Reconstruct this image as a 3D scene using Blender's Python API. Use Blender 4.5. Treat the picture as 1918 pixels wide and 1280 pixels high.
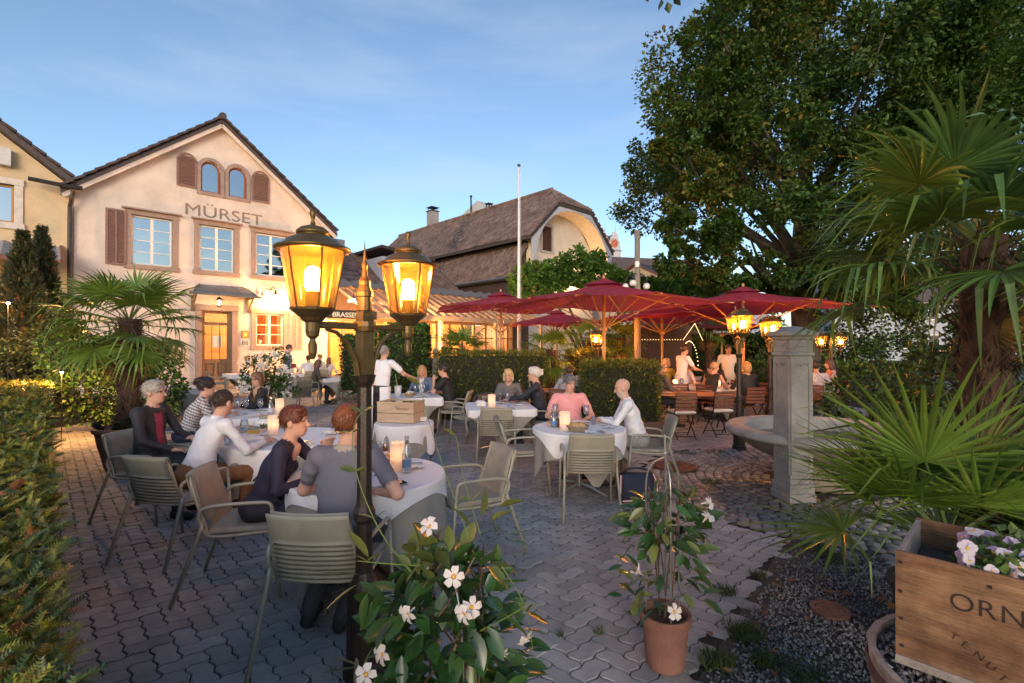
import bpy, bmesh, math, random
import numpy as np
from mathutils import Vector, Matrix
R = math.radians
for o in list(bpy.data.objects):
    bpy.data.objects.remove(o)
SC = bpy.context.scene
COL = SC.collection
random.seed(7)
RNG = np.random.default_rng(7)

# ------------------------------------------------------------------ camera
FPX, CXP, HYP, CH = 920.0, 959.0, 645.0, 1.75
cam = bpy.data.cameras.new('camera')
cam.sensor_width = 36.0
cam.lens = FPX / 1918.0 * 36.0
cam.clip_start, cam.clip_end = 0.05, 2000
camo = bpy.data.objects.new('camera', cam)
COL.objects.link(camo)
camo.location = (0, 0, CH)
camo.rotation_euler = (R(90.31), 0, 0)
SC.camera = camo

# ------------------------------------------------------------------ sky and sun
SUN_EL, SUN_AZ = 12.0, 180.0          # azimuth clockwise from +Y: behind the camera, to the right
w = bpy.data.worlds.new('World')
SC.world = w
w.use_nodes = True
nt = w.node_tree
nt.nodes.clear()
out = nt.nodes.new('ShaderNodeOutputWorld')
bg = nt.nodes.new('ShaderNodeBackground')
sky = nt.nodes.new('ShaderNodeTexSky')
sky.sky_type = 'NISHITA'
sky.sun_disc = False
sky.sun_elevation = R(SUN_EL)
sky.sun_rotation = R(SUN_AZ)
sky.air_density = 1.0
sky.dust_density = 1.2
sky.ozone_density = 2.0
sky.altitude = 400
tc = nt.nodes.new('ShaderNodeTexCoord')
mp = nt.nodes.new('ShaderNodeMapping')
mp.inputs['Scale'].default_value = (1.0, 1.0, 5.5)
nz = nt.nodes.new('ShaderNodeTexNoise')
nz.inputs['Scale'].default_value = 1.7
nz.inputs['Detail'].default_value = 5
nz.inputs['Roughness'].default_value = 0.55
cr = nt.nodes.new('ShaderNodeValToRGB')
cr.color_ramp.elements[0].position = 0.52
cr.color_ramp.elements[0].color = (0, 0, 0, 1)
cr.color_ramp.elements[1].position = 0.80
cr.color_ramp.elements[1].color = (0.28, 0.28, 0.28, 1)
mx = nt.nodes.new('ShaderNodeMix')
mx.data_type = 'RGBA'
mx.inputs[7].default_value = (3.6, 3.5, 4.0, 1)
nt.links.new(tc.outputs['Generated'], mp.inputs['Vector'])
nt.links.new(mp.outputs[0], nz.inputs['Vector'])
nt.links.new(nz.outputs['Fac'], cr.inputs[0])
nt.links.new(cr.outputs[0], mx.inputs[0])
nt.links.new(sky.outputs[0], mx.inputs[6])
nt.links.new(mx.outputs[2], bg.inputs['Color'])
bg.inputs['Strength'].default_value = 0.088
nt.links.new(bg.outputs[0], out.inputs[0])

sl = bpy.data.lights.new('sun', 'SUN')
sl.energy = 0.5
sl.angle = R(25)
sl.color = (1.0, 0.86, 0.76)
so = bpy.data.objects.new('sun', sl)
COL.objects.link(so)
_a, _e = R(SUN_AZ), R(SUN_EL)
_d = Vector((math.sin(_a) * math.cos(_e), math.cos(_a) * math.cos(_e), math.sin(_e)))
so.rotation_euler = (-_d).to_track_quat('-Z', 'Y').to_euler()
so.location = _d * 60

vs = SC.view_settings
vs.view_transform = 'Standard'
vs.look = 'None'
vs.exposure = 1.55
vs.gamma = 1.0
vs.use_curve_mapping = False
SC.cycles.use_denoising = True
SC.cycles.max_bounces = 7
SC.cycles.diffuse_bounces = 3
SC.cycles.glossy_bounces = 3
SC.cycles.transmission_bounces = 5
SC.cycles.transparent_max_bounces = 12
SC.cycles.caustics_reflective = False
SC.cycles.caustics_refractive = False
SC.cycles.sample_clamp_indirect = 4.0

# ------------------------------------------------------------------ measuring helpers
def gp(px, py, z=0.0):            # the point at height z seen at (px, py)
    d = (CH - z) * FPX / (py - HYP)
    return ((px - CXP) / FPX * d, d)
def at(px, d):                    # ground position at distance d
    return ((px - CXP) / FPX * d, d)
def hz(py, d):                    # height seen at row py at distance d
    return CH - (py - HYP) / FPX * d
UD = Vector((0.7241, 0.6897, 0))   # along the house front, away to the right
VD = Vector((-0.6897, 0.7241, 0))  # away from the house front, to the left
UANG = math.atan2(UD.y, UD.x)

# ------------------------------------------------------------------ materials
MATS = {}
def _n(nt, t, **kw):
    n = nt.nodes.new(t)
    for k, v in kw.items():
        setattr(n, k, v)
    return n
def pm(name, col, rough=0.6, var=0.12, scale=6.0, bump=0.0, bscale=60.0, metal=0.0, col2=None,
       stretch=None, island=0.0, trans=0.0, spec=0.5, attr=None, detail=4, coat=0.0, sss=0.0, hue=0.0):
    """procedural principled material: noise-mottled colour, optional island variation and relief"""
    if name in MATS:
        return MATS[name]
    m = bpy.data.materials.new(name)
    m.use_nodes = True
    t = m.node_tree
    b = t.nodes['Principled BSDF']
    L = t.links.new
    co = _n(t, 'ShaderNodeTexCoord')
    vec = co.outputs['Object']
    if stretch:
        mpn = _n(t, 'ShaderNodeMapping')
        mpn.inputs['Scale'].default_value = stretch
        L(vec, mpn.inputs['Vector'])
        vec = mpn.outputs[0]
    no = _n(t, 'ShaderNodeTexNoise')
    no.inputs['Scale'].default_value = scale
    no.inputs['Detail'].default_value = detail
    no.inputs['Roughness'].default_value = 0.6
    L(vec, no.inputs['Vector'])
    ramp = _n(t, 'ShaderNodeValToRGB')
    c = np.array(col[:3], float)
    c2 = np.array(col2[:3], float) if col2 is not None else np.clip(c * (1 + var), 0, 1)
    c1 = c if col2 is not None else c * (1 - var)
    ramp.color_ramp.elements[0].position = 0.32
    ramp.color_ramp.elements[1].position = 0.68
    ramp.color_ramp.elements[0].color = (*c1, 1)
    ramp.color_ramp.elements[1].color = (*c2, 1)
    L(no.outputs['Fac'], ramp.inputs[0])
    colout = ramp.outputs[0]
    if attr:
        an = _n(t, 'ShaderNodeAttribute', attribute_name=attr)
        mm = _n(t, 'ShaderNodeMix', data_type='RGBA', blend_type='MULTIPLY')
        mm.inputs[0].default_value = 1.0
        L(an.outputs['Color'], mm.inputs[6])
        L(colout, mm.inputs[7])
        colout = mm.outputs[2]
    if island > 0:
        ge = _n(t, 'ShaderNodeNewGeometry')
        hsv = _n(t, 'ShaderNodeHueSaturation')
        mr = _n(t, 'ShaderNodeMapRange')
        mr.inputs[3].default_value = 1 - island
        mr.inputs[4].default_value = 1 + island
        oi = _n(t, 'ShaderNodeObjectInfo')
        ad = _n(t, 'ShaderNodeMath', operation='ADD')
        f0 = _n(t, 'ShaderNodeMath', operation='FRACT')
        L(ge.outputs['Random Per Island'], ad.inputs[0])
        L(oi.outputs['Random'], ad.inputs[1])
        L(ad.outputs[0], f0.inputs[0])
        L(f0.outputs[0], mr.inputs[0])
        L(mr.outputs[0], hsv.inputs['Value'])
        if hue > 0:
            ml = _n(t, 'ShaderNodeMath', operation='MULTIPLY')
            ml.inputs[1].default_value = 17.31
            fr = _n(t, 'ShaderNodeMath', operation='FRACT')
            mr2 = _n(t, 'ShaderNodeMapRange')
            mr2.inputs[3].default_value = 0.5 - hue
            mr2.inputs[4].default_value = 0.5 + hue
            L(f0.outputs[0], ml.inputs[0])
            L(ml.outputs[0], fr.inputs[0])
            L(fr.outputs[0], mr2.inputs[0])
            L(mr2.outputs[0], hsv.inputs['Hue'])
        L(colout, hsv.inputs['Color'])
        colout = hsv.outputs[0]
    L(colout, b.inputs['Base Color'])
    b.inputs['Roughness'].default_value = rough
    b.inputs['Metallic'].default_value = metal
    b.inputs['Specular IOR Level'].default_value = spec
    b.inputs['Coat Weight'].default_value = coat
    if sss:
        b.inputs['Subsurface Weight'].default_value = sss
        b.inputs['Subsurface Radius'].default_value = (0.012, 0.005, 0.003)
    if bump > 0:
        n2 = _n(t, 'ShaderNodeTexNoise')
        n2.inputs['Scale'].default_value = bscale
        n2.inputs['Detail'].default_value = 5
        L(vec, n2.inputs['Vector'])
        bp = _n(t, 'ShaderNodeBump')
        bp.inputs['Strength'].default_value = min(1.0, bump)
        bp.inputs['Distance'].default_value = 0.012
        L(n2.outputs['Fac'], bp.inputs['Height'])
        L(bp.outputs[0], b.inputs['Normal'])
    if trans > 0:
        tr = _n(t, 'ShaderNodeBsdfTranslucent')
        L(colout, tr.inputs['Color'])
        ms = _n(t, 'ShaderNodeMixShader')
        ms.inputs[0].default_value = trans
        L(b.outputs[0], ms.inputs[1])
        L(tr.outputs[0], ms.inputs[2])
        L(ms.outputs[0], t.nodes['Material Output'].inputs['Surface'])
    MATS[name] = m
    return m
def glassmat(name, tint=(1, 1, 1), refl=0.12, rough=0.02, body=0.0, bodycol=(0.8, 0.8, 0.8), transl=False, graze=0.9):
    """clear pane: see-through with a fresnel reflection, optional dusty body"""
    if name in MATS:
        return MATS[name]
    m = bpy.data.materials.new(name)
    m.use_nodes = True
    t = m.node_tree
    t.nodes.clear()
    L = t.links.new
    o = _n(t, 'ShaderNodeOutputMaterial')
    tr = _n(t, 'ShaderNodeBsdfTransparent')
    tr.inputs[0].default_value = (*tint, 1)
    gl = _n(t, 'ShaderNodeBsdfGlossy')
    gl.inputs['Roughness'].default_value = rough
    lw = _n(t, 'ShaderNodeLayerWeight')
    lw.inputs[0].default_value = 0.35
    mr = _n(t, 'ShaderNodeMapRange')
    mr.inputs[3].default_value = refl
    mr.inputs[4].default_value = graze
    L(lw.outputs['Facing'], mr.inputs[0])
    sh = tr.outputs[0]
    if body > 0:
        df = _n(t, 'ShaderNodeBsdfTranslucent' if transl else 'ShaderNodeBsdfDiffuse')
        df.inputs['Color'].default_value = (*bodycol, 1)
        nn = _n(t, 'ShaderNodeTexNoise')
        nn.inputs['Scale'].default_value = 18
        nn.inputs['Detail'].default_value = 6
        m2 = _n(t, 'ShaderNodeMapRange')
        m2.inputs[1].default_value = 0.3
        m2.inputs[2].default_value = 0.7
        m2.inputs[3].default_value = body * 0.75
        m2.inputs[4].default_value = min(1, body * 1.25)
        L(nn.outputs['Fac'], m2.inputs[0])
        ms0 = _n(t, 'ShaderNodeMixShader')
        L(m2.outputs[0], ms0.inputs[0])
        L(sh, ms0.inputs[1])
        L(df.outputs[0], ms0.inputs[2])
        sh = ms0.outputs[0]
    ms = _n(t, 'ShaderNodeMixShader')
    L(mr.outputs[0], ms.inputs[0])
    L(sh, ms.inputs[1])
    L(gl.outputs[0], ms.inputs[2])
    L(ms.outputs[0], o.inputs[0])
    MATS[name] = m
    return m
def emit(name, col, s):
    if name in MATS:
        return MATS[name]
    m = bpy.data.materials.new(name)
    m.use_nodes = True
    t = m.node_tree
    t.nodes.clear()
    o = _n(t, 'ShaderNodeOutputMaterial')
    e = _n(t, 'ShaderNodeEmission')
    e.inputs[0].default_value = (*col, 1)
    e.inputs[1].default_value = s
    t.links.new(e.outputs[0], o.inputs[0])
    MATS[name] = m
    return m
WARM = (1.0, 0.46, 0.13)

# ------------------------------------------------------------------ mesh helpers
class MB:
    """collects shapes into one mesh"""
    def __init__(s):
        s.v, s.f, s.mi, s.cur = [], [], [], 0
    def add(s, vs_, fs_):
        n = len(s.v)
        s.v.extend([tuple(q) for q in vs_])
        s.f.extend([tuple(i + n for i in f) for f in fs_])
        s.mi.extend([s.cur] * len(fs_))
        return s
    def box(s, c, d, rz=0.0, M=None, bev=0.0):
        x, y, z = d[0] / 2, d[1] / 2, d[2] / 2
        if bev > 0:
            b = min(bev, x * .9, y * .9, z * .9)
            pts, fs_ = [], []
            for zz, ins in ((-z, b), (-z + b, 0), (z - b, 0), (z, b)):
                pts += [(-x + ins + (0 if ins else 0), -y + ins, zz), (x - ins, -y + ins, zz), (x - ins, y - ins, zz), (-x + ins, y - ins, zz)]
            fs_ = [(3, 2, 1, 0), (12, 13, 14, 15)]
            for k in range(3):
                for i in range(4):
                    j = (i + 1) % 4
                    fs_.append((4 * k + i, 4 * k + j, 4 * k + 4 + j, 4 * k + 4 + i))
        else:
            pts = [(-x, -y, -z), (x, -y, -z), (x, y, -z), (-x, y, -z), (-x, -y, z), (x, -y, z), (x, y, z), (-x, y, z)]
            fs_ = [(3, 2, 1, 0), (4, 5, 6, 7), (0, 1, 5, 4), (1, 2, 6, 5), (2, 3, 7, 6), (3, 0, 4, 7)]
        if M is None:
            M = Matrix.Rotation(rz, 3, 'Z')
        c = Vector(c)
        return s.add([M @ Vector(p) + c for p in pts], fs_)
    def tube(s, path, r, n=8, cap=True, flat=1.0, closed=False):
        P = [Vector(p) for p in path]
        rr = list(r) if hasattr(r, '__len__') else [r] * len(P)
        T = []
        for i in range(len(P)):
            a = P[(i - 1) % len(P)] if (closed or i > 0) else P[i]
            b = P[(i + 1) % len(P)] if (closed or i < len(P) - 1) else P[i]
            d = (b - a)
            T.append(d.normalized() if d.length > 1e-9 else Vector((0, 0, 1)))
        up = Vector((0, 0, 1)) if abs(T[0].z) < 0.9 else Vector((1, 0, 0))
        N = (up - T[0] * up.dot(T[0])).normalized()
        vs_ = []
        for i, p in enumerate(P):
            N = (N - T[i] * N.dot(T[i]))
            N = N.normalized() if N.length > 1e-6 else T[i].orthogonal().normalized()
            B = T[i].cross(N)
            for k in range(n):
                a = 2 * math.pi * k / n
                vs_.append(p + N * (math.cos(a) * rr[i]) + B * (math.sin(a) * rr[i] * flat))
        fs_ = []
        m = len(P)
        for i in range(m if closed else m - 1):
            for k in range(n):
                a, b = i * n + k, i * n + (k + 1) % n
                j = (i + 1) % m
                fs_.append((a, b, j * n + (k + 1) % n, j * n + k))
        if cap and not closed:
            fs_.append(tuple(range(n - 1, -1, -1)))
            fs_.append(tuple((m - 1) * n + k for k in range(n)))
        return s.add(vs_, fs_)
    def lathe(s, prof, n=20, c=(0, 0, 0), a0=0.0, ex=1.0, ey=1.0, cap=False):
        vs_, fs_ = [], []
        for (r, z) in prof:
            for k in range(n):
                a = a0 + 2 * math.pi * k / n
                vs_.append((c[0] + r * math.cos(a) * ex, c[1] + r * math.sin(a) * ey, c[2] + z))
        for i in range(len(prof) - 1):
            for k in range(n):
                k2 = (k + 1) % n
                fs_.append((i * n + k, i * n + k2, (i + 1) * n + k2, (i + 1) * n + k))
        if cap:
            fs_.append(tuple(range(n - 1, -1, -1)))
            fs_.append(tuple((len(prof) - 1) * n + k for k in range(n)))
        return s.add(vs_, fs_)
    def prism(s, poly, d, M=None, o=(0, 0, 0)):
        """poly in local xz, extruded along local y from 0 to d"""
        n = len(poly)
        vs_ = [(x, 0, z) for x, z in poly] + [(x, d, z) for x, z in poly]
        if M is not None:
            vs_ = [M @ Vector(q) for q in vs_]
        o = Vector(o)
        vs_ = [Vector(q) + o for q in vs_]
        fs_ = [tuple(range(n)), tuple(range(2 * n - 1, n - 1, -1))]
        for i in range(n):
            j = (i + 1) % n
            fs_.append((j, i, n + i, n + j))
        return s.add(vs_, fs_)
    def mesh(s, name, smooth=False):
        me = bpy.data.meshes.new(name)
        me.from_pydata(s.v, [], s.f)
        if smooth:
            me.shade_smooth()
        if any(s.mi):
            me.polygons.foreach_set('material_index', s.mi)
        me.update()
        return me
    def build(s, name, mat, parent=None, loc=(0, 0, 0), rot=(0, 0, 0), smooth=False):
        me = s.mesh(name, smooth)
        for mm in (mat if isinstance(mat, (list, tuple)) else [mat]):
            me.materials.append(mm)
        return obj(name, me, parent, loc, rot)
def obj(name, me, parent=None, loc=(0, 0, 0), rot=(0, 0, 0)):
    o = bpy.data.objects.new(name, me)
    COL.objects.link(o)
    o.location = loc
    o.rotation_euler = rot
    if parent is not None:
        o.parent = parent
    return o
def tag(o, label=None, cat=None, group=None, kind=None):
    if label: o['label'] = label
    if cat: o['category'] = cat
    if group: o['group'] = group
    if kind: o['kind'] = kind
    return o
def thing(name, label, cat, loc=(0, 0, 0), rz=0.0, group=None):
    o = bpy.data.objects.new(name, None)
    COL.objects.link(o)
    o.empty_display_size = 0.1
    o.location = loc
    o.rotation_euler = (0, 0, rz)
    return tag(o, label, cat, group)
def kids(o):
    return list(o.children)
def dup(root, loc=None, rz=None, label=None, group=None, parent=None):
    c = root.copy()
    COL.objects.link(c)
    c.parent = parent
    if loc is not None: c.location = loc
    if rz is not None: c.rotation_euler = (0, 0, rz)
    if label: c['label'] = label
    if group: c['group'] = group
    for ch in list(root.children):
        dup(ch, parent=c)
    return c
def npmesh(name, V, F, mat, smooth=False, midx=None, cols=None):
    """V (n,3) array, F (m,k) array with one polygon size"""
    me = bpy.data.meshes.new(name)
    V = np.asarray(V, np.float32)
    F = np.asarray(F, np.int32)
    k = F.shape[1]
    me.vertices.add(len(V))
    me.vertices.foreach_set('co', V.ravel())
    me.loops.add(F.size)
    me.loops.foreach_set('vertex_index', F.ravel())
    me.polygons.add(len(F))
    me.polygons.foreach_set('loop_start', np.arange(0, F.size, k, dtype=np.int32))
    if midx is not None:
        me.polygons.foreach_set('material_index', np.asarray(midx, np.int32))
    me.update(calc_edges=True)
    if smooth:
        me.shade_smooth()
    else:
        me.shade_flat()
    for mm in (mat if isinstance(mat, (list, tuple)) else [mat]):
        me.materials.append(mm)
    if cols is not None:
        a = me.color_attributes.new('Col', 'FLOAT_COLOR', 'POINT')
        c4 = np.ones((len(V), 4), np.float32)
        c4[:, :3] = cols
        a.data.foreach_set('color', c4.ravel())
    return me
def inst(bv, bf, pos, Ms):
    """copy a small base mesh to N places: pos (N,3), Ms (N,3,3)"""
    bv = np.asarray(bv, float)
    bf = np.asarray(bf, int)
    pos = np.asarray(pos, float)
    N = len(pos)
    V = np.einsum('nij,vj->nvi', Ms, bv) + pos[:, None, :]
    F = bf[None] + (np.arange(N) * len(bv))[:, None, None]
    return V.reshape(-1, 3), F.reshape(-1, bf.shape[1])
def rotmats(dirs, roll, scale):
    """basis with local y along dirs, random roll, scale (N,) or (N,3)"""
    d = dirs / np.maximum(np.linalg.norm(dirs, axis=1, keepdims=True), 1e-9)
    up = np.tile(np.array([0, 0, 1.0]), (len(d), 1))
    up[np.abs(d[:, 2]) > 0.95] = (1, 0, 0)
    x = np.cross(d, up)
    x /= np.linalg.norm(x, axis=1, keepdims=True)
    z = np.cross(x, d)
    c, s_ = np.cos(roll)[:, None], np.sin(roll)[:, None]
    x2, z2 = x * c + z * s_, -x * s_ + z * c
    M = np.stack([x2, d, z2], axis=2)
    sc = np.asarray(scale, float)
    if sc.ndim == 1:
        sc = np.repeat(sc[:, None], 3, 1)
    return M * sc[:, None, :]
def randdirs(n, rng=None):
    v = (rng or RNG).normal(size=(n, 3))
    return v / np.linalg.norm(v, axis=1, keepdims=True)
def lamp(name, loc, power, col=WARM, rad=0.03, parent=None):
    l = bpy.data.lights.new(name, 'POINT')
    l.energy = power
    l.color = col
    l.shadow_soft_size = rad
    o = bpy.data.objects.new(name, l)
    COL.objects.link(o)
    o.location = loc
    if parent is not None:
        o.parent = parent
    return o
def text_mesh(s, size, depth, mat, name, parent=None, loc=(0, 0, 0), M=None, shear=0.0, bold=0.0, xs=1.0):
    cu = bpy.data.curves.new(name, 'FONT')
    cu.body = s
    cu.size = size
    cu.extrude = depth
    cu.offset = bold
    cu.shear = shear
    to = bpy.data.objects.new(name, cu)
    COL.objects.link(to)
    dg = bpy.context.evaluated_depsgraph_get()
    me = bpy.data.meshes.new_from_object(to.evaluated_get(dg))
    bpy.data.objects.remove(to)
    for v in me.vertices:
        v.co.x *= xs
    me.materials.clear()
    me.materials.append(mat)
    o = obj(name, me, parent, loc)
    if M is not None:
        o.matrix_local = Matrix.Translation(loc) @ M.to_4x4()
    return o
def arc(n, a0, a1):
    return [a0 + (a1 - a0) * i / (n - 1) for i in range(n)]
# ================================================================== GROUND
M_SOIL = pm('soil', (0.045, 0.036, 0.028), 0.95, col2=(0.09, 0.075, 0.055), scale=3, bump=0.8, bscale=40)
M_SAND = pm('joint_sand', (0.022, 0.02, 0.017), 0.95, var=0.3, scale=20, bump=0.5, bscale=150)
M_PAVER = pm('concrete_paver', (0.29, 0.282, 0.278), 0.80, col2=(0.40, 0.39, 0.385), scale=7, bump=0.5, bscale=220, island=0.17, detail=8)
M_COB = None
FC = Vector((3.86, 6.15, 0))       # fountain basin centre
COB_R = 2.15
def right_edge_x(y):               # edge of the paving towards the gravel bed
    return 1.11 + (y - 2.75) * (1.39 / 1.72)
def in_paving(x, y):
    ok = (y > 1.3) & (y < 15.5) & (x < 9.5) & (x > -9.5)
    ok &= ~(((x - FC.x) ** 2 + (y - FC.y) ** 2 < COB_R ** 2))
    ok &= ~((x > right_edge_x(y)) & (y < 6.2))
    ok &= ~((x > 5.2) & (y < 8.2))
    ok &= (x * 0.7241 + y * 0.6897) > -0.75        # hedge bed on the left
    return ok
gm = MB()
gm.add([(-400, -60, -0.03), (400, -60, -0.03), (400, 700, -0.03), (-400, 700, -0.03)], [(0, 1, 2, 3)])
tag(gm.build('ground', pm('far_ground', (0.10, 0.095, 0.09), 0.9, var=0.25, scale=0.3, bump=0.3, bscale=8)), kind='structure')
def stain(m, sc=0.55, lo=0.62, pos=(.35, .6)):
    """large uneven dirt patches fixed to the place, over the stone colour"""
    t = m.node_tree
    b = t.nodes['Principled BSDF']
    L = t.links.new
    ge = _n(t, 'ShaderNodeNewGeometry')
    no = _n(t, 'ShaderNodeTexNoise')
    no.inputs['Scale'].default_value = sc
    no.inputs['Detail'].default_value = 9
    no.inputs['Roughness'].default_value = 0.68
    L(ge.outputs['Position'], no.inputs['Vector'])
    mr = _n(t, 'ShaderNodeMapRange')
    mr.inputs[1].default_value, mr.inputs[2].default_value = pos
    mr.inputs[3].default_value, mr.inputs[4].default_value = lo, 1.06
    L(no.outputs['Fac'], mr.inputs[0])
    mm = _n(t, 'ShaderNodeMix', data_type='RGBA', blend_type='MULTIPLY')
    mm.inputs[0].default_value = 1
    L(b.inputs['Base Color'].links[0].from_socket, mm.inputs[6])
    L(mr.outputs[0], mm.inputs[7])
    L(mm.outputs[2], b.inputs['Base Color'])
stain(M_PAVER)
# joint bed under the stones
pb = MB()
pb.add([(-14, 0.6, -0.012), (10.5, 0.6, -0.012), (10.5, 15.5, -0.012), (-14, 15.5, -0.012)], [(0, 1, 2, 3)])
PAV = tag(pb.build('paving', M_SAND), kind='structure')
# farther forecourt, stones too small to tell apart
fb = MB()
fb.add([(-22, 15.5, -0.004), (14, 15.5, -0.004), (14, 40, -0.004), (-22, 40, -0.004)], [(0, 1, 2, 3)])
tag(fb.build('forecourt', M_PAVER), kind='structure')

PW = 0.1125
def tri_(t):
    t = t % 1.0
    return 4 * t if t < 0.25 else (2 - 4 * t if t < 0.75 else 4 * t - 4)
def paver_mesh(vertical):
    g, A, W = 0.0036, 0.0090, PW
    L_ = 2 * W
    outl = []
    for q in (0, .25, .75, 1.25, 1.75): outl.append((q * W, 0))
    for q in (0, .25, .75): outl.append((L_, q * W))
    for q in (2, 1.75, 1.25, .75, .25): outl.append((q * W, W))
    for q in (1, .75, .25): outl.append((0, q * W))
    def ring(gap):
        pts = []
        for (x, y) in outl:
            sx = min(max(x, gap), L_ - gap)
            sy = min(max(y, gap), W - gap)
            px, py = sx + A * tri_(y / W) , sy + A * tri_(x / W)
            pts.append((py, px) if vertical else (px, py))
        return pts
    r0, r1 = ring(g), ring(g + 0.0055)
    n = len(r0)
    cx = sum(p[0] for p in r1) / n
    cy = sum(p[1] for p in r1) / n
    V = [(x, y, -0.020) for x, y in r0] + [(x, y, -0.005) for x, y in r0] + [(x, y, 0.0) for x, y in r1] + [(cx, cy, 0.0)]
    F = []
    for i in range(n):
        j = (i + 1) % n
        F += [(i, j, n + j), (i, n + j, n + i), (n + i, n + j, 2 * n + j), (n + i, 2 * n + j, 2 * n + i), (2 * n + i, 2 * n + j, 3 * n)]
    V, F = np.array(V), np.array(F)
    if vertical:
        F = F[:, ::-1]
    return V, F
PVH, PFH = paver_mesh(False)
PVV, PFV = paver_mesh(True)
hs, vs2 = [], []
for i in range(-150, 190):
    for j in range(-150, 190):
        k = (i - j) % 4
        if k not in (0, 3):
            continue
        lx, ly = i * PW, j * PW
        c = UD * (lx + (PW if k == 0 else PW / 2)) + VD * (ly + (PW / 2 if k == 0 else PW))
        if not in_paving(np.float64(c.x), np.float64(c.y)):
            continue
        if abs(c.x) > c.y * 1.12 + 0.5:
            continue
        (hs if k == 0 else vs2).append((c.y, c.x, lx, ly))
allp = sorted([(math.hypot(a[0], a[1]) + (0 if (a[0] > 2.05 and abs(a[1]) < a[0] * 1.02 and a[1] > -1.75 - 0.25 * (a[0] - 2)) else 50), k, a) for k, L0 in ((0, hs), (1, vs2)) for a in L0])
near = allp[:300]
ROTP = Matrix.Rotation(UANG, 3, 'Z')
mh = npmesh('paver', PVH, PFH, M_PAVER)
mv = npmesh('paver', PVV, PFV, M_PAVER)
for _, k, (cy, cx, lx, ly) in near:
    p = UD * lx + VD * ly
    obj('paver', mh if k == 0 else mv, PAV, (p.x, p.y, random.uniform(-0.002, 0.002)),
        (random.gauss(0, 0.006), random.gauss(0, 0.006), UANG))
VV, FF, off = [], [], 0
Rm = np.array(ROTP)
for k, bv, bf in ((0, PVH, PFH), (1, PVV, PFV)):
    rest = [a for _, kk, a in allp[300:] if kk == k]
    P = np.array([tuple(UD * a[2] + VD * a[3]) for a in rest])
    P[:, 2] = RNG.uniform(-0.002, 0.002, len(P))
    tilt = RNG.normal(0, 0.006, (len(P), 2))
    Ms = np.tile(Rm, (len(P), 1, 1))
    Ms[:, 2, 0] += tilt[:, 0]
    Ms[:, 2, 1] += tilt[:, 1]
    v, f = inst(bv[16:], np.array([q - 16 for q in bf if min(q) >= 16]), P, Ms)
    VV.append(v); FF.append(f + off); off += len(v)
o = obj('farther_pavers', npmesh('farther_pavers', np.vstack(VV), np.vstack(FF), M_PAVER), PAV)
tag(o, kind='stuff')

# ------------------------------------------------------------------ cobbles round the fountain
def wet_mat(name, col, col2, rough, dry_r=0.8):
    m = pm(name, col, rough, col2=col2, scale=14, bump=0.6, bscale=90, island=0.28)
    t = m.node_tree
    b = t.nodes['Principled BSDF']
    L = t.links.new
    ge = _n(t, 'ShaderNodeNewGeometry')
    vm = _n(t, 'ShaderNodeVectorMath', operation='DISTANCE')
    vm.inputs[1].default_value = (2.95, 5.6, 0)
    no = _n(t, 'ShaderNodeTexNoise')
    no.inputs['Scale'].default_value = 1.6
    no.inputs['Detail'].default_value = 5
    L(ge.outputs['Position'], no.inputs['Vector'])
    L(ge.outputs['Position'], vm.inputs[0])
    ma = _n(t, 'ShaderNodeMath', operation='MULTIPLY_ADD')
    ma.inputs[1].default_value = -1.15
    L(no.outputs['Fac'], ma.inputs[0])
    L(vm.outputs['Value'], ma.inputs[2])
    mr = _n(t, 'ShaderNodeMapRange')
    mr.inputs[1].default_value = 0.05
    mr.inputs[2].default_value = 0.45
    mr.inputs[3].default_value = 0.16
    mr.inputs[4].default_value = dry_r
    L(ma.outputs[0], mr.inputs[0])
    L(mr.outputs[0], b.inputs['Roughness'])
    mr2 = _n(t, 'ShaderNodeMapRange')
    mr2.inputs[1].default_value = 0.05
    mr2.inputs[2].default_value = 0.45
    mr2.inputs[3].default_value = 0.55
    mr2.inputs[4].default_value = 1.0
    L(ma.outputs[0], mr2.inputs[0])
    src = b.inputs['Base Color'].links[0].from_socket
    mm = _n(t, 'ShaderNodeMix', data_type='RGBA', blend_type='MULTIPLY')
    mm.inputs[0].default_value = 1
    L(src, mm.inputs[6])
    L(mr2.outputs[0], mm.inputs[7])
    L(mm.outputs[2], b.inputs['Base Color'])
    return m
M_COB = wet_mat('cobble_stone', (0.22, 0.20, 0.18), (0.37, 0.34, 0.31), 0.8)
M_COBBED = wet_mat('cobble_bed', (0.05, 0.045, 0.035), (0.09, 0.085, 0.06), 0.9)
cb = MB()
cb.lathe([(0.001, -0.006), (COB_R - 0.02, -0.006), (COB_R, -0.02)], 48, (FC.x, FC.y, 0))
cb.add([(2.3, 3.2, -0.009), (5.6, 3.2, -0.009), (5.6, 8.6, -0.009), (3.0, 5.4, -0.009)], [(0, 1, 2, 3)])
COBS = tag(cb.build('cobbled_apron', M_COBBED), kind='structure')
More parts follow.
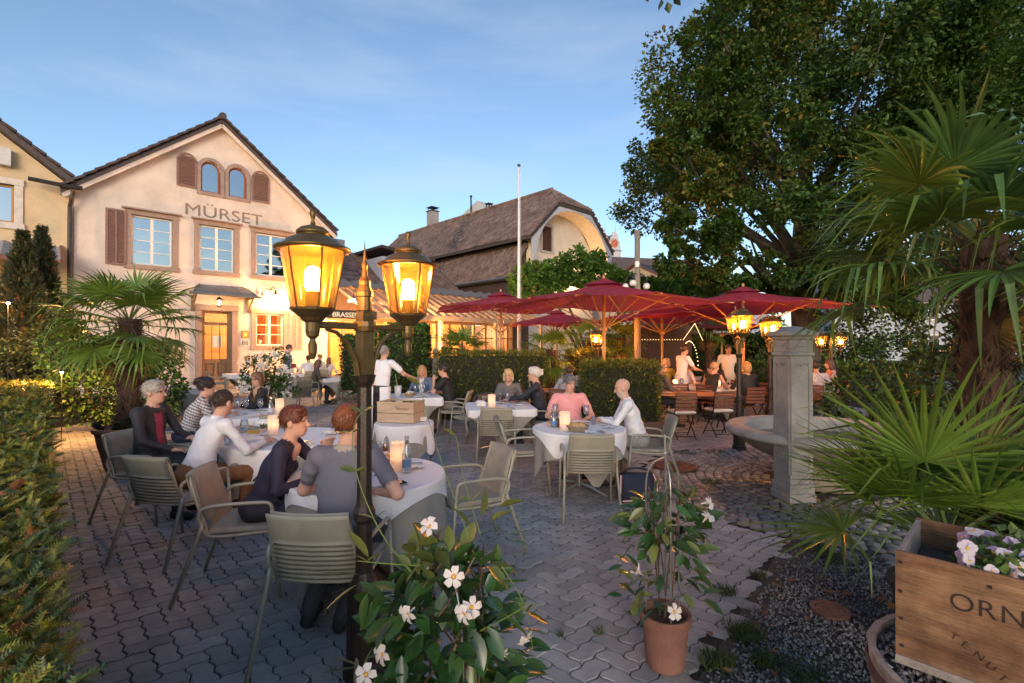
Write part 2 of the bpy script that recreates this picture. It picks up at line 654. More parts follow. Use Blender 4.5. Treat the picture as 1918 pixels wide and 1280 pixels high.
def cobble(seed):
    rg = np.random.default_rng(seed)
    n = 8
    V, F = [], []
    for (r, z) in ((1.0, -0.30), (1.0, 0.02), (0.80, 0.20), (0.45, 0.27)):
        for k in range(n):
            a = 2 * math.pi * (k + 0.5) / n
            cx, sx = math.cos(a), math.sin(a)
            q = (abs(cx) ** 5 + abs(sx) ** 5) ** (-1 / 5)
            j = 1 + rg.normal(0, 0.045)
            V.append((0.5 * r * q * cx * j, 0.5 * r * q * sx * j, z + rg.normal(0, 0.012)))
    V.append((0, 0, 0.28))
    for i in range(3):
        for k in range(n):
            k2 = (k + 1) % n
            F += [(i * n + k, i * n + k2, i * n + n + k2), (i * n + k, i * n + n + k2, i * n + n + k)]
    for k in range(n):
        F.append((3 * n + k, 3 * n + (k + 1) % n, 4 * n))
    return np.array(V), np.array(F)
cobs = [cobble(s) for s in range(5)]
cmesh = [npmesh('cobble', v, f, M_COB, smooth=True) for v, f in cobs]
spots = []
rr = 0.62
while rr < COB_R - 0.02:
    n = int(2 * math.pi * rr / 0.118)
    ph = random.random() * 6
    for k in range(n):
        a = ph + 2 * math.pi * (k + random.uniform(-.08, .08)) / n
        x, y = FC.x + rr * math.cos(a), FC.y + rr * math.sin(a)
        spots.append((math.hypot(x, y), x, y, a))
    rr += 0.113
for i in range(34):                       # looser stones towards the palm bed
    for j in range(12):
        x = 2.75 + i * 0.118 + random.uniform(-.02, .02) + 0.05 * (j % 2)
        y = 3.75 + j * 0.118 + i * 0.02 + random.uniform(-.02, .02)
        if (x - FC.x) ** 2 + (y - FC.y) ** 2 > (COB_R + 0.05) ** 2 and random.random() < 0.8 and x > right_edge_x(y) + 0.1 and x < 4.6:
            spots.append((math.hypot(x, y), x, y, random.random() * 6))
spots = [s for s in spots if math.hypot(s[1] - FC.x, s[2] - FC.y) > 0.62 and s[1] < s[2] * 1.0 and math.hypot(s[1] - 2.32, s[2] - 7.0) > 0.33]
spots.sort()
def front_side(s):     # stones hidden behind the basin come last
    return 0 if (s[2] < FC.y + 0.3 or s[1] < FC.x - 0.9) else 9
spots.sort(key=lambda s: s[0] + front_side(s))
for q, (d, x, y, a) in enumerate(spots[:300]):
    obj('cobble', random.choice(cmesh), COBS, (x, y, random.uniform(-0.004, 0.006)),
        (random.gauss(0, .03), random.gauss(0, .03), a)).scale = (random.uniform(.098, .112), random.uniform(.098, .114), 0.055)
if len(spots) > 300:
    VV, FF, off = [], [], 0
    for q in range(5):
        rest = spots[300:][q::5]
        P = np.array([(s[1], s[2], 0.0) for s in rest])
        Ms = rotmats(np.array([(-math.sin(s[3]), math.cos(s[3]), 0) for s in rest]), np.zeros(len(rest)), np.tile((0.105, 0.105, 0.055), (len(rest), 1)))
        v, f = inst(cobs[q][0], cobs[q][1], P, Ms)
        VV.append(v); FF.append(f + off); off += len(v)
    tag(obj('farther_cobbles', npmesh('farther_cobbles', np.vstack(VV), np.vstack(FF), M_COB, smooth=True), COBS), kind='stuff')
def manhole(name, label, x, y, r, mat):
    t = thing(name, label, 'manhole cover', (x, y, 0.012))
    m = MB()
    m.lathe([(r, -0.03), (r, 0.012), (r - .03, 0.012), (r - .03, 0.004), (r - .036, 0.004), (r - 0.036, 0.010), (0.001, 0.010)], 36)
    m.build('rim_and_lid', mat, t)
    k = MB()
    nn = int(2 * r / 0.055)
    for i in range(nn + 1):
        for j in range(nn + 1):
            a, b = -r + i * 2 * r / nn, -r + j * 2 * r / nn
            if a * a + b * b < (r - .06) ** 2:
                k.box((a, b, 0.012), (0.036, 0.036, 0.006))
    tag(k.build('raised_studs', mat, t), kind='stuff')
M_IRON = pm('rusty_iron', (0.10, 0.05, 0.04), 0.6, col2=(0.19, 0.10, 0.08), scale=10, bump=0.4, bscale=80, metal=0.3)
manhole('manhole_cover', 'round rusty studded manhole cover among the cobbles beside the stone fountain', 2.32, 7.0, 0.30, M_IRON)
xg, yg = gp(1553, 1146)
manhole('manhole_cover', 'small reddish iron cover lying flush in the grey gravel bed', xg, yg, 0.115, M_IRON)

# ------------------------------------------------------------------ gravel bed
gb = MB()
gb.add([(0.1, 0.5, -0.008), (8, 0.5, -0.008), (8, 5.2, -0.008), (2.9, 5.0, -0.008), (right_edge_x(4.5), 4.5, -0.008), (right_edge_x(1.3), 1.3, -0.008)], [(0, 1, 2, 3, 4, 5)])
GRB = tag(gb.build('gravel_bed', M_SOIL), kind='structure')
M_GRAV = pm('gravel_stone', (0.10, 0.10, 0.105), 0.75, col2=(0.22, 0.22, 0.225), scale=30, island=0.5)
N = 46000
gx = RNG.uniform(0.2, 4.6, N)
gy = RNG.uniform(1.3, 4.6, N)
ok = (gx > right_edge_x(gy) + 0.05 + 0.07 * np.sin(gy * 9)) & (gx < gy * 1.1) & (RNG.random(N) < np.clip((gx - right_edge_x(gy)) * 4, 0.06, 1)) & ((gx - xg) ** 2 + (gy - yg) ** 2 > 0.117 ** 2) & ((gx - FC.x) ** 2 + (gy - FC.y) ** 2 > (COB_R + .1) ** 2)
ok &= ~((gy > 3.9) & (RNG.random(N) > np.clip((4.4 - gy) * 1.5, 0.05, 1)))
gx, gy = gx[ok], gy[ok]
bv = np.array([(1, 0, 0), (0, 1, 0), (-1, 0, 0), (0, -1, 0), (.15, .1, .62), (-.1, 0, -.5)])
bf = np.array([(0, 1, 4), (1, 2, 4), (2, 3, 4), (3, 0, 4), (1, 0, 5), (2, 1, 5), (3, 2, 5), (0, 3, 5)])
n = len(gx)
sc = RNG.uniform(0.006, 0.013, n)
v, f = inst(bv, bf, np.stack([gx, gy, RNG.uniform(0.0, 0.010, n)], 1), rotmats(randdirs(n), RNG.uniform(0, 6, n), sc))
tag(obj('gravel', npmesh('gravel', v, f, M_GRAV), GRB), kind='stuff')

# dead leaves and grass tufts along the edges
M_DEAD = pm('dead_leaf', (0.16, 0.06, 0.025), 0.8, col2=(0.30, 0.15, 0.06), scale=20, island=0.35, trans=0.2)
LEAF6 = np.array([(0, 0, 0), (0.28, 0.30, 0.05), (0.30, 0.62, 0.06), (0, 1.0, 0), (-0.30, 0.62, 0.06), (-0.28, 0.30, 0.05), (0, 0.5, -0.02)])
LEAF6F = np.array([(0, 1, 6), (1, 2, 6), (2, 3, 6), (3, 4, 6), (4, 5, 6), (5, 0, 6)])
N = 420
lx_ = RNG.uniform(0.9, 4.2, N)
ly_ = 1.9 + RNG.random(N) * 3.2
dist = lx_ - right_edge_x(ly_)
ok = (dist > -0.12) & (RNG.random(N) < np.exp(-np.abs(dist) * 3.0) + 0.04)
lx_, ly_ = lx_[ok], ly_[ok]
n = len(lx_)
dd = randdirs(n); dd[:, 2] *= 0.15
v, f = inst(LEAF6, LEAF6F, np.stack([lx_, ly_, np.full(n, 0.018)], 1), rotmats(dd, RNG.normal(0, .5, n), RNG.uniform(0.03, 0.075, n)))
tag(obj('fallen_leaves', npmesh('fallen_leaves', v, f, M_DEAD), None), 'brown fallen leaves scattered along the edge of the gravel', 'leaves', kind='stuff')
M_GRASS = pm('grass_blade', (0.035, 0.065, 0.018), 0.6, col2=(0.08, 0.12, 0.03), scale=8, island=0.4, trans=0.3)
BLADE = np.array([(-0.05, 0, 0), (0.05, 0, 0), (0.03, .55, .06), (-0.03, .55, .06), (0, 1, .22)])
BLF = np.array([(0, 1, 2), (0, 2, 3), (3, 2, 4)])
pts = []
for (px, py, rad, cnt) in ((1395, 1190, .10, 500), (1360, 1110, .06, 160), (1420, 1080, .05, 120), (1340, 1240, .09, 350), (1430, 1240, .08, 250), (1500, 1265, .10, 300), (1560, 1050, .12, 260), (1530, 1030, .12, 220), (1620, 1010, .15, 260), (1500, 1000, .06, 120), (1180, 1150, .018, 26), (1200, 1170, .02, 30), (1120, 1185, .02, 30), (1050, 1190, .02, 30), (1330, 905, .10, 200), (1280, 850, .16, 200), (1340, 848, .18, 240)):
    c = gp(px, py)
    for _ in range(cnt):
        a, r_ = random.random() * 6.3, rad * math.sqrt(random.random()) * (1 if random.random() < .8 else 1.6)
        pts.append((c[0] + r_ * math.cos(a), c[1] + r_ * math.sin(a), 0.0))
pts = np.array(pts)
n = len(pts)
dd = randdirs(n); dd[:, 2] = np.abs(dd[:, 2]) + 0.8
v, f = inst(BLADE, BLF, pts, rotmats(dd, RNG.uniform(0, 6, n), RNG.uniform(0.025, 0.075, n)))
tag(obj('grass_tufts', npmesh('grass_tufts', v, f, M_GRASS), None), 'small green grass tufts growing in the paving joints and gravel edge', 'grass', kind='stuff')

# umbrella ground slabs let into the paving
M_SLAB = pm('pale_slab', (0.30, 0.29, 0.28), 0.75, col2=(0.38, 0.37, 0.36), scale=9, bump=0.3, bscale=150)
def slab(label, x, y, rz, sx, sy, socket=False):
    t = thing('concrete_slab', label, 'slab', (x, y, 0.0), rz)
    MB().box((0, 0, -0.008), (sx, sy, 0.03), bev=0.004).build('plate', M_SLAB, t)
    if socket:
        k = MB()
        k.lathe([(0.07, 0.006), (0.07, 0.02), (0.032, 0.045), (0.032, 0.16), (0.026, 0.165), (0.026, 0.05), (0.001, 0.05)], 16)
        k.build('parasol_socket', pm('galvanised', (0.42, 0.43, 0.44), 0.45, metal=0.7, var=.15), t)
    return t
x, y = gp(1285, 962)
slab('pale concrete slab set in the paving behind the trellised pot plant', x, y, UANG, 0.75, 0.45)
x, y = gp(930, 1205)
slab('pale concrete slab under the big white flowering pot plant', x, y, UANG, 0.5, 0.5)
x, y = gp(640, 785)
slab('pale slab with empty metal parasol socket beside the lamp post', x, y, 0.1, 0.95, 0.75, True)
# ================================================================== BUILDINGS
M_PLAST = pm('cream_plaster', (0.64, 0.535, 0.465), 0.9, col2=(0.72, 0.61, 0.54), scale=1.3, bump=0.35, bscale=60, detail=8)
M_YELLOW = pm('yellow_plaster', (0.60, 0.45, 0.27), 0.9, col2=(0.68, 0.52, 0.33), scale=1.0, bump=0.3, bscale=60, detail=8)
stain(M_PLAST, 1.1, .84)
stain(M_YELLOW, 1.1, .84)
M_TRIM = pm('brown_stone_trim', (0.28, 0.195, 0.165), 0.8, col2=(0.37, 0.27, 0.23), scale=9, bump=0.3, bscale=50)
M_SHUT = pm('brown_shutter_paint', (0.21, 0.115, 0.095), 0.7, col2=(0.28, 0.16, 0.13), scale=8, stretch=(1, 1, 6), bump=0.2, bscale=40)
M_WHITE = pm('white_paint', (0.74, 0.72, 0.69), 0.5, var=0.06, scale=10)
M_GREYSH = pm('grey_shutter', (0.30, 0.28, 0.255), 0.75, var=0.12, scale=6, stretch=(1, 1, 4))
M_DARKROOF = pm('dark_roof_tile', (0.055, 0.04, 0.045), 0.75, col2=(0.095, 0.07, 0.07), scale=5, island=0.25)
M_ZINC = pm('zinc_sheet', (0.20, 0.215, 0.23), 0.45, var=0.15, scale=3, metal=0.5)
M_DARKMET = pm('dark_downpipe', (0.06, 0.05, 0.05), 0.45, var=0.2, metal=0.5)
M_DOOR = pm('old_oak_door', (0.17, 0.095, 0.05), 0.6, col2=(0.28, 0.17, 0.09), scale=6, stretch=(5, 5, 0.7), bump=0.3, bscale=30)
M_ROOMWARM = pm('warm_room_wall', (0.62, 0.36, 0.17), 0.9, var=0.2, scale=2)
M_ROOMDARK = pm('dim_room_wall', (0.10, 0.09, 0.085), 0.9, var=0.2)
M_MIRROR = glassmat('sky_mirroring_glass', (0.45, 0.48, 0.5), 0.62, 0.03)
M_CLEAR = glassmat('clear_pane', (0.97, 0.95, 0.92), 0.06, 0.02)
M_LETTER = pm('painted_brown_letters', (0.26, 0.19, 0.165), 0.85, var=0.12, scale=20)
M_CURT = pm('rust_curtain', (0.33, 0.10, 0.03), 0.9, col2=(0.48, 0.17, 0.06), scale=14, stretch=(6, 6, 0.3), trans=0.35)

def loop_fill(loops, y, depth):
    """plaster face with real openings: loops[0] outer, others holes, all (u,z); reveals go in by depth"""
    bm = bmesh.new()
    alle = []
    for lp in loops:
        vs_ = [bm.verts.new((u, y, z)) for u, z in lp]
        for i in range(len(vs_)):
            alle.append(bm.edges.new((vs_[i], vs_[(i + 1) % len(vs_)])))
    bmesh.ops.triangle_fill(bm, edges=alle, use_beauty=True, use_dissolve=False)
    for f in bm.faces:
        f.normal_update()
        if f.normal.y > 0:
            f.normal_flip()
    m = MB()
    bm.verts.index_update()
    m.add([v.co.copy() for v in bm.verts], [[v.index for v in f.verts] for f in bm.faces])
    bm.free()
    for lp in loops:
        n = len(lp)
        m.add([(u, y, z) for u, z in lp] + [(u, y + depth, z) for u, z in lp], [(i, (i + 1) % n, n + (i + 1) % n, n + i) for i in range(n)])
    return m
def rect(u0, u1, z0, z1):
    return [(u0, z0), (u1, z0), (u1, z1), (u0, z1)]
def archloop(u0, u1, z0, z1, n=9):
    r_ = (u1 - u0) / 2
    c = (u0 + u1) / 2
    return [(u0, z0), (u1, z0)] + [(c + r_ * math.cos(a), z1 - r_ + r_ * math.sin(a)) for a in arc(n, 0, math.pi)]
def casing(parent, u0, u1, z0, z1, wd, y=0.0, mat=None, proud=0.05, arch=False):
    """stone surround round an opening: the window part"""
    m = MB()
    if arch:
        ou, inn = archloop(u0 - wd, u1 + wd, z0 - wd, z1 + wd, 13), archloop(u0, u1, z0, z1, 13)
        n = len(ou)
        for (a, b, yy) in ((ou, inn, y - proud),):
            m.add([(p[0], yy, p[1]) for p in a] + [(p[0], yy, p[1]) for p in b], [(i, (i + 1) % n, n + (i + 1) % n, n + i) for i in range(n)])
        for lp in (ou, inn):
            m.add([(p[0], y - proud, p[1]) for p in lp] + [(p[0], y + 0.12, p[1]) for p in lp], [(i, (i + 1) % n, n + (i + 1) % n, n + i) for i in range(n)])
    else:
        yc, dy = y - proud + 0.09, 0.18
        m.box((u0 - wd / 2, yc, (z0 + z1) / 2), (wd, dy, z1 - z0), bev=0.008)
        m.box((u1 + wd / 2, yc, (z0 + z1) / 2), (wd, dy, z1 - z0), bev=0.008)
        m.box(((u0 + u1) / 2, yc - 0.012, z1 + wd / 2), (u1 - u0 + 2 * wd + .04, dy, wd), bev=0.008)
        m.box(((u0 + u1) / 2, yc - 0.03, z0 - wd / 2), (u1 - u0 + 2 * wd + .08, dy, wd), bev=0.008)
    return m.build('window', mat or M_TRIM, parent)
def sash(win, u0, u1, z0, z1, y, cols, rows, glass, mat=None, fw=0.06, arch=False):
    """wooden sash with glazing bars and every pane a mesh of its own, under its window"""
    mat = mat or M_WHITE
    m = MB()
    if arch:
        ou, inn = archloop(u0, u1, z0, z1, 13), archloop(u0 + fw, u1 - fw, z0 + fw, z1 - fw, 13)
        n = len(ou)
        m.add([(p[0], y, p[1]) for p in ou] + [(p[0], y, p[1]) for p in inn] + [(p[0], y + .04, p[1]) for p in inn], [(i, (i + 1) % n, n + (i + 1) % n, n + i) for i in range(n)] + [(n + i, n + (i + 1) % n, 2 * n + (i + 1) % n, 2 * n + i) for i in range(n)])
        m.build('sash', mat, win)
        p = MB()
        p.add([(q[0], y + 0.03, q[1]) for q in inn], [tuple(range(n))])
        p.build('pane', glass, win)
        return
    for uu in (u0 + fw / 2, u1 - fw / 2):
        m.box((uu, y, (z0 + z1) / 2), (fw, 0.05, z1 - z0))
    for zz in (z0 + fw / 2, z1 - fw / 2):
        m.box(((u0 + u1) / 2, y - 0.002, zz), (u1 - u0 - 2 * fw + 0.004, 0.05, fw))
    cw = (u1 - u0 - 2 * fw) / cols
    rh = (z1 - z0 - 2 * fw) / rows
    for c in range(1, cols):
        m.box((u0 + fw + c * cw, y - 0.004, (z0 + z1) / 2), (fw * (1.5 if cols == 2 else 0.6), 0.05, z1 - z0 - 2 * fw))
    for r_ in range(1, rows):
        m.box(((u0 + u1) / 2, y + 0.004, z0 + fw + r_ * rh), (u1 - u0 - 2 * fw, 0.03, 0.03))
    m.build('sash', mat, win)
    for c in range(cols):
        for r_ in range(rows):
            p = MB()
            a, b = u0 + fw + c * cw, z0 + fw + r_ * rh
            j = [random.uniform(-.004, .004) for _ in range(4)]
            p.add([(a, y + .01 + j[0], b), (a + cw, y + .01 + j[1], b), (a + cw, y + .01 + j[2], b + rh), (a, y + .01 + j[3], b + rh)], [(0, 1, 2, 3)])
            p.build('pane', glass, win)
def shutter(parent, u0, u1, z0, z1, y, mat=None, arch=False, louvre=True):
    m = MB()
    mat = mat or M_SHUT
    fw = 0.07
    for uu in (u0 + fw / 2, u1 - fw / 2):
        m.box((uu, y, (z0 + z1 - (0.25 if arch else 0)) / 2), (fw, 0.04, z1 - z0 - (0.25 if arch else 0)))
    m.box(((u0 + u1) / 2, y, z0 + fw / 2), (u1 - u0 - 2 * fw, 0.04, fw))
    if arch:
        ou, inn = archloop(u0, u1, z1 - .6, z1, 13), archloop(u0 + fw, u1 - fw, z1 - .6 - .001, z1 - fw, 13)
        n = len(ou)
        m.add([(p[0], y - .02, p[1]) for p in ou] + [(p[0], y - .02, p[1]) for p in inn], [(i, (i + 1) % n, n + (i + 1) % n, n + i) for i in range(2, n - 1)])
    else:
        m.box(((u0 + u1) / 2, y, z1 - fw / 2), (u1 - u0 - 2 * fw, 0.04, fw))
        m.box(((u0 + u1) / 2, y, (z0 + z1) / 2), (fw * .8, 0.04, z1 - z0 - 2 * fw))
    s_ = m.build('shutter', mat, parent)
    k = MB()
    z = z0 + fw + 0.04
    c, r_ = (u0 + u1) / 2, (u1 - u0) / 2
    while z < z1 - fw - .02:
        hw = r_ - fw
        if arch and z > z1 - r_:
            hw = math.sqrt(max(r_ * r_ - (z - (z1 - r_)) ** 2, 0.0)) - fw
        if hw > 0.04:
            k.box((c, y, z), (2 * hw, 0.012, 0.055), M=Matrix.Rotation(R(-38), 3, 'X'))
        z += 0.062
    k.build('louvre_slats', mat, s_)
    return s_

# ------------------------------------------------------------------ the restaurant house
HO = Vector((-14.812, 16.579, 0))
def fu(px, py, v=0.0):            # pixel on the house front -> (u, z)
    dx = (px - CXP) / FPX
    t = (HO.dot(VD) + v) / (dx * VD.x + VD.y)
    P = Vector((dx * t, t, 0))
    return ((P - HO).dot(UD), CH - (py - HYP) / FPX * t)
def furect(x0, y0, x1, y1, v=0.0):
    """opening measured by its left-top and right-bottom pixel"""
    u0, zt = fu(x0, y0, v)
    u1, zb = fu(x1, y1, v)
    return u0, u1, zb, zt
HOUSE = thing('restaurant_house', 'cream plastered gabled house with brown shutters and large painted name', 'house', HO, UANG)
HW = 8.72
apu, apz = 4.36, 10.55
eL, eR = 7.05, 7.05
W1 = (fu(245, 400)[0], fu(322, 400)[0]); z1b, z1t = fu(285, 498)[1], fu(285, 407)[1]
W2 = (fu(372, 420)[0], fu(438, 420)[0]); 
W3 = (fu(478, 432)[0], fu(536, 432)[0])
AL = (fu(375, 330)[0], fu(412, 330)[0]); AR = (fu(427, 340)[0], fu(461, 340)[0])
azb, azt = fu(393, 361)[1], fu(393, 302)[1]
DR = (fu(377, 640)[0], fu(434, 640)[0]); dz0, dz1 = 0.30, fu(405, 583)[1]
GW = (fu(479, 620)[0], fu(531, 620)[0]); gz0, gz1 = fu(505, 648)[1], fu(505, 588)[1]
holes = [rect(*W1, z1b, z1t), rect(*W2, z1b, z1t), rect(*W3, z1b, z1t), archloop(*AL, azb, azt), archloop(*AR, azb, azt), rect(*DR, dz0, dz1), rect(*GW, gz0, gz1)]
fm = loop_fill([[(0, 0), (HW, 0), (HW, eR), (apu, apz), (0, eL)]] + holes, 0.0, 0.28)
fm.build('front_wall', M_PLAST, HOUSE)
bk = MB()
bk.add([(0.01, 0.01, 0), (0.01, 9, 0), (0.01, 9, eL), (0.01, .01, eL)], [(0, 1, 2, 3)])
bk.add([(HW - .01, 0.01, 0), (HW - .01, 9, 0), (HW - .01, 9, eR), (HW - .01, .01, eR)], [(0, 3, 2, 1)])
bk.add([(0, 9, 0), (HW, 9, 0), (HW, 9, eR), (apu, 9, apz), (0, 9, eL)], [(0, 1, 2, 3, 4)])
bk.build('side_and_rear_wall', M_PLAST, HOUSE)
flr = MB()
for z in (3.75, 7.0):
    flr.box((HW / 2, 4.6, z), (HW - .1, 8.5, 0.2))
flr.box((HW / 2, 3.2, 1.9), (HW - .1, 0.1, 3.5))
flr.build('inner_floors', M_ROOMDARK, HOUSE)
# roof with stepped verge tiles
sl_ang = math.atan2(apz - eL, apu)
rf = MB()
ov, th = 0.30, 0.16
for sgn in (-1, 1):
    ue = apu + sgn * (apu + 0.34)
    ze = apz - math.tan(sl_ang) * (apu + 0.34)
    a = Vector((apu, 0, apz + 0.10)); b = Vector((ue, 0, ze + 0.10))
    rf.add([(a.x, -ov, a.z), (b.x, -ov, b.z), (b.x, 9.3, b.z), (a.x, 9.3, a.z), (a.x, -ov, a.z - th), (b.x, -ov, b.z - th), (b.x, 9.3, b.z - th), (a.x, 9.3, a.z - th)],
           [(0, 1, 2, 3), (4, 7, 6, 5), (0, 4, 5, 1), (1, 5, 6, 2), (2, 6, 7, 3)])
roof = rf.build('roof', M_DARKROOF, HOUSE)
vt = MB().box((0, 0, 0), (0.40, 0.42, 0.075), bev=0.012).mesh('verge_tile')
vt.materials.append(M_DARKROOF)
nt_ = 16
for sgn in (-1, 1):
    L_ = (apu + 0.34) / math.cos(sl_ang)
    for k in range(nt_):
        s_ = (k + 0.5) * L_ / nt_
        o = obj('verge_tile', vt, roof, (apu + sgn * s_ * math.cos(sl_ang), -ov + 0.1, apz + 0.20 - s_ * math.sin(sl_ang)), (0, sgn * (sl_ang - 0.10), 0))
rdg = MB()
rdg.tube([(apu, -ov - .12, apz + .2), (apu, 9.3, apz + .2)], 0.13, 10)
rdg.build('ridge_cap', M_DARKROOF, roof)
bb = MB()
for sgn in (-1, 1):
    L_ = (apu + 0.30) / math.cos(sl_ang)
    c = Vector((apu + sgn * L_ / 2 * math.cos(sl_ang), -ov + 0.05, apz - 0.13 - L_ / 2 * math.sin(sl_ang)))
    bb.box(c, (L_, 0.05, 0.16), M=Matrix.Rotation(sgn * sl_ang, 3, 'Y'))
    c2 = Vector((apu + sgn * L_ / 2 * math.cos(sl_ang), -ov / 2, apz - 0.10 - L_ / 2 * math.sin(sl_ang)))
    bb.box(c2, (L_ - .05, ov - .02, 0.03), M=Matrix.Rotation(sgn * sl_ang, 3, 'Y'))
bb.build('bargeboard', M_PLAST, HOUSE)
# windows
for (u0, u1), gl in ((W1, M_MIRROR), (W2, M_MIRROR), (W3, M_MIRROR)):
    win = casing(HOUSE, u0, u1, z1b, z1t, 0.17)
    sash(win, u0 + .01, u1 - .01, z1b + .01, z1t - .01, 0.10, 2, 4, gl)
    cap = MB().box(((u0 + u1) / 2, -0.11, z1t + 0.20), (u1 - u0 + .56, 0.16, 0.05)).build('drip_moulding', M_TRIM, win)
for (u0, u1) in (AL, AR):
    win = casing(HOUSE, u0, u1, azb, azt, 0.13, arch=True)
    sash(win, u0 + .01, u1 - .01, azb + .01, azt - .01, 0.10, 1, 1, M_MIRROR, pm('red_brown_sash', (0.30, 0.10, 0.06), 0.6), arch=True)
ul, ur = fu(329, 330)[0], fu(367, 330)[0]
shutter(HOUSE, ul, ur, azb + .05, azt + .12, -0.045, arch=True)
ul, ur = fu(470, 350)[0], fu(503, 350)[0]
shutter(HOUSE, ul, ur, azb - .02, azt + .05, -0.045, arch=True)
shutter(HOUSE, fu(196, 440)[0], fu(236, 440)[0], z1b - .08, z1t + .10, -0.06)
win = casing(HOUSE, *GW, gz0, gz1, 0.17)
sash(win, GW[0] + .01, GW[1] - .01, gz0 + .01, gz1 - .01, 0.10, 2, 3, M_CLEAR)
cu = MB()
for k in range(2):
    uu = GW[0] + (0.12 if k == 0 else 0.55) * (GW[1] - GW[0])
    pts_ = [(uu + i * 0.05, 0.42 + 0.04 * (-1) ** i) for i in range(8)]
    for i in range(7):
        (a, ya), (b, yb) = pts_[i], pts_[i + 1]
        cu.add([(a, ya, gz0), (b, yb, gz0), (b, yb, gz1), (a, ya, gz1)], [(0, 1, 2, 3)])
cu.build('curtain', M_CURT, win)
shutter(HOUSE, fu(543, 620)[0], fu(566, 620)[0], gz0 - .2, gz1 + .02, -0.04, mat=M_GREYSH)
# lit ground floor rooms
rm = MB()
rm.add([(0.2, 3.0, 0.1), (HW - .2, 3.0, 0.1), (HW - .2, 3.0, 3.6), (0.2, 3.0, 3.6)], [(0, 1, 2, 3)])
rm.add([(0.2, .3, 3.6), (HW - .2, .3, 3.6), (HW - .2, 3.0, 3.6), (0.2, 3.0, 3.6)], [(0, 1, 2, 3)])
rm.add([(0.2, .3, 0.28), (HW - .2, .3, 0.28), (HW - .2, 3.0, 0.28), (0.2, 3.0, 0.28)], [(0, 1, 2, 3)])
rm.build('lit_room', M_ROOMWARM, HOUSE)
lamp('room_light', ((GW[0] + GW[1]) / 2 + 0.1, 1.5, 2.6), 90, (1, 0.58, 0.25), 0.15, HOUSE)
lamp('room_light', ((DR[0] + DR[1]) / 2, 1.6, 2.7), 40, (1, 0.62, 0.28), 0.15, HOUSE)
lsh = MB().lathe([(0.05, 0.16), (0.20, 0.0), (0.19, 0.0), (0.04, 0.15)], 14, (GW[0] + .3, 0.7, gz0 + .55))
lsh.build('table_lamp_shade', emit('lit_lampshade', (1, 0.62, 0.25), 3.0), HOUSE)
# the door
dc = MB()
for uu in (DR[0] - .10, DR[1] + .10):
    dc.box((uu, 0.02, (dz1) / 2 + .01), (0.20, 0.2, dz1 - 0.02), bev=0.01)
dc.box(((DR[0] + DR[1]) / 2, 0.0, dz1 + .12), (DR[1] - DR[0] + .44, 0.22, 0.24), bev=0.012)
dc.build('door_surround', M_TRIM, HOUSE)
um = (DR[0] + DR[1]) / 2
dw = DR[1] - DR[0]
dm = MB()
zt = dz1 - 0.50
for uu in (DR[0] + .07, DR[1] - .07):
    dm.box((uu, 0.16, (dz0 + dz1) / 2), (0.14, 0.07, dz1 - dz0))
for zz, hh in ((dz0 + .10, .2), (dz0 + .78, .16), (zt, .12), (dz1 - .05, .10)):
    dm.box((um, 0.158, zz), (dw - .28, 0.07, hh))
dm.box((um, 0.19, dz0 + .45), (dw - .28, 0.03, 0.56))
dm.box((um, 0.156, dz0 + .45), (0.10, 0.07, 0.50))
for k in (-1, 1):
    dm.box((um + k * dw * .2, 0.165, dz0 + .45), (dw * .20, 0.03, 0.36), bev=.014)
    dm.box((um + k * dw * .13, 0.16, (dz0 + .86 + zt - .06) / 2), (0.022, 0.05, zt - dz0 - .92))
dm.box((um, 0.162, zt - .42), (dw - .28, 0.05, 0.022))
dm.box((um, 0.161, dz0 + 1.14), (dw - .28, 0.05, 0.022))
door = dm.build('door', M_DOOR, HOUSE)
p = MB()
p.add([(DR[0] + .14, .18, dz0 + .86), (DR[1] - .14, .18, dz0 + .86), (DR[1] - .14, .18, zt - .06), (DR[0] + .14, .18, zt - .06)], [(0, 1, 2, 3)])
p.build('pane', M_CLEAR, door)
p = MB()
p.add([(DR[0] + .14, .18, zt + .06), (DR[1] - .14, .18, zt + .06), (DR[1] - .14, .18, dz1 - .10), (DR[0] + .14, .18, dz1 - .10)], [(0, 1, 2, 3)])
p.build('pane', M_CLEAR, door)
MB().tube([(DR[1] - .09, .11, dz0 + 1.0), (DR[1] - .09, .06, dz0 + 1.0), (DR[1] - .20, .06, dz0 + 1.0)], .014, 8).build('handle', pm('brass', (.6, .42, .16), .35, metal=.9), door)
MB().box((um + .02, 0.172, dz0 + 1.55), (0.36, 0.006, 0.46)).build('paper_notice', pm('paper', (.75, .68, .58), .8), door)
st = MB()
for k in range(2):
    st.box((um, -0.22 - 0.32 * k, 0.225 - 0.15 * k), (dw + .7 + .3 * k, 0.44 + .2 * k, 0.15), bev=0.012)
st.build('door_step', pm('sandstone_step', (.36, .27, .19), .85, var=.15, bump=.3), HOUSE)
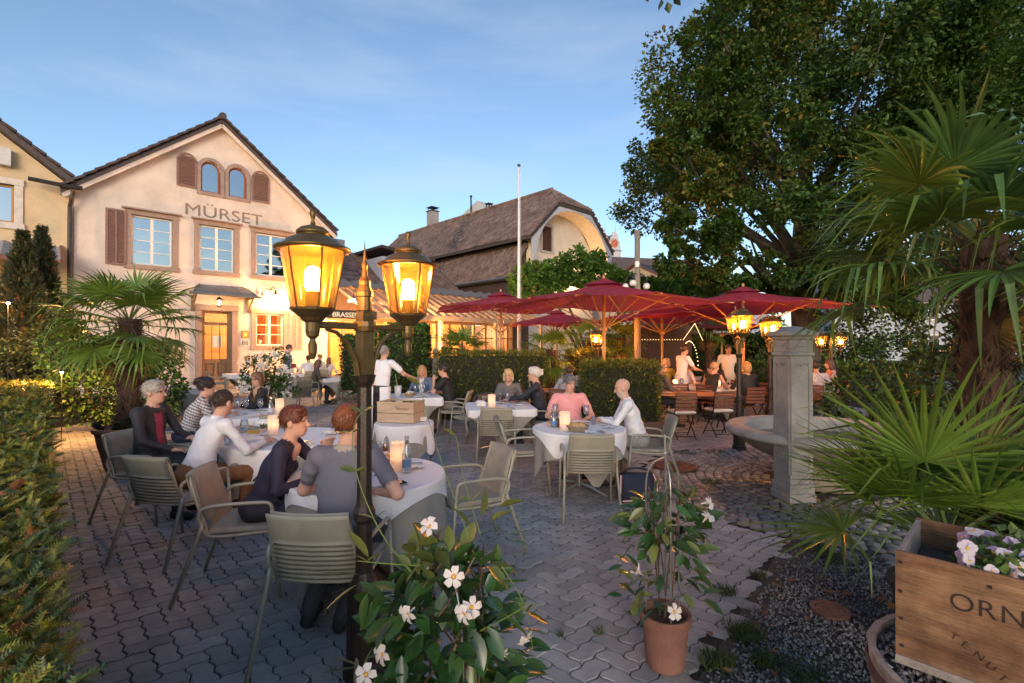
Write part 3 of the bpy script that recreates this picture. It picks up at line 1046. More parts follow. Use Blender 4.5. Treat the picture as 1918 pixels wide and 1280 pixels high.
# sheet metal canopy over the door
ca, cb_ = fu(352, 545)[0], fu(470, 545)[0]
cz = fu(410, 536)[1]
cn = MB()
N_ = 10
for i in range(N_):
    t0, t1 = i / N_, (i + 1) / N_
    def cp(t, side):
        uu = (ca - .1 + 0.25 * t if side == 0 else cb_ + .05 - .25 * t)
        return None
pr = [(0.0, cz + 0.02), (-0.35, cz - 0.10), (-0.75, cz - 0.30), (-0.86, cz - 0.40)]
ins = [0.38, 0.22, 0.05, 0.0]
V_ = []
for (yy, zz), q in zip(pr, ins):
    V_ += [(ca + q, yy, zz), (cb_ - q, yy, zz), (cb_ - q, yy, zz - .035), (ca + q, yy, zz - .035)]
F_ = []
for i in range(3):
    for k in range(4):
        k2 = (k + 1) % 4
        F_.append((4 * i + k, 4 * i + k2, 4 * i + 4 + k2, 4 * i + 4 + k))
F_.append((12, 13, 14, 15))
cn.add(V_, F_)
for k in range(5):
    uu = ca + .38 + (cb_ - ca - .76) * k / 4
    ue = ca + (cb_ - ca) * k / 4
    cn.tube([(uu, 0, cz + .03), (ue * .5 + uu * .5, -.35, cz - .09), (ue, -.84, cz - .37)], .018, 5)
can = cn.build('door_canopy', M_ZINC, HOUSE)
gt = MB()
gt.tube([(ca - .12, -0.90, cz - .40), (cb_ + .12, -0.90, cz - .44)], .05, 8)
gt.tube([(cb_ + .12, -0.90, cz - .44), (cb_ + .22, -0.8, cz - .5), (cb_ + .42, -.3, cz - .52)], .03, 6)
gt.build('gutter', M_ZINC, can)
bkts = MB()
for uu in (ca + .12, cb_ - .12):
    bkts.box((uu, -.4, cz - .46), (.06, .8, .08))
    bkts.tube([(uu, -.06, cz - 1.0), (uu, -.35, cz - .75), (uu, -.7, cz - .5)], .035, 6)
    bkts.box((uu, -.03, cz - .72), (.07, .06, .62))
bkts.build('bracket', M_DOOR, can)
# painted name
FM = Matrix(((1, 0, 0), (0, 0, -1), (0, 1, 0)))
ua, za = fu(343, 397)
ub, zb2 = fu(491, 414)
tx = text_mesh('MÜRSET', 0.62, 0.004, M_LETTER, 'painted_name', HOUSE, (ua, -0.012, za - .06), FM)
wd_ = max(v.co.x for v in tx.data.vertices)
for v in tx.data.vertices:
    v.co.x *= (ub - ua) / wd_
# menu boards by the door
for (x0, y0, x1, y1, nm, cc, rows) in ((452, 620, 465, 634, 'menu_board', (.75, .32, .03), 0), (451, 635, 465, 648, 'menu_board', (.10, .11, .12), 3)):
    u0, u1, zb_, zt_ = furect(x0, y0, x1, y1)
    mb_ = MB().box(((u0 + u1) / 2, -.03, (zb_ + zt_) / 2), (u1 - u0, .05, zt_ - zb_), bev=.008).build(nm, pm('board_frame_%d' % y0, (.12, .12, .10) if rows == 0 else (.7, .68, .62), .5), HOUSE)
    q = MB().box(((u0 + u1) / 2, -.058, (zb_ + zt_) / 2), ((u1 - u0) * .8, .006, (zt_ - zb_) * .8)).build('panel', pm('board_face_%d' % y0, cc, .5, var=.3, scale=20), mb_)
    k = MB()
    if rows:
        for sgn in (-1, 1):
            k.lathe([(.035, 0), (.05, 0)], 12, (0, 0, 0))
        k = MB()
        cx_, cz_ = (u0 + u1) / 2, zt_ - (zt_ - zb_) * .3
        for sgn in (-1, 1):
            k.tube([(cx_ + sgn * .045 + .04 * math.cos(a), -.064, cz_ + .04 * math.sin(a)) for a in arc(11, 0, 2 * math.pi)], .010, 5)
        for r_ in range(3):
            k.box((cx_, -.063, cz_ - .10 - .05 * r_), ((u1 - u0) * (.55 - .1 * r_), .004, .014))
        k.build('white_print', M_WHITE, mb_)
    else:
        k.box(((u0 + u1) / 2, -.063, (zb_ + zt_) / 2), ((u1 - u0) * .4, .004, (zt_ - zb_) * .45))
        k.build('pale_print', pm('pale_print', (.8, .6, .2), .6), mb_)
# downpipe at the joint with the yellow house
dp = MB()
dp.tube([(-.02, -.35, 6.85), (-.06, -.30, 6.6), (-.10, -.14, 6.35), (-.10, -.10, 6.0), (-.10, -.10, 0.0)], .065, 10)
dp.tube([(-1.1, -.42, 7.0), (-.02, -.42, 6.95), (.2, -.42, 6.97)], .07, 8)
dp.build('downpipe', M_DARKMET, HOUSE)
# porch lantern and wall lamp
def to_w(u, v, z):
    return HO + UD * u + VD * v + Vector((0, 0, z))
M_BLACK = pm('black_iron', (.025, .024, .024), .45, var=.2, metal=.4, bump=.1)
M_BULB = emit('lit_bulb', (1.0, 0.72, 0.38), 26.0)
M_BULBSOFT = emit('lit_globe', (1.0, 0.66, 0.30), 9.0)
pu, pz = fu(405, 563)
PL = thing('porch_lantern', 'small lit iron lantern hanging under the door canopy', 'lantern', to_w(pu, -.45, cz - .62), UANG)
m = MB()
m.tube([(0, 0, .30), (0, 0, .12)], .012, 6)
m.lathe([(.0, .14), (.05, .12), (.13, .05), (.13, .035), (.0, .035)], 10)
m.lathe([(.0, -.26), (.08, -.25), (.08, -.23), (.0, -.23)], 10)
for k in range(6):
    a = k * math.pi / 3
    m.tube([(.115 * math.cos(a), .115 * math.sin(a), .04), (.075 * math.cos(a), .075 * math.sin(a), -.24)], .008, 5)
m.build('cage', M_BLACK, PL)
MB().lathe([(0, -.16), (.05, -.13), (.06, -.08), (.05, -.02), (0, 0)], 12).build('bulb', M_BULB, PL, smooth=True)
lamp('porch_light', (0, 0, -.08), 170, WARM, .05, PL)
wu, wz = fu(514, 557)
WL = thing('wall_lamp', 'lit glass wall lamp on curled iron arm beside the canopy', 'lamp', to_w(wu - .15, 0, wz + .28), UANG)
m = MB()
m.lathe([(0, 0), (.07, 0), (.07, .03), (0, .03)], 12)
m.tube([(0, 0, 0), (0, -.15, .12), (0, -.32, .12), (.05, -.42, .0), (.06, -.42, -.06)], .016, 7)
m.tube([(0, -.05, .02), (-.22, -.10, .06), (-.36, -.12, .0), (-.38, -.12, -.08)], .012, 6)
m.lathe([(.03, .02), (.05, -.04), (.05, -.10), (.19, -.17), (.20, -.18), (.05, -.11)], 16, (.06, -.42, -.06))
m.lathe([(.02, 0), (.035, -.04), (.035, -.10), (.05, -.20), (.0, -.22)], 10, (-.38, -.12, -.06))
m.build('arm_and_shade', M_BLACK, WL)
MB().lathe([(0, -.34), (.06, -.32), (.10, -.26), (.10, -.20), (.05, -.14), (0, -.13)], 14, (.06, -.42, -.06)).build('globe', M_BULBSOFT, WL, smooth=True)
lamp('wall_light', (.06, -.46, -.45), 130, WARM, .08, WL)

# ------------------------------------------------------------------ the yellow house next door
YH = thing('neighbour_house', 'yellow plastered gabled house with pale framed upper window', 'house', HO, UANG)
YW = 9.5
ya_z = 7.05 + math.tan(R(38.5)) * YW / 2
y0_, y1_, yzb, yzt = furect(-30, 338, 25, 418)
yw = loop_fill([[(-YW, 0), (-0.012, 0), (-0.012, 7.0), (-YW / 2, ya_z), (-YW, 7.0)], rect(y0_, y1_, yzb, yzt)], 0.02, 0.28)
yw.build('front_wall', M_YELLOW, YH)
m = MB()
m.add([(-YW, .03, 0), (-YW, 8, 0), (-YW, 8, 7), (-YW, .03, 7)], [(0, 1, 2, 3)])
m.add([(-YW, 8, 0), (-.02, 8, 0), (-.02, 8, 7), (-YW / 2, 8, ya_z), (-YW, 8, 7)], [(0, 1, 2, 3, 4)])
m.add([(-.03, .5, 0), (-.03, 8, 0), (-.03, 8, 7), (-.03, .5, 7)], [(0, 3, 2, 1)])
m.build('rear_wall', M_YELLOW, YH)
rf = MB()
sa = R(38.5)
for sgn in (-1, 1):
    ue = -YW / 2 + sgn * (YW / 2 + (0.05 if sgn > 0 else .4))
    ze = ya_z - math.tan(sa) * abs(ue + YW / 2)
    rf.add([(-YW / 2, -.3, ya_z + .2), (ue, -.3, ze + .2), (ue, 8.3, ze + .2), (-YW / 2, 8.3, ya_z + .2), (-YW / 2, -.3, ya_z), (ue, -.3, ze), (ue, 8.3, ze), (-YW / 2, 8.3, ya_z)],
           [(0, 1, 2, 3), (4, 7, 6, 5), (0, 4, 5, 1), (1, 5, 6, 2)])
yr = rf.build('roof', M_DARKROOF, YH)
for k in range(14):
    L_ = YW / 2 / math.cos(sa)
    s_ = (k + .5) * L_ / 14
    obj('verge_tile', vt, yr, (-YW / 2 + s_ * math.cos(sa), -.2, ya_z + .26 - s_ * math.sin(sa)), (0, sa - .1, 0))
win = casing(YH, y0_, y1_, yzb, yzt, .2, y=.02, mat=pm('pale_stone_trim', (.62, .56, .50), .8))
sash(win, y0_ + .01, y1_ - .01, yzb + .01, yzt - .01, .14, 1, 1, M_MIRROR, mat=pm('amber_sash', (.45, .24, .08), .6))
# corrugated awning of the yellow house
aw = MB()
u_a, u_b = -5.5, -0.35
nC = 60
za_, zb_ = 5.0, 4.35
for i in range(nC):
    ua_, ub_ = u_a + (u_b - u_a) * i / nC, u_a + (u_b - u_a) * (i + 1) / nC
    ha, hb = .035 * math.sin(i * 1.57), .035 * math.sin((i + 1) * 1.57)
    aw.add([(ua_, -.02, za_ + ha), (ub_, -.02, za_ + hb), (ub_, -1.6, zb_ + hb), (ua_, -1.6, zb_ + ha)], [(0, 1, 2, 3)])
AW = aw.build('corrugated_awning', pm('fibre_cement', (.28, .27, .27), .7, var=.2, scale=4, stretch=(8, 1, 1)), YH)
m = MB()
m.box(((u_a + u_b) / 2, -1.62, zb_ - .06), (u_b - u_a, .05, .12))
m.box((u_b + .03, -.8, (za_ + zb_) / 2), (.06, 1.75, .10), M=Matrix.Rotation(math.atan2(za_ - zb_, 1.6), 3, 'X'))
for uu in (u_a + .2, u_b - .1):
    m.tube([(uu, -1.5, zb_ - .1), (uu, -.1, 3.4)], .04, 6)
m.build('awning_frame', pm('red_brown_wood', (.22, .09, .06), .7), AW)
ls = MB().box((fu(-2, 294)[0], -.12, fu(0, 294)[1]), (.5, .2, .55), bev=.02)
ls.build('sign_box', pm('white_signbox', (.6, .58, .56), .5), YH)

# ------------------------------------------------------------------ brasserie glass front and pergola
M_BROWNWOOD = pm('varnished_brown_wood', (.20, .10, .045), .5, col2=(.30, .16, .07), scale=6, stretch=(4, 4, .6))
BR = thing('brasserie_front', 'low glazed brown timber restaurant front lit warm from inside', 'building', HO, UANG)
m = MB()
BU0, BU1 = HW + .02, 21.5
for i in range(15):
    uu = BU0 + .1 + (BU1 - BU0 - .2) * i / 14
    m.box((uu, .55, 1.45), (.14, .14, 2.9))
m.box(((BU0 + BU1) / 2, .545, 2.98), (BU1 - BU0, .2, .22))
m.box(((BU0 + BU1) / 2, .55, .15), (BU1 - BU0, .16, .3))
m.box(((BU0 + BU1) / 2, .55, 2.1), (BU1 - BU0, .10, .07))
m.build('timber_frame', M_BROWNWOOD, BR)
for i in range(14):
    uu = BU0 + .1 + (BU1 - BU0 - .2) * i / 14
    du = (BU1 - BU0 - .2) / 14
    p = MB()
    p.add([(uu + .07, .55, .3), (uu + du - .07, .55, .3), (uu + du - .07, .55, 2.87), (uu + .07, .55, 2.87)], [(0, 1, 2, 3)])
    p.build('pane', M_CLEAR, BR)
m = MB()
m.add([(BU0, 5, 0), (BU1, 5, 0), (BU1, 5, 3.1), (BU0, 5, 3.1)], [(0, 1, 2, 3)])
m.add([(BU0, .6, 3.12), (BU1, .6, 3.12), (BU1, 5, 3.12), (BU0, 5, 3.12)], [(0, 1, 2, 3)])
m.add([(BU1, .6, 0), (BU1, 5, 0), (BU1, 5, 3.1), (BU1, .6, 3.1)], [(0, 1, 2, 3)])
for i in range(9):
    m.box((BU0 + 1 + i * 1.35, 4.6, 1.2), (.7, .5, 2.4))
m.build('warm_interior', pm('warm_timber_interior', (.42, .22, .09), .8, var=.35, scale=1.5), BR)
for i in range(4):
    lamp('interior_light', (BU0 + 1.4 + i * 3.2, 2.6, 2.5), 420, (1, .52, .18), .2, BR)
m = MB()
m.box(((BU0 + BU1) / 2, .42, 3.85), (BU1 - BU0, .10, 1.5))
m.build('upper_fascia', pm('dark_fascia_wood', (.10, .055, .035), .7, col2=(.15, .08, .05), scale=5, stretch=(6, 6, .5)), BR)
PG = thing('pergola', 'sloping timber and glass terrace pergola in front of brasserie', 'pergola', HO, UANG)
PU0, PU1 = 8.95, 19.6
pv_b, pv_f, pz_b, pz_f = 0.2, -3.4, 4.50, 2.95
M_RAFT = pm('pergola_steel', (.36, .25, .17), .55, var=.2, scale=5)
m = MB()
m.box(((PU0 + PU1) / 2, pv_b, pz_b), (PU1 - PU0, .14, .2))
m.box(((PU0 + PU1) / 2, pv_f, pz_f), (PU1 - PU0, .14, .22))
m.box(((PU0 + PU1) / 2, (pv_b + pv_f) / 2, (pz_b + pz_f) / 2 - .08), (PU1 - PU0, .08, .12))
m.build('beam', M_RAFT, PG)
for k in range(4):
    MB().box((PU0 + .3 + k * 3.4, pv_f, pz_f / 2 - .06), (.14, .138, pz_f - .12)).build('post', M_RAFT, PG)
rl = math.hypot(pv_b - pv_f, pz_b - pz_f)
rme = MB().box((0, 0, 0), (.07, rl, .12)).mesh('rafter')
rme.materials.append(M_RAFT)
ra = math.atan2(pz_b - pz_f, pv_b - pv_f)
for k in range(22):
    obj('rafter', rme, PG, (PU0 + .1 + (PU1 - PU0 - .2) * k / 21, (pv_b + pv_f) / 2, (pz_b + pz_f) / 2 + .1), (ra, 0, 0))
M_ROOFGL = glassmat('roof_glass', (.85, .87, .9), .04, .1, body=.08, bodycol=(.4, .4, .4), graze=.22)
gme = MB().add([(-.23, -rl / 2, -.02), (.23, -rl / 2, -.02), (.23, rl / 2, -.02), (-.23, rl / 2, -.02)], [(0, 1, 2, 3)]).mesh('roof_pane')
gme.materials.append(M_ROOFGL)
for k in range(21):
    obj('roof_pane', gme, PG, (PU0 + .1 + (PU1 - PU0 - .2) * (k + .5) / 21, (pv_b + pv_f) / 2, (pz_b + pz_f) / 2 + .1), (ra, 0, 0))
lme = MB().box((0, 0, 0), (.62, .95, .035)).mesh('louvre')
lme.materials.append(pm('grey_louvre', (.16, .14, .13), .6, var=.2))
for k in range(15):
    obj('louvre', lme, PG, (PU0 + .5 + k * .71, .0, pz_b + .12), (R(24), R(-14), 0))
# name on the fascia above the glass doors
sg = MB().box((10.35, pv_f - .09, pz_f - .02), (2.5, .04, .34)).build('name_board', pm('dark_sign_board', (.05, .045, .035), .5), PG)
s0 = fu(622, 588, pv_f - .12)
s1 = fu(664, 588, pv_f - .12)
tx = text_mesh('BRASSERIE', .27, .012, pm('cream_letters', (.85, .76, .55), .5), 'letters', PG, (s0[0], pv_f - .125, s0[1] - .11), FM, bold=.005)
wd_ = max(v.co.x for v in tx.data.vertices)
for v in tx.data.vertices:
    v.co.x *= (s1[0] - s0[0]) * 9 / 6.3 / wd_
sg.location = (s0[0] + (s1[0] - s0[0]) * 9 / 6.3 / 2 - 10.35, 0, s0[1] - pz_f + .02)
def spot_lamp(label, u, v, z, power, r=.06):
    t = thing('pergola_lamp', label, 'lamp', to_w(u, v, z), UANG)
    m = MB()
    m.tube([(0, 0, .35), (0, 0, .06)], .012, 6)
    m.lathe([(0, .10), (.05, .09), (.10, .0), (.09, -.0), (.04, .07)], 12)
    m.build('lamp_holder', M_BLACK, t)
    MB().lathe([(0, -r), (r * .7, -r * .7), (r, 0), (r * .7, r * .7), (0, r)], 12).build('bulb', M_BULB, t, smooth=True)
    lamp('pergola_light', (0, 0, -.08), power, WARM, .06, t)
u_, z_ = fu(662, 560, -2.0)
spot_lamp('bright hanging lamp under the pergola rafters above the name board', u_, -2.0, z_, 900)
u_, z_ = fu(798, 621, -3.6)
spot_lamp('bright bulb hanging low at the pergola edge near a palm', u_, -3.6, z_, 900)
u_, z_ = fu(706, 598, -2.6)
spot_lamp('small lamp under the pergola behind the lamp post arms', u_, -2.6, z_ + .1, 200, .04)

# ------------------------------------------------------------------ the old barn with arched gable
BO = Vector((1.25, 32.0, 0))
BARN = thing('old_barn', 'old dark timber barn with tiled roof and pale arched gable end', 'barn', BO, UANG)
M_DWOOD = pm('dark_barn_wood', (.045, .028, .024), .85, col2=(.085, .055, .045), scale=5, stretch=(7, 7, .25), bump=.4, bscale=20)
M_TILE = pm('weathered_roof_tile', (.155, .088, .066), .85, col2=(.27, .175, .135), scale=.9, island=.34, hue=.012, detail=7)
M_CREAM = pm('cream_gable_plaster', (.56, .51, .44), .9, var=.06, scale=2)
M_PALEBD = pm('pale_vault_boards', (.72, .60, .44), .8, var=.08, scale=3)
M_GREYBD = pm('pale_grey_boards', (.46, .47, .52), .8, var=.12, scale=5, stretch=(6, 6, .4))
RU, RZ, EZ, EU, VF, VB = 3.65, 12.9, 8.66, -0.8, -0.8, 22.5
sl_ = (RZ - EZ) / (RU - EU)
HU = 1.9
HZ_ = EZ + sl_ * (HU - EU)
RP = (RU, 1.5, RZ)
poly_left = [(EU, VF, EZ), (HU, VF, HZ_), RP, (RU, VB, RZ), (EU, VB, EZ)]
UR = 2 * RU - EU
HUR = 2 * RU - HU
poly_right = [(UR, VF, EZ), (UR, VB, EZ), (RU, VB, RZ), RP, (HUR, VF, HZ_)]
poly_hip = [(HU, VF, HZ_), (HUR, VF, HZ_), RP]
rb = MB()
for pl in (poly_left, poly_right, poly_hip):
    n = len(pl)
    rb.add([Vector(p) for p in pl] + [Vector(p) - Vector((0, 0, .22)) for p in pl], [tuple(range(n)), tuple(range(2 * n - 1, n - 1, -1))] + [(i, n + i, n + (i + 1) % n, (i + 1) % n) for i in range(n)])
broof = rb.build('roof', pm('roof_underboards', (.06, .045, .04), .9), BARN)
def tile_patch(polys, name, parent, tw=.20, ex=.24, mat=None, sag=0.0):
    """overlapping plain tiles over planar polygons [(polygon, eave direction, up direction)]"""
    bvv = np.array([(-.48, 0, .016), (.48, 0, .016), (.48, 1.45, .0), (-.48, 1.45, .0), (-.48, 0, -.010), (.48, 0, -.010), (0, -.16, .016), (0, -.16, -.01)])
    bff = np.array([(0, 1, 2), (0, 2, 3), (0, 6, 1), (4, 7, 6), (4, 6, 0), (7, 5, 1), (7, 1, 6)])
    VV, FF, off = [], [], 0
    for pl, ed, upd in polys:
        P0 = np.array(pl[0], float)
        e, u2 = np.array(ed, float), np.array(upd, float)
        e /= np.linalg.norm(e); u2 /= np.linalg.norm(u2)
        nrm = np.cross(e, u2)
        pts2 = [((np.array(p) - P0) @ e, (np.array(p) - P0) @ u2) for p in pl]
        a0, a1 = min(p[0] for p in pts2), max(p[0] for p in pts2)
        b0, b1 = min(p[1] for p in pts2), max(p[1] for p in pts2)
        A, B = [], []
        row = 0
        bb_ = b0
        while bb_ < b1 - .05:
            aa = a0 + (tw / 2 if row % 2 else 0)
            while aa < a1:
                inside = False
                cxx, cyy = aa, bb_ + ex * .3
                j = len(pts2) - 1
                for i in range(len(pts2)):
                    xi, yi = pts2[i]; xj, yj = pts2[j]
                    if (yi > cyy) != (yj > cyy) and cxx < (xj - xi) * (cyy - yi) / (yj - yi) + xi:
                        inside = not inside
                    j = i
                if inside:
                    A.append(aa); B.append(bb_)
                aa += tw
            bb_ += ex
            row += 1
        A, B = np.array(A), np.array(B)
        n = len(A)
        wob = .025 * np.sin(A * .9 + B * .5) + .02 * np.sin(A * .37 + 2)
        pos = P0 + A[:, None] * e + B[:, None] * u2 + nrm * (.03 + wob + RNG.normal(0, .006, n))[:, None]
        base = np.stack([e * tw, u2 * ex, nrm], 1)
        Ms = np.tile(base, (n, 1, 1))
        Ms[:, :, 0] += nrm * RNG.normal(0, .006, n)[:, None]
        Ms[:, :, 1] += e * RNG.normal(0, .006, n)[:, None]
        v, f = inst(bvv, bff, pos, Ms)
        VV.append(v); FF.append(f + off); off += len(v)
    o = obj(name, npmesh(name, np.vstack(VV), np.vstack(FF), mat or M_TILE), parent)
    return tag(o, kind='stuff')
tile_patch([(poly_left, (0, -1, 0), (RU - EU, 0, RZ - EZ)), (poly_hip, (1, 0, 0), (0, 1.5 - VF, RZ - HZ_)), (poly_right, (0, 1, 0), (-(UR - RU), 0, RZ - EZ))], 'roof_tiles', broof)
rg_ = MB()
nr = 34
for k in range(nr):
    v0 = 1.4 + (VB - 1.4) * k / nr
    v1 = 1.4 + (VB - 1.4) * (k + 1.15) / nr
    rg_.tube([(RU, v0, RZ + .07), (RU, v1, RZ + .10)], [.15, .13], 8)
for (a, b) in (((HU, VF, HZ_), RP), ((HUR, VF, HZ_), RP)):
    a, b = Vector(a), Vector(b)
    for k in range(10):
        rg_.tube([a.lerp(b, k / 10) + Vector((0, 0, .06)), a.lerp(b, (k + 1.1) / 10) + Vector((0, 0, .09))], [.13, .11], 8)
rg_.build('ridge_tiles', M_TILE, broof)
# lean-to roof below the upper eave
LU0, LZ0, LU1, LZ1 = -0.15, 8.25, -1.75, 6.0
lp_ = [(LU1, .1, LZ1), (LU0, .1, LZ0), (LU0, VB, LZ0), (LU1, VB, LZ1)]
m = MB()
m.add([Vector(p) for p in lp_] + [Vector(p) - Vector((0, 0, .2)) for p in lp_], [(0, 1, 2, 3), (7, 6, 5, 4)] + [(i, 4 + i, 4 + (i + 1) % 4, (i + 1) % 4) for i in range(4)])
lroof = m.build('lean_to_roof', pm('roof_underboards', (.06, .045, .04), .9), BARN)
tile_patch([(lp_, (0, -1, 0), (LU0 - LU1, 0, LZ0 - LZ1))], 'roof_tiles', lroof)
MB().tube([(LU1 - .08, .0, LZ1 - .05), (LU1 - .08, VB, LZ1 - .05)], .08, 8).build('gutter', M_ZINC, lroof)
# walls
m = MB()
m.box((-0.1, (VB + .3) / 2, 4.3), (.12, VB - .3, 8.4))
m.box((-1.35, VB / 2 + .2, 2.9), (.14, VB - .5, 5.8))
m.prism([(-1.5, 0), (-.05, 0), (-.05, 8.2), (-1.62, 6.0), (-1.5, 5.9)], .12, o=(0, .2, 0))
m.add([(7.5, .7, 0), (7.5, VB, 0), (7.5, VB, 8.6), (7.5, .7, 8.6)], [(0, 1, 2, 3)])
m.add([(-.1, VB, 0), (7.5, VB, 0), (7.5, VB, 8.6), (RU, VB, RZ - .2), (-.1, VB, 8.6)], [(0, 1, 2, 3, 4)])
m.build('timber_wall', M_DWOOD, BARN)
bme = MB().box((0, 0, 0), (.035, .012, 5.7)).mesh('board')
kb = MB()
for i in range(11):
    kb.box((-1.45 + i * .13, .19, 3.2 + .1 * i), (.022, .03, 6.0 + .18 * i))
for i in range(90):
    kb.box((-1.43, .4 + i * .24, 2.9), (.03, .03, 5.8))
kb.build('cover_strips', M_DWOOD, BARN)
# gable wall, set back under the arch
GV = .65
gw = [rect(*sorted((1.75, 2.75)), 8.2, 9.9), rect(1.75, 2.6, 6.1, 7.3), rect(.25, .75, 6.3, 7.3)]
loop_fill([[(0.0, 0), (7.4, 0), (7.4, 8.6), (5.3, 10.9), (2.0, 10.9), (0.0, 8.6)]] + gw, GV, .2).build('gable_wall', M_CREAM, BARN)
for q, (u0, u1, z0, z1) in enumerate(((1.75, 2.75, 8.2, 9.9), (1.75, 2.6, 6.1, 7.3), (.25, .75, 6.3, 7.3))):
    win = casing(BARN, u0, u1, z0, z1, .16, y=GV, mat=pm('grey_trim', (.40, .37, .36), .8))
    if q == 0:
        k = MB()
        zz = z0 + .05
        while zz < z1:
            k.box(((u0 + u1) / 2, GV + .08, zz), (u1 - u0, .015, .09), M=Matrix.Rotation(R(-40), 3, 'X'))
            zz += .1
        k.build('louvre_slats', pm('brown_louvres', (.14, .07, .05), .7), win)
        MB().box(((u0 + u1) / 2, GV + .19, (z0 + z1) / 2), (u1 - u0, .01, z1 - z0)).build('backing', M_ROOMDARK, win)
    else:
        sash(win, u0 + .01, u1 - .01, z0 + .01, z1 - .01, GV + .1, 1, 2, M_MIRROR, mat=pm('amber_sash', (.45, .24, .08), .6))
# arch: vault of boards and the fascia in front
def arch_pt(t):               # t 0..1 from left springing to right springing
    a = math.pi * (1 - t)
    return (RU + 3.95 * math.cos(a), 6.9 + 4.0 * math.sin(a) ** .92)
NB = 26
for k in range(NB):
    a, b = arch_pt(k / NB), arch_pt((k + 1) / NB)
    g = .006
    m = MB()
    m.add([(a[0], VF + .1, a[1]), (b[0], VF + .1, b[1]), (b[0], GV + .02, b[1]), (a[0], GV + .02, a[1]),
           (a[0], VF + .1, a[1] + .03), (b[0], VF + .1, b[1] + .03), (b[0], GV + .02, b[1] + .03), (a[0], GV + .02, a[1] + .03)],
          [(0, 1, 2, 3), (7, 6, 5, 4), (0, 4, 5, 1), (1, 5, 6, 2), (2, 6, 7, 3), (3, 7, 4, 0)])
    m.build('vault_board', M_PALEBD, BARN)
outer = [(EU + .1, EZ - .12), (HU, HZ_ - .2), (HUR, HZ_ - .2), (UR - .1, EZ - .12), (UR - .25, 6.9)]
lpf = [(EU + .25, 6.9)] + outer[:1] + outer[1:] + [arch_pt(1 - k / 24) for k in range(25)]
loop_fill([lpf], VF + .08, .05).build('arch_fascia', M_GREYBD, BARN)
fl = thing('flood_lamp', 'small lamp under the arch lighting the pale vault boards', 'lamp', BO + UD * 4.5 + VD * (-.1) + Vector((0, 0, 5.7)), UANG)
MB().box((0, 0, -.05), (.2, .12, .1), bev=.01).build('housing', M_BLACK, fl)
MB().box((0, 0, .006), (.16, .09, .01)).build('lens', M_BULB, fl)
lamp('vault_light', (.6, -.1, .3), 150, (1, .55, .22), .1, fl)

# chimneys, dormer box and vents on the barn ridge
def chimney(label, u, v, z0, z1, w_, parent=None, cap=True):
    t = thing('chimney', label, 'chimney', BO + UD * u + VD * v, UANG)
    MB().box((0, 0, (z0 + z1) / 2), (w_, w_, z1 - z0), bev=.02).build('stack', pm('grey_render', (.30, .27, .26), .9, var=.15), t)
    if cap:
        m = MB()
        m.box((0, 0, z1 + .04), (w_ + .14, w_ + .14, .08))
        for sx in (-1, 1):
            for sy in (-1, 1):
                m.box((sx * w_ * .35, sy * w_ * .35, z1 + .23), (.06, .06, .3))
        m.box((0, 0, z1 + .42), (w_ + .1, w_ + .1, .06))
        m.build('cap', M_DARKMET, t)
chimney('tall grey chimney rising behind the barn roof near its far end', 5.0, 18.5, 11, 14.9, .85)
chimney('small capped vent on the barn ridge', 4.6, 9.5, 12.4, 13.35, .45)
vp = thing('vent_pipe', 'thin black vent pipe standing on the barn ridge', 'pipe', BO + UD * 4.8 + VD * 12.2, UANG)
MB().tube([(0, 0, 12.3), (0, 0, 15.0)], .07, 8).build('pipe', M_BLACK, vp)
MB().tube([(0, 0, 15.0), (0, 0, 15.12)], .12, 8).build('cowl', M_BLACK, vp)
db = thing('roof_box', 'pale ribbed metal lift housing behind the barn ridge', 'roof box', BO + UD * 9.0 + VD * 15.5, UANG)
m = MB()
m.prism([(-1.6, 10), (1.6, 10), (1.6, 13.6), (-.9, 14.6), (-1.6, 14.0)], 4.0, M=Matrix.Rotation(R(90), 3, 'Z'), o=(0, -3, 0))
m.build('housing', pm('pale_ribbed_metal', (.52, .50, .50), .5, var=.05), db)
k = MB()
for i in range(16):
    k.box((0.02, -4.4 + i * .2, 12.0), (.06, .05, 3.6))
k.build('ribs', pm('pale_ribbed_metal', (.52, .50, .50), .5, var=.05), db)

# low connecting buildings behind the pergola
LB = thing('low_tiled_house', 'low building with brown tiled roof between restaurant house and barn', 'house', HO + UD * 8.9 + VD * 4.8, UANG)
m = MB()
m.box((5.5, 3.4, 2.2), (11, 6.4, 4.4))
m.build('wall', M_DWOOD, LB)
pl1 = [(-.2, -.4, 5.0), (11.4, -.4, 5.0), (11.4, 3.4, 7.6), (-.2, 3.4, 7.6)]
m = MB()
m.add([Vector(p) for p in pl1] + [Vector((p[0], 7.2 - p[1] + (0), p[2])) for p in pl1], [(0, 1, 2, 3), (4, 7, 6, 5)])
lr = m.build('roof', pm('roof_underboards', (.06, .045, .04), .9), LB)
tile_patch([(pl1, (1, 0, 0), (0, 3.8, 2.6))], 'roof_tiles', lr, .24, .28)
MB().box((3.6, 3.0, 7.7), (.9, .9, 1.2), bev=.02).build('chimney', pm('grey_render', (.30, .27, .26), .9, var=.15), lr)
SHD = thing('timber_shed', 'small grey boarded roof shed above the pergola beside the barn', 'shed', HO + UD * 14.4 + VD * 5.2, UANG)
m = MB()
m.box((1.6, 1.6, 3.6), (3.2, 3.0, 7.2))
m.build('wall', M_GREYBD, SHD)
m = MB()
m.box((1.6, 1.4, 7.5), (3.9, 3.8, .16), M=Matrix.Rotation(R(6), 3, 'Y'))
m.build('roof', M_DWOOD, SHD)

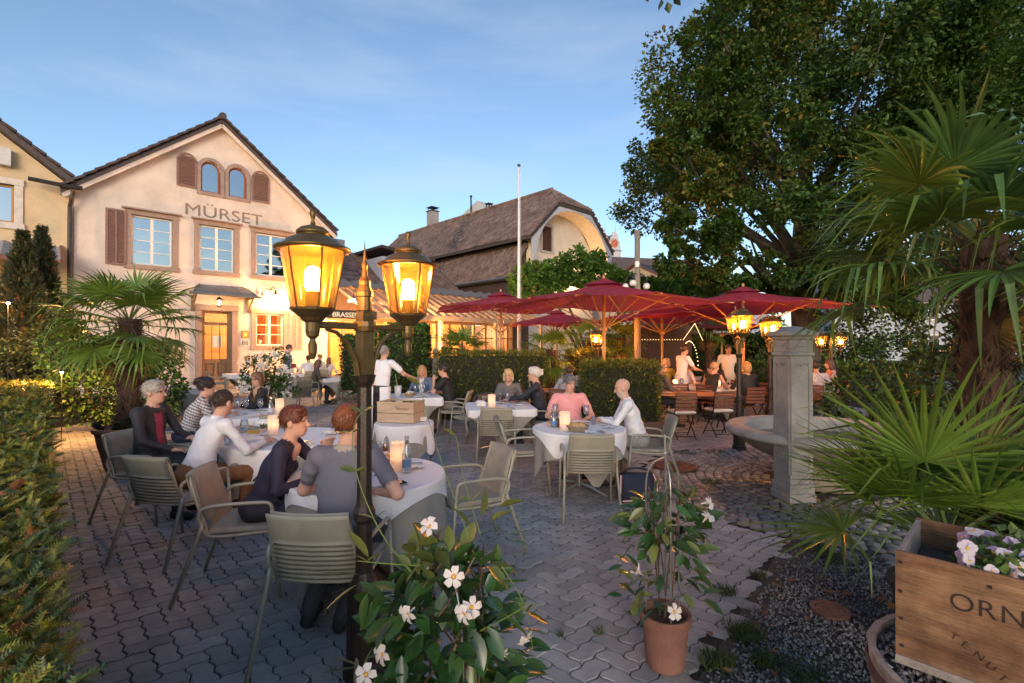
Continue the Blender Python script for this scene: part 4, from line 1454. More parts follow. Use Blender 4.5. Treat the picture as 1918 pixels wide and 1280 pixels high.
# ------------------------------------------------------------------ distant buildings
CT = thing('church_tower', 'distant pale church tower with stepped gables and red clock face', 'church tower', (at(1143, 150)[0], 150, 0), R(24))
M_TOWER = pm('pale_tower_render', (.50, .50, .54), .9, var=.08, scale=.3)
m = MB()
m.box((0, 0, 15), (4.6, 4.6, 30))
m.build('shaft', M_TOWER, CT)
m = MB()
for z, ww in ((24.0, 5.0), (30.1, 5.0)):
    m.box((0, 0, z), (ww, ww, .45))
m.build('cornice', pm('slate_blue_band', (.25, .28, .36), .8), CT)
for rzz in (0, 1):
    m = MB()
    for k, (ww, z) in enumerate(((4.4, 31.0), (3.4, 32.3), (2.4, 33.6), (1.3, 34.9))):
        for s_ in (-1, 1):
            m.box((0, s_ * 2.05, z), (ww, .4, 1.3))
    for s_ in (-1, 1):
        for q in (-1.95, -1.3, -.7, 0, .7, 1.3, 1.95):
            m.tube([(q, s_ * 2.05, 35.2 - abs(q) * 1.8), (q, s_ * 2.05, 36.9 - abs(q) * 1.8)], [.12, .02], 5)
    o = m.build('stepped_gable', M_TOWER, CT)
    o.rotation_euler = (0, 0, rzz * math.pi / 2)
m = MB()
m.prism([(-2, 30.3), (2, 30.3), (0, 35)], 4.0, o=(0, -2, 0))
m.build('roof', pm('grey_roof_slate', (.16, .12, .11), .8), CT)
cf = MB()
cf.lathe([(0.001, 0), (1.35, 0)], 24)
o = cf.build('clock_face', pm('red_clock_face', (.42, .08, .05), .6), CT, (0, -2.34, 32.2), (R(90), 0, 0))
k = MB()
for i in range(12):
    a = i * math.pi / 6
    k.box((1.1 * math.sin(a), 1.1 * math.cos(a), .03), (.14, .3, .03), M=Matrix.Rotation(-a, 3, 'Z'))
k.box((.25, .3, .05), (.10, .8, .03), M=Matrix.Rotation(R(-40), 3, 'Z'))
k.box((-.3, -.1, .05), (.10, .6, .03), M=Matrix.Rotation(R(70), 3, 'Z'))
k.build('clock_marks', pm('gold_marks', (.75, .6, .3), .5), o)
m = MB()
for s_ in (-.55, .55):
    m.prism(archloop(s_ - .4, s_ + .4, 25.2, 27.6, 7), .3, o=(0, -2.36, 0))
m.build('belfry_opening', pm('dark_opening', (.03, .035, .05), .9), CT)
m = MB()
for x_ in (-1.9, 1.9):
    m.tube([(x_, 0, 34), (x_, 0, 39)], [.08, .02], 5)
m.build('finial', M_DARKMET, CT)

def plain_house(name, label, cat, P, rz, L_, W_, h, rh, wallm, roofm, wins=(), ww=(.9, 1.3)):
    t = thing(name, label, cat, P, rz)
    m = MB()
    m.box((L_ / 2, W_ / 2, h / 2), (L_, W_, h))
    m.add([(0, 0, h), (0, W_, h), (0, W_ / 2, h + rh)], [(0, 1, 2)])
    m.add([(L_, 0, h), (L_, W_, h), (L_, W_ / 2, h + rh)], [(0, 2, 1)])
    m.build('wall', wallm, t)
    m = MB()
    o_ = .5
    k_ = rh / (W_ / 2)
    for (ya, yb) in ((-o_, W_ / 2), (W_ + o_, W_ / 2)):
        za_ = h - o_ * k_
        A = [(-o_, ya, za_), (L_ + o_, ya, za_), (L_ + o_, yb, h + rh), (-o_, yb, h + rh)]
        m.add([Vector(p) + Vector((0, 0, .18)) for p in A] + [Vector(p) for p in A], [(0, 1, 2, 3), (4, 7, 6, 5)] + [(i, 4 + i, 4 + (i + 1) % 4, (i + 1) % 4) for i in range(4)])
    m.build('roof', roofm, t)
    for (side, q, z) in wins:
        if side == 'f':
            wn = MB().box((q, -.03, z), (ww[0] + .2, .1, ww[1] + .2)).build('window', M_WHITE, t)
            MB().box((q, -.075, z), (ww[0], .02, ww[1])).build('pane', pm('dark_far_glass', (.07, .08, .10), .15), wn)
        else:
            wn = MB().box((-.03, q, z), (.1, ww[0] + .2, ww[1] + .2)).build('window', M_WHITE, t)
            MB().box((-.075, q, z), (.02, ww[0], ww[1])).build('pane', pm('dark_far_glass', (.07, .08, .10), .15), wn)
    return t
M_GREYHOUSE = pm('pale_grey_house', (.50, .52, .57), .9, var=.06, scale=1)
M_BRROOF = pm('brown_far_roof', (.12, .085, .075), .85, var=.2, scale=3)
plain_house('far_house', 'brown roofed house far behind the wooden lamp pole', 'house', (at(1130, 58)[0], 58, 0), R(12), 13, 9, 9.0, 3.8, M_GREYHOUSE, M_BRROOF, [('f', 3, 7), ('f', 7, 7)])
plain_house('far_house', 'pale grey house with shutters half hidden by the big tree', 'house', (at(1298, 33)[0], 33, 0), R(40), 12, 9, 5.4, 2.2, M_GREYHOUSE, M_BRROOF,
            [('f', 2.0, 4.2), ('f', 4.2, 4.2), ('f', 6.6, 4.2), ('f', 1.4, 1.7), ('f', 3.2, 1.7), ('f', 5.0, 1.7), ('f', 7.0, 1.7), ('s', 3, 4.3), ('s', 6, 4.3)], (.6, 1.3))
plain_house('far_house', 'white house beyond the trees right of the fountain', 'house', (at(1560, 52)[0], 52, 0), R(-6), 18, 9, 6.5, 3.0, pm('white_far_wall', (.42, .43, .46), .9, var=.08), M_BRROOF, [('f', 2 + 2.6 * i, z) for i in range(6) for z in (2, 5)])
# ================================================================== LAMP POSTS
M_BRONZE = pm('lamplit_bronze_iron', (.12, .078, .030), .40, col2=(.17, .11, .042), scale=9, metal=.55, bump=.15, bscale=60)  # upper iron, golden lantern light put into its colour
M_POSTD = pm('unlit_post_iron', (.030, .021, .017), .42, col2=(.05, .035, .026), scale=9, metal=.4, bump=.15, bscale=60)  # darker copy of the lamp iron for the unlit lower post
M_AMBER = glassmat('dusty_amber_glass', (1.0, .64, .24), .05, .08, body=.30, bodycol=(.15, .060, .007), transl=True)
M_BULBHOT = emit('hot_bulb', (1.0, .80, .45), 60.0)
M_SOCKET = pm('lamp_socket', (.35, .28, .16), .6)
def lantern(t, x, z, power, near):
    """one lantern of a lamp post: cage base at height z on the arm end x"""
    m = MB()
    m.lathe([(0, -.19), (.012, -.185), (.02, -.16), (.022, -.12), (.012, -.09), (.03, -.075), (.034, -.05), (.034, -.01), (.05, 0.0)], 14, (x, 0, z))
    m.lathe([(.05, 0.0), (.06, .015), (.105, .05), (.108, .062), (.0, .062)], 16, (x, 0, z))
    m.build('lantern_cup', M_BRONZE, t, smooth=False)
    m = MB()
    zt = z + .335
    m.lathe([(.150, zt), (.172, zt + .004), (.178, zt + .016), (.176, zt + .028), (.150, zt + .036), (.138, zt + .052), (.118, zt + .085), (.085, zt + .110), (.070, zt + .115), (.070, zt + .125), (.078, zt + .130),
             (.076, zt + .150), (.058, zt + .175), (.030, zt + .190), (.012, zt + .196), (.012, zt + .215), (.006, zt + .232), (.010, zt + .25), (.016, zt + .285), (.013, zt + .31), (0, zt + .318)], 28, (x, 0, 0))
    m.v = [(p[0], p[1], zt + (p[2] - zt) * .66) for p in m.v]
    m.build('lantern_hood', M_BRONZE, t, smooth=True)
    nb = 6
    for k in range(nb):
        a = 2 * math.pi * (k + .25) / nb
        b = 2 * math.pi * (k + 1.25) / nb
        r0, r1 = .100, .150
        z0, z1 = z + .062, zt + .01
        MB().tube([(x + r0 * math.cos(a), r0 * math.sin(a), z0), (x + r1 * math.cos(a), r1 * math.sin(a), z1)], .0055, 6).build('glazing_bar', M_BRONZE, t)
        p = MB()
        S_ = 4
        for q in range(S_):
            a0, a1 = a + (b - a) * q / S_, a + (b - a) * (q + 1) / S_
            p.add([(x + r0 * math.cos(a0), r0 * math.sin(a0), z0), (x + r0 * math.cos(a1), r0 * math.sin(a1), z0), (x + r1 * math.cos(a1), r1 * math.sin(a1), z1), (x + r1 * math.cos(a0), r1 * math.sin(a0), z1)], [(0, 1, 2, 3)])
        p.build('pane', M_AMBER, t)
    MB().lathe([(0.034, .062), (.034, .14), (.028, .145), (0, .145)], 14, (x, 0, z)).build('bulb_holder', M_SOCKET, t)
    MB().lathe([(0.026, .145), (.036, .16), (.038, .21), (.034, .245), (.018, .262), (0, .266)], 16, (x, 0, z)).build('bulb', M_BULBHOT, t, smooth=True)
    lamp('lantern_light', (x, 0, z + .235), power, WARM, .035, t)
def lamp_post(label, loc, rz, power, group=None, arm=.30):
    t = thing('lamp_post', label, 'lamp post', loc, rz, group)
    m = MB()
    m.lathe([(.11, 0), (.11, .06), (.095, .08), (.085, .40), (.09, .42), (.075, .47), (.060, .50), (.046, .54), (.041, .80), (.056, .82), (.058, .86), (.044, .89), (.039, .93)], 16)
    m.build('post_base', M_POSTD, t)
    m = MB()
    m.lathe([(.040, .92), (.038, 1.52), (.052, 1.55), (.062, 1.585), (.0, 1.586)], 8, a0=R(22.5))
    m.build('lower_shaft', M_POSTD, t)
    m = MB()
    m.lathe([(.048, 1.587), (.048, 1.90), (.034, 1.95)], 4, a0=R(45))
    m.lathe([(.040, 1.93), (.040, 2.00), (.046, 2.005), (.046, 2.03), (.040, 2.035), (.030, 2.06), (.032, 2.065), (.032, 2.085), (.018, 2.11), (.013, 2.15), (.017, 2.175), (.008, 2.20), (.009, 2.21), (0, 2.31)], 14)
    m.build('post_shaft', M_BRONZE, t)
    m = MB()
    m.box((0, 0, 1.845), (2 * arm + .02, .026, .034), bev=.006)
    m.lathe([(.055, 1.82), (.06, 1.845), (.055, 1.87)], 10)
    m.build('cross_arm', M_BRONZE, t)
    for sx in (-1, 1):
        MB().tube([(sx * .04, 0, 1.58), (sx * .055, 0, 1.66), (sx * .10, 0, 1.75), (sx * .17, 0, 1.81), (sx * .23, 0, 1.825)], [.016, .015, .013, .011, .009], 8).build('scroll_bracket', M_BRONZE, t)
        lantern(t, sx * arm, 1.865, power, True)
    return t
pl_ = at(683, 2.63)
lamp_post('tall two-armed lamp post with amber lanterns standing between the near tables', (pl_[0], pl_[1], 0), math.atan2(.48, .364), 230)
x, y = gp(1384, 842)
lamp_post('two-armed lamp post with lit lanterns right behind the fountain rim', (x, y, 0), math.atan2(.48, .364) + .4, 800)
x, y = gp(1442, 803)
lamp_post('lit two-armed lamp post behind the fountain pillar under the big parasol', (x, y, 0), math.atan2(.48, .364) + .35, 800)
x, y = at(1556, 13.5)
lamp_post('far two-armed lamp post with bright lanterns beside the pink dressed guest', (x, y, -.25), .15, 300)
x, y = at(1119, 13.0)
lamp_post('far lit lamp post behind the parasol poles near the barn', (x, y, -.2), 1.25, 1100)

# ================================================================== CHAIRS
M_CFRAME = pm('sage_metal_frame', (.34, .32, .25), .45, var=.08, scale=6, metal=.15)
M_CSTRAP = pm('sage_strap', (.30, .275, .205), .6, var=.1, scale=9, bump=.1)
M_CPAD = pm('taupe_pad', (.27, .25, .20), .85, var=.1, scale=14, bump=.4, bscale=60)
def smooth_path(pts, it=2):
    P = [Vector(p) for p in pts]
    for _ in range(it):
        Q = [P[0]]
        for i in range(len(P) - 1):
            Q += [P[i].lerp(P[i + 1], .25), P[i].lerp(P[i + 1], .75)]
        Q.append(P[-1])
        P = Q
    return P
def make_garden_chair():
    t = thing('garden_chair', 'chair', 'chair')
    def backy(z):
        return -.19 - (z - .42) * .30
    for sx in (-1, 1):
        MB().tube([(sx * .285, .275, .002), (sx * .270, .225, .58)], .0125, 8).build('leg', M_CFRAME, t, smooth=True)
        MB().tube([(sx * .285, -.40, .002), (sx * .262, -.235, .47), (sx * .262, -.215, .54)], .0135, 8).build('leg', M_CFRAME, t, smooth=True)
        MB().tube(smooth_path([(sx * .270, .225, .575), (sx * .270, .215, .655), (sx * .268, .14, .662), (sx * .262, -.20, .655), (sx * .262, -.25, .60), (sx * .262, -.22, .52)]), .013, 8).build('armrest', M_CFRAME, t, smooth=True)
    m = MB()
    m.tube(smooth_path([(-.262, -.215, .50), (-.245, -.20, .43), (-.235, .20, .445), (-.20, .235, .445), (.20, .235, .445), (.235, .20, .445), (.245, -.20, .43), (.262, -.215, .50)]), .012, 8)
    m.build('seat_frame', M_CFRAME, t, smooth=True)
    m = MB()
    m.tube(smooth_path([(-.235, -.175, .41), (-.228, backy(.6), .60), (-.218, backy(.80), .80), (-.19, backy(.835) - .006, .838), (0, backy(.835) - .03, .845), (.19, backy(.835) - .006, .838), (.218, backy(.80), .80), (.228, backy(.6), .60), (.235, -.175, .41)]), .011, 8)
    m.build('back_frame', M_CFRAME, t, smooth=True)
    for k in range(8):
        z = .455 + k * .0285
        w_ = .232 - (z - .42) * .03
        MB().tube([(-w_, backy(z), z), (-w_ * .55, backy(z) - .024, z), (0, backy(z) - .033, z), (w_ * .55, backy(z) - .024, z), (w_, backy(z), z)], .0115, 8).build('slat', M_CSTRAP, t, smooth=True)
    def sheet(z0, z1, dy0, dy1, wf, nz_=6, nx=8):
        m = MB()
        V_, F_ = [], []
        for s_ in (0, 1):
            for i in range(nz_ + 1):
                z = z0 + (z1 - z0) * i / nz_
                w_ = (.232 - (z - .42) * .03) * wf
                for j in range(nx + 1):
                    q = -1 + 2 * j / nx
                    bow = -.033 * (1 - q * q)
                    ed = 1 - max(abs(q) ** 6, abs(2 * i / nz_ - 1) ** 6)
                    V_.append((w_ * q, backy(z) + bow + (dy0 if s_ == 0 else dy0 + (dy1 - dy0) * (.25 + .75 * ed)), z))
        n = (nx + 1) * (nz_ + 1)
        for s_ in (0, 1):
            for i in range(nz_):
                for j in range(nx):
                    a = s_ * n + i * (nx + 1) + j
                    q = (a, a + 1, a + nx + 2, a + nx + 1)
                    F_.append(q if s_ == 0 else q[::-1])
        for i in range(nz_):
            for j in (0, nx):
                a = i * (nx + 1) + j
                F_.append((a, a + nx + 1, n + a + nx + 1, n + a))
        for j in range(nx):
            for i in (0, nz_):
                a = i * (nx + 1) + j
                F_.append((a, a + 1, n + a + 1, n + a))
        return m.add(V_, F_)
    sheet(.685, .855, -.017, .016, 1.02).build('backrest', M_CSTRAP, t, smooth=True)
    sheet(.45, .86, .013, .045, .98).build('back_cushion', M_CPAD, t, smooth=True)
    m = MB()
    m.box((0, .02, .462), (.47, .45, .05), bev=.02)
    m.build('seat', M_CPAD, t, smooth=False)
    return t
CHAIR0 = make_garden_chair()
_first = {'g': True, 'b': True}
def garden_chair(x, y, rz, label, group=None):
    if _first['g']:
        _first['g'] = False
        c = CHAIR0
        c.location = (x, y, 0); c.rotation_euler = (0, 0, R(rz)); c['label'] = label
        if group: c['group'] = group
        return c
    return dup(CHAIR0, (x, y, 0), R(rz), label, group)
M_TEAK = pm('varnished_folding_wood', (.115, .042, .022), .45, col2=(.18, .070, .035), scale=8, stretch=(1, 6, 6))
def make_bistro():
    t = thing('folding_chair', 'chair', 'chair')
    for sx in (-1, 1):
        MB().tube([(sx * .20, .20, .002), (sx * .195, -.16, .50), (sx * .19, -.22, .86)], .011, 6).build('leg', M_BLACK, t)
        MB().tube([(sx * .175, -.24, .002), (sx * .175, .20, .44)], .011, 6).build('leg', M_BLACK, t)
    m = MB()
    m.tube([(-.175, -.20, .05), (.175, -.20, .05)], .008, 6)
    m.tube([(-.20, .16, .06), (.20, .16, .06)], .008, 6)
    m.build('cross_bar', M_BLACK, t)
    for k in range(5):
        z = .56 + k * .068
        MB().box((0, -.178 - (z - .5) * .17, z), (.40, .014, .056), bev=.005).build('back_slat', M_TEAK, t)
    for k in range(7):
        MB().box((0, -.15 + k * .056, .452), (.40, .046, .016), bev=.005).build('seat_slat', M_TEAK, t)
    return t
BIS0 = make_bistro()
M_CUSH = pm('cream_cushion', (.68, .63, .56), .9, var=.06, bump=.2)
def bistro(x, y, rz, label, group=None, cushion=False):
    if _first['b']:
        _first['b'] = False
        c = BIS0
        c.location = (x, y, 0); c.rotation_euler = (0, 0, R(rz)); c['label'] = label
        if group: c['group'] = group
    else:
        c = dup(BIS0, (x, y, 0), R(rz), label, group)
    if cushion:
        q = MB().box((0, 0, 0), (.40, .38, .055), bev=.022).build('seat_cushion', M_CUSH, None, (x, y, .488), (0, 0, R(rz)))
        tag(q, 'flat cream seat cushion on ' + label, 'cushion')
    return c

# ================================================================== TABLES AND CLOTHS
M_STEEL = pm('brushed_steel', (.40, .39, .37), .35, var=.1, metal=.8)
M_CLOTHW = pm('white_linen', (.76, .74, .74), .85, var=.03, scale=6, bump=.35, bscale=18)
M_CLOTHG = pm('taupe_linen', (.31, .285, .25), .9, var=.06, scale=6, bump=.3, bscale=22)
def table_legs(x, y, r, label, square=False, rz=0):
    t = thing('pedestal_table', label, 'table', (x, y, 0), R(rz))
    m = MB()
    if square:
        m.box((0, 0, .722), (2 * r, 2 * r, .025), bev=.008)
    else:
        m.lathe([(0, .71), (r, .71), (r, .735), (0, .735)], 40)
    m.build('table_top', pm('table_board', (.3, .22, .15), .6), t)
    MB().lathe([(.035, .06), (.035, .70), (.10, .708)], 14).build('column', M_STEEL, t)
    for k in range(4):
        a = R(45) + k * math.pi / 2
        MB().tube([(.03 * math.cos(a), .03 * math.sin(a), .10), (.2 * math.cos(a), .2 * math.sin(a), .075), (.38 * math.cos(a), .38 * math.sin(a), .022), (.40 * math.cos(a), .40 * math.sin(a), .012)], [.026, .022, .016, .012], 8).build('foot', M_STEEL, t)
    return t
def cloth(name, x, y, z, r, half, rot, mat, label, square=False, seed=0, amp=.035, group=None, trot=0.0):
    rg = random.Random(seed)
    nphi, V, F = 120, [], []
    k1, k2, p1, p2 = rg.choice((9, 11, 13)), rg.choice((5, 7)), rg.random() * 6, rg.random() * 6
    ts = [0, .5, .9, 1.0]
    drops = [.004, .015, .04, .08, .13, .18, .24, .30, .36, .42]
    V.append((0, 0, z))
    for i in range(nphi):
        f_ = 2 * math.pi * i / nphi
        q = (f_ - R(rot)) % (math.pi / 2)
        ext = half / max(math.cos(q), math.sin(q))
        ext = min(ext, half * 1.34)
        if square:
            qt = f_ % (math.pi / 2)
            rb = r / max(math.cos(qt), math.sin(qt))
            rb = min(rb, r * 1.38)
        else:
            rb = r
        dmax = max(ext - rb, .05)
        if square:
            dmax = max((ext - rb) * max(math.cos(qt), math.sin(qt)) ** .5, .06)
        for tt in ts:
            V.append((rb * tt * math.cos(f_), rb * tt * math.sin(f_), z + .0012 * math.sin(5 * f_ + tt * 7)))
        for d_ in drops:
            dd = dmax * d_ / .42
            fold = amp * (min(dd, .3) / .25) * (math.sin(k1 * f_ + p1) * .6 + math.sin(k2 * f_ + p2) * .5) + .02 * dd
            rr_ = rb + .010 * min(1, d_ / .04) + fold * (1 if d_ > .03 else .2) + .006
            V.append((rr_ * math.cos(f_), rr_ * math.sin(f_), z - dd + .004))
    m_ = len(ts) + len(drops)
    for i in range(nphi):
        j = (i + 1) % nphi
        for k in range(m_ - 1):
            a, b = 1 + i * m_ + k, 1 + j * m_ + k
            if k == 0:
                F.append((0, a + 1, b + 1, b + 1))
            else:
                F.append((a, a + 1, b + 1, b))
    me = bpy.data.meshes.new(name)
    F = [f if f[2] != f[3] else f[:3] for f in F]
    me.from_pydata(V, [], F)
    me.shade_smooth()
    me.materials.append(mat)
    o = obj(name, me, None, (x, y, 0), (0, 0, R(trot)))
    return tag(o, label, 'tablecloth', group)
def dressed_table(x, y, r, where, half=None, rot=20, square=False, seed=0, hw=None, hg=None, trot=0.0):
    table_legs(x, y, r, 'steel pedestal table under cloths %s' % where, square, trot)
    cloth('under_cloth', x, y, .741, r + .004, hg or r + .44, rot + 45, M_CLOTHG, 'long taupe under cloth on the table %s' % where, square, seed, .03, trot=trot)
    cloth('white_tablecloth', x, y, .752, r + .018, hw or r + .10, rot, M_CLOTHW, 'short white tablecloth on the table %s' % where, square, seed + 50, .022, trot=trot)
ZT = .757
T1, T2, T3, T4, T5, T6, T7 = (-1.1, 3.78), (-2.38, 5.25), (-3.75, 7.05), (-1.38, 6.3), (-1.95, 9.5), (-.2, 7.95), (.80, 5.88)
dressed_table(*T1, .55, 'right beside the near lamp post', rot=60, seed=1)
dressed_table(*T2, .62, 'where the white shirted guest leans', rot=35, seed=2)
dressed_table(*T3, .52, 'between striped shirt guest and woman in black', rot=20, seed=3)
dressed_table(*T5, .50, 'the waiter is serving', rot=0, square=True, seed=5, hw=.66, hg=.85, trot=20)
dressed_table(*T6, .50, 'of the white haired couple', rot=0, square=True, seed=6, hw=.62, hg=.82, trot=8)
dressed_table(*T7, .52, 'of the pink shirt and bald guests', rot=12, square=False, seed=7, hw=.60, hg=.80)
dressed_table(*T4, .34, 'carrying the wooden cutlery box', rot=25, seed=4, hw=.56, hg=.66)
T8, T9, T10, T11 = (-5.2, 14.6), (-7.35, 16.6), (-9.1, 16.6), (-6.15, 12.6)
dressed_table(*T8, .45, 'beside the ivy column near the glass doors', square=True, seed=8, rot=0, hw=.56, hg=.8, trot=35)
dressed_table(*T9, .45, 'below the grey shutter of the house', square=True, seed=9, rot=0, hw=.56, hg=.8, trot=43)
dressed_table(*T10, .48, 'by the door step of the house', square=True, seed=10, rot=0, hw=.62, hg=.8, trot=43)
dressed_table(*T11, .45, 'behind the white flowering bush', square=True, seed=11, rot=0, hw=.6, hg=.8, trot=25)
dressed_table(*at(345, 11.5), .5, 'behind the left potted palm', square=True, seed=12, rot=0, hw=.66, hg=.85, trot=30)
T13 = (4.75, 11.7)
dressed_table(*T13, .62, 'with the crowded party under the right parasol', square=True, seed=13, rot=0, hw=.7, hg=1.0, trot=12)
dressed_table(5.55, 14.6, .5, 'behind the wooden parasol pole on the right', square=True, seed=14, rot=0, hw=.6, hg=.9, trot=5)
dressed_table(6.9, 11.6, .42, 'right behind the fountain pillar', square=True, seed=15, rot=0, hw=.52, hg=.8, trot=20)
dressed_table(7.35, 12.3, .36, 'of the couple at the tree bed', square=True, seed=16, rot=0, hw=.45, hg=.7, trot=20)

# wooden folding tables
def wood_table(label, x, y, rz, L_, W_, planks=6):
    t = thing('folding_table', label, 'table', (x, y, 0), R(rz))
    for k in range(planks):
        MB().box((0, -W_ / 2 + (k + .5) * W_ / planks, .735), (L_, W_ / planks - .004, .024), bev=.004).build('plank', M_OAK, t)
    for sx in (-1, 1):
        for (a, b) in ((-1, 1), (1, -1)):
            MB().tube([(sx * L_ * .36, a * W_ * .40, .002), (sx * L_ * .36 + a * .02, b * W_ * .36, .72)], .014, 6).build('leg', M_BLACK, t)
    MB().tube([(-L_ * .36, 0, .36), (L_ * .36, 0, .36)], .010, 6).build('cross_bar', M_BLACK, t)
    return t
M_OAK = pm('oiled_table_wood', (.36, .16, .06), .4, col2=(.46, .22, .09), scale=5, stretch=(.5, 6, 6), bump=.1)
wood_table('bare brown wooden folding table beside the clipped yew hedge', 3.62, 10.05, -6, 1.75, .72)
wood_table('slatted wooden table behind the hedge with seated guest', 1.05, 10.9, 5, 1.2, .7)
wood_table('far wooden table under the right parasol', 5.3, 13.4, 4, 1.3, .7)

# ================================================================== PARASOLS
M_FAB = pm('burgundy_canvas', (.42, .045, .080), .85, var=.10, scale=5, trans=.45, bump=.1, bscale=80)
M_POLEW = pm('oiled_pole_wood', (.42, .19, .06), .45, col2=(.52, .26, .09), scale=4, stretch=(4, 4, .4))
def parasol(label, x, y, rz, side=3.6, apex=3.02, edge=2.46):
    t = thing('parasol', label, 'parasol', (x, y, 0), R(rz), None)
    h = side / 2
    MB().lathe([(.001, .002), (.32, .002), (.32, .04), (.05, .06), (.05, .35), (.036, .35)], 20).build('base', M_STEEL, t)
    MB().tube([(0, 0, .06), (0, 0, apex - .05)], .036, 12).build('pole', M_POLEW, t, smooth=True)
    m = MB()
    m.lathe([(.06, 2.02), (.07, 2.04), (.07, 2.12), (.06, 2.14)], 12)
    m.lathe([(.05, apex - .2), (.06, apex - .18), (.06, apex - .1), (.05, apex - .08)], 12)
    m.build('hub', M_POLEW, t)
    # canopy panels: apex to corner / mid-edge ribs, sagging between
    m = MB()
    tips = []
    for k in range(8):
        a = k * math.pi / 4 + math.pi / 4
        rr_ = h * math.sqrt(2) if k % 2 == 0 else h
        tips.append(Vector((rr_ * math.cos(a), rr_ * math.sin(a), edge + (0 if k % 2 == 0 else .10))))
    ap = Vector((0, 0, apex))
    NR, NA = 7, 4
    for k in range(8):
        A, B = tips[k], tips[(k + 1) % 8]
        V_, F_ = [], []
        for i in range(NR + 1):
            tt = .06 + .94 * i / NR
            for j in range(NA + 1):
                s_ = j / NA
                P = ap.lerp(A.lerp(B, s_), tt)
                P.z -= .05 * math.sin(math.pi * s_) * tt + .035 * math.sin(math.pi * tt)
                V_.append(P)
        for i in range(NR):
            for j in range(NA):
                a = i * (NA + 1) + j
                F_.append((a, a + NA + 1, a + NA + 2, a + 1))
        m.add(V_, F_)
    cn_ = m.build('canopy', M_FAB, t, smooth=True)
    m = MB()
    V_ = [Vector((0, 0, apex + .10))] + [Vector((.42 * math.cos(k * math.pi / 4), .42 * math.sin(k * math.pi / 4), apex - .06 + (0 if k % 2 else .02))) for k in range(8)]
    m.add(V_, [(0, 1 + k, 1 + (k + 1) % 8) for k in range(8)])
    m.build('vent_cap', M_FAB, cn_)
    MB().lathe([(0, apex + .08), (.03, apex + .09), (.025, apex + .15), (0, apex + .17)], 10).build('finial', M_POLEW, t)
    for k in range(8):
        tip = tips[k]
        a0 = Vector((0, 0, apex - .13))
        d_ = Vector((tip.x, tip.y, 0)).normalized()
        rib = MB().tube([a0 + d_ * .05, ap.lerp(tip, .5) - Vector((0, 0, .075)), tip - Vector((0, 0, .03)) + d_ * .02], .014, 6).build('rib', M_POLEW, t)
        MB().tube([d_ * .06 + Vector((0, 0, 2.08)), ap.lerp(tip, .52) - Vector((0, 0, .09))], .012, 6).build('strut', M_POLEW, rib)
    return t
parasol('large burgundy parasol over the clipped yew hedge', *at(1131, 10.0), 24, 3.4, 3.0, 2.55)
parasol('burgundy parasol in front of the palm and flagpole', *at(938, 14.4), 14, 3.5, 3.2, 2.76)
parasol('large burgundy parasol above the lamp posts by the fountain', *at(1392, 11.4), 20, 3.8, 3.00, 2.55)
parasol('burgundy parasol behind the wooden lamp pole on the terrace', *at(1240, 14.2), 12, 3.4, 2.88, 2.42)
parasol('burgundy parasol farthest back beside the flagpole', *at(1043, 18.5), 20, 3.4, 2.95, 2.45)
parasol('burgundy parasol at the far hedge under the big tree', *at(1352, 18.5), 8, 3.4, 2.72, 2.3)

# flagpole and wooden lamp pole
FP = thing('flagpole', 'tall slim white flagpole in front of the dark barn wall', 'flagpole', (*at(972, 19.5), 0))
MB().tube([(0, 0, 0), (0, 0, 8.8)], [.075, .035], 12).build('pole', pm('white_enamel', (.78, .78, .80), .35, var=.04), FP, smooth=True)
MB().lathe([(0, 8.8), (.06, 8.82), (.07, 8.86), (.06, 8.9), (0, 8.92)], 10).build('cap', M_DARKMET, FP)
MB().tube([(.09, 0, 1.0), (.07, 0, 8.7)], .006, 5).build('rope', M_WHITE, FP)
WP = thing('lamp_pole', 'rough wooden pole carrying three white globe lamps', 'lamp pole', (*at(1194, 13.6), 0))
MB().tube([(0, 0, 0), (0, 0, 4.9)], [.10, .075], 12).build('pole', pm('grey_pole_wood', (.20, .155, .12), .8, col2=(.30, .25, .2), scale=5, stretch=(6, 6, .4), bump=.4), WP, smooth=True)
MB().box((-.03, -.08, 3.95), (.10, .08, .16), bev=.01).build('switch_box', M_WHITE, WP)
m = MB()
M_GLOBE = pm('unlit_milk_glass', (.72, .68, .64), .25, var=.03, spec=.6)
for (dx, dy, z) in ((-.34, -.05, 3.45), (-.18, -.25, 3.52), (.22, -.12, 3.45)):
    m.tube(smooth_path([(0, 0, z + .10), (dx * .6, dy * .6, z + .20), (dx, dy, z + .14), (dx, dy, z + .02)]), .012, 6)
    m.lathe([(.03, z + .03), (.05, z), (.045, z - .03)], 10, (dx, dy, 0))
m.build('lamp_arm', M_BLACK, WP)
for (dx, dy, z) in ((-.34, -.05, 3.45), (-.18, -.25, 3.52), (.22, -.12, 3.45)):
    MB().lathe([(.03, -.02), (.075, -.05), (.095, -.10), (.085, -.16), (.05, -.19), (0, -.20)], 14, (dx, dy, z)).build('globe', M_GLOBE, WP, smooth=True)

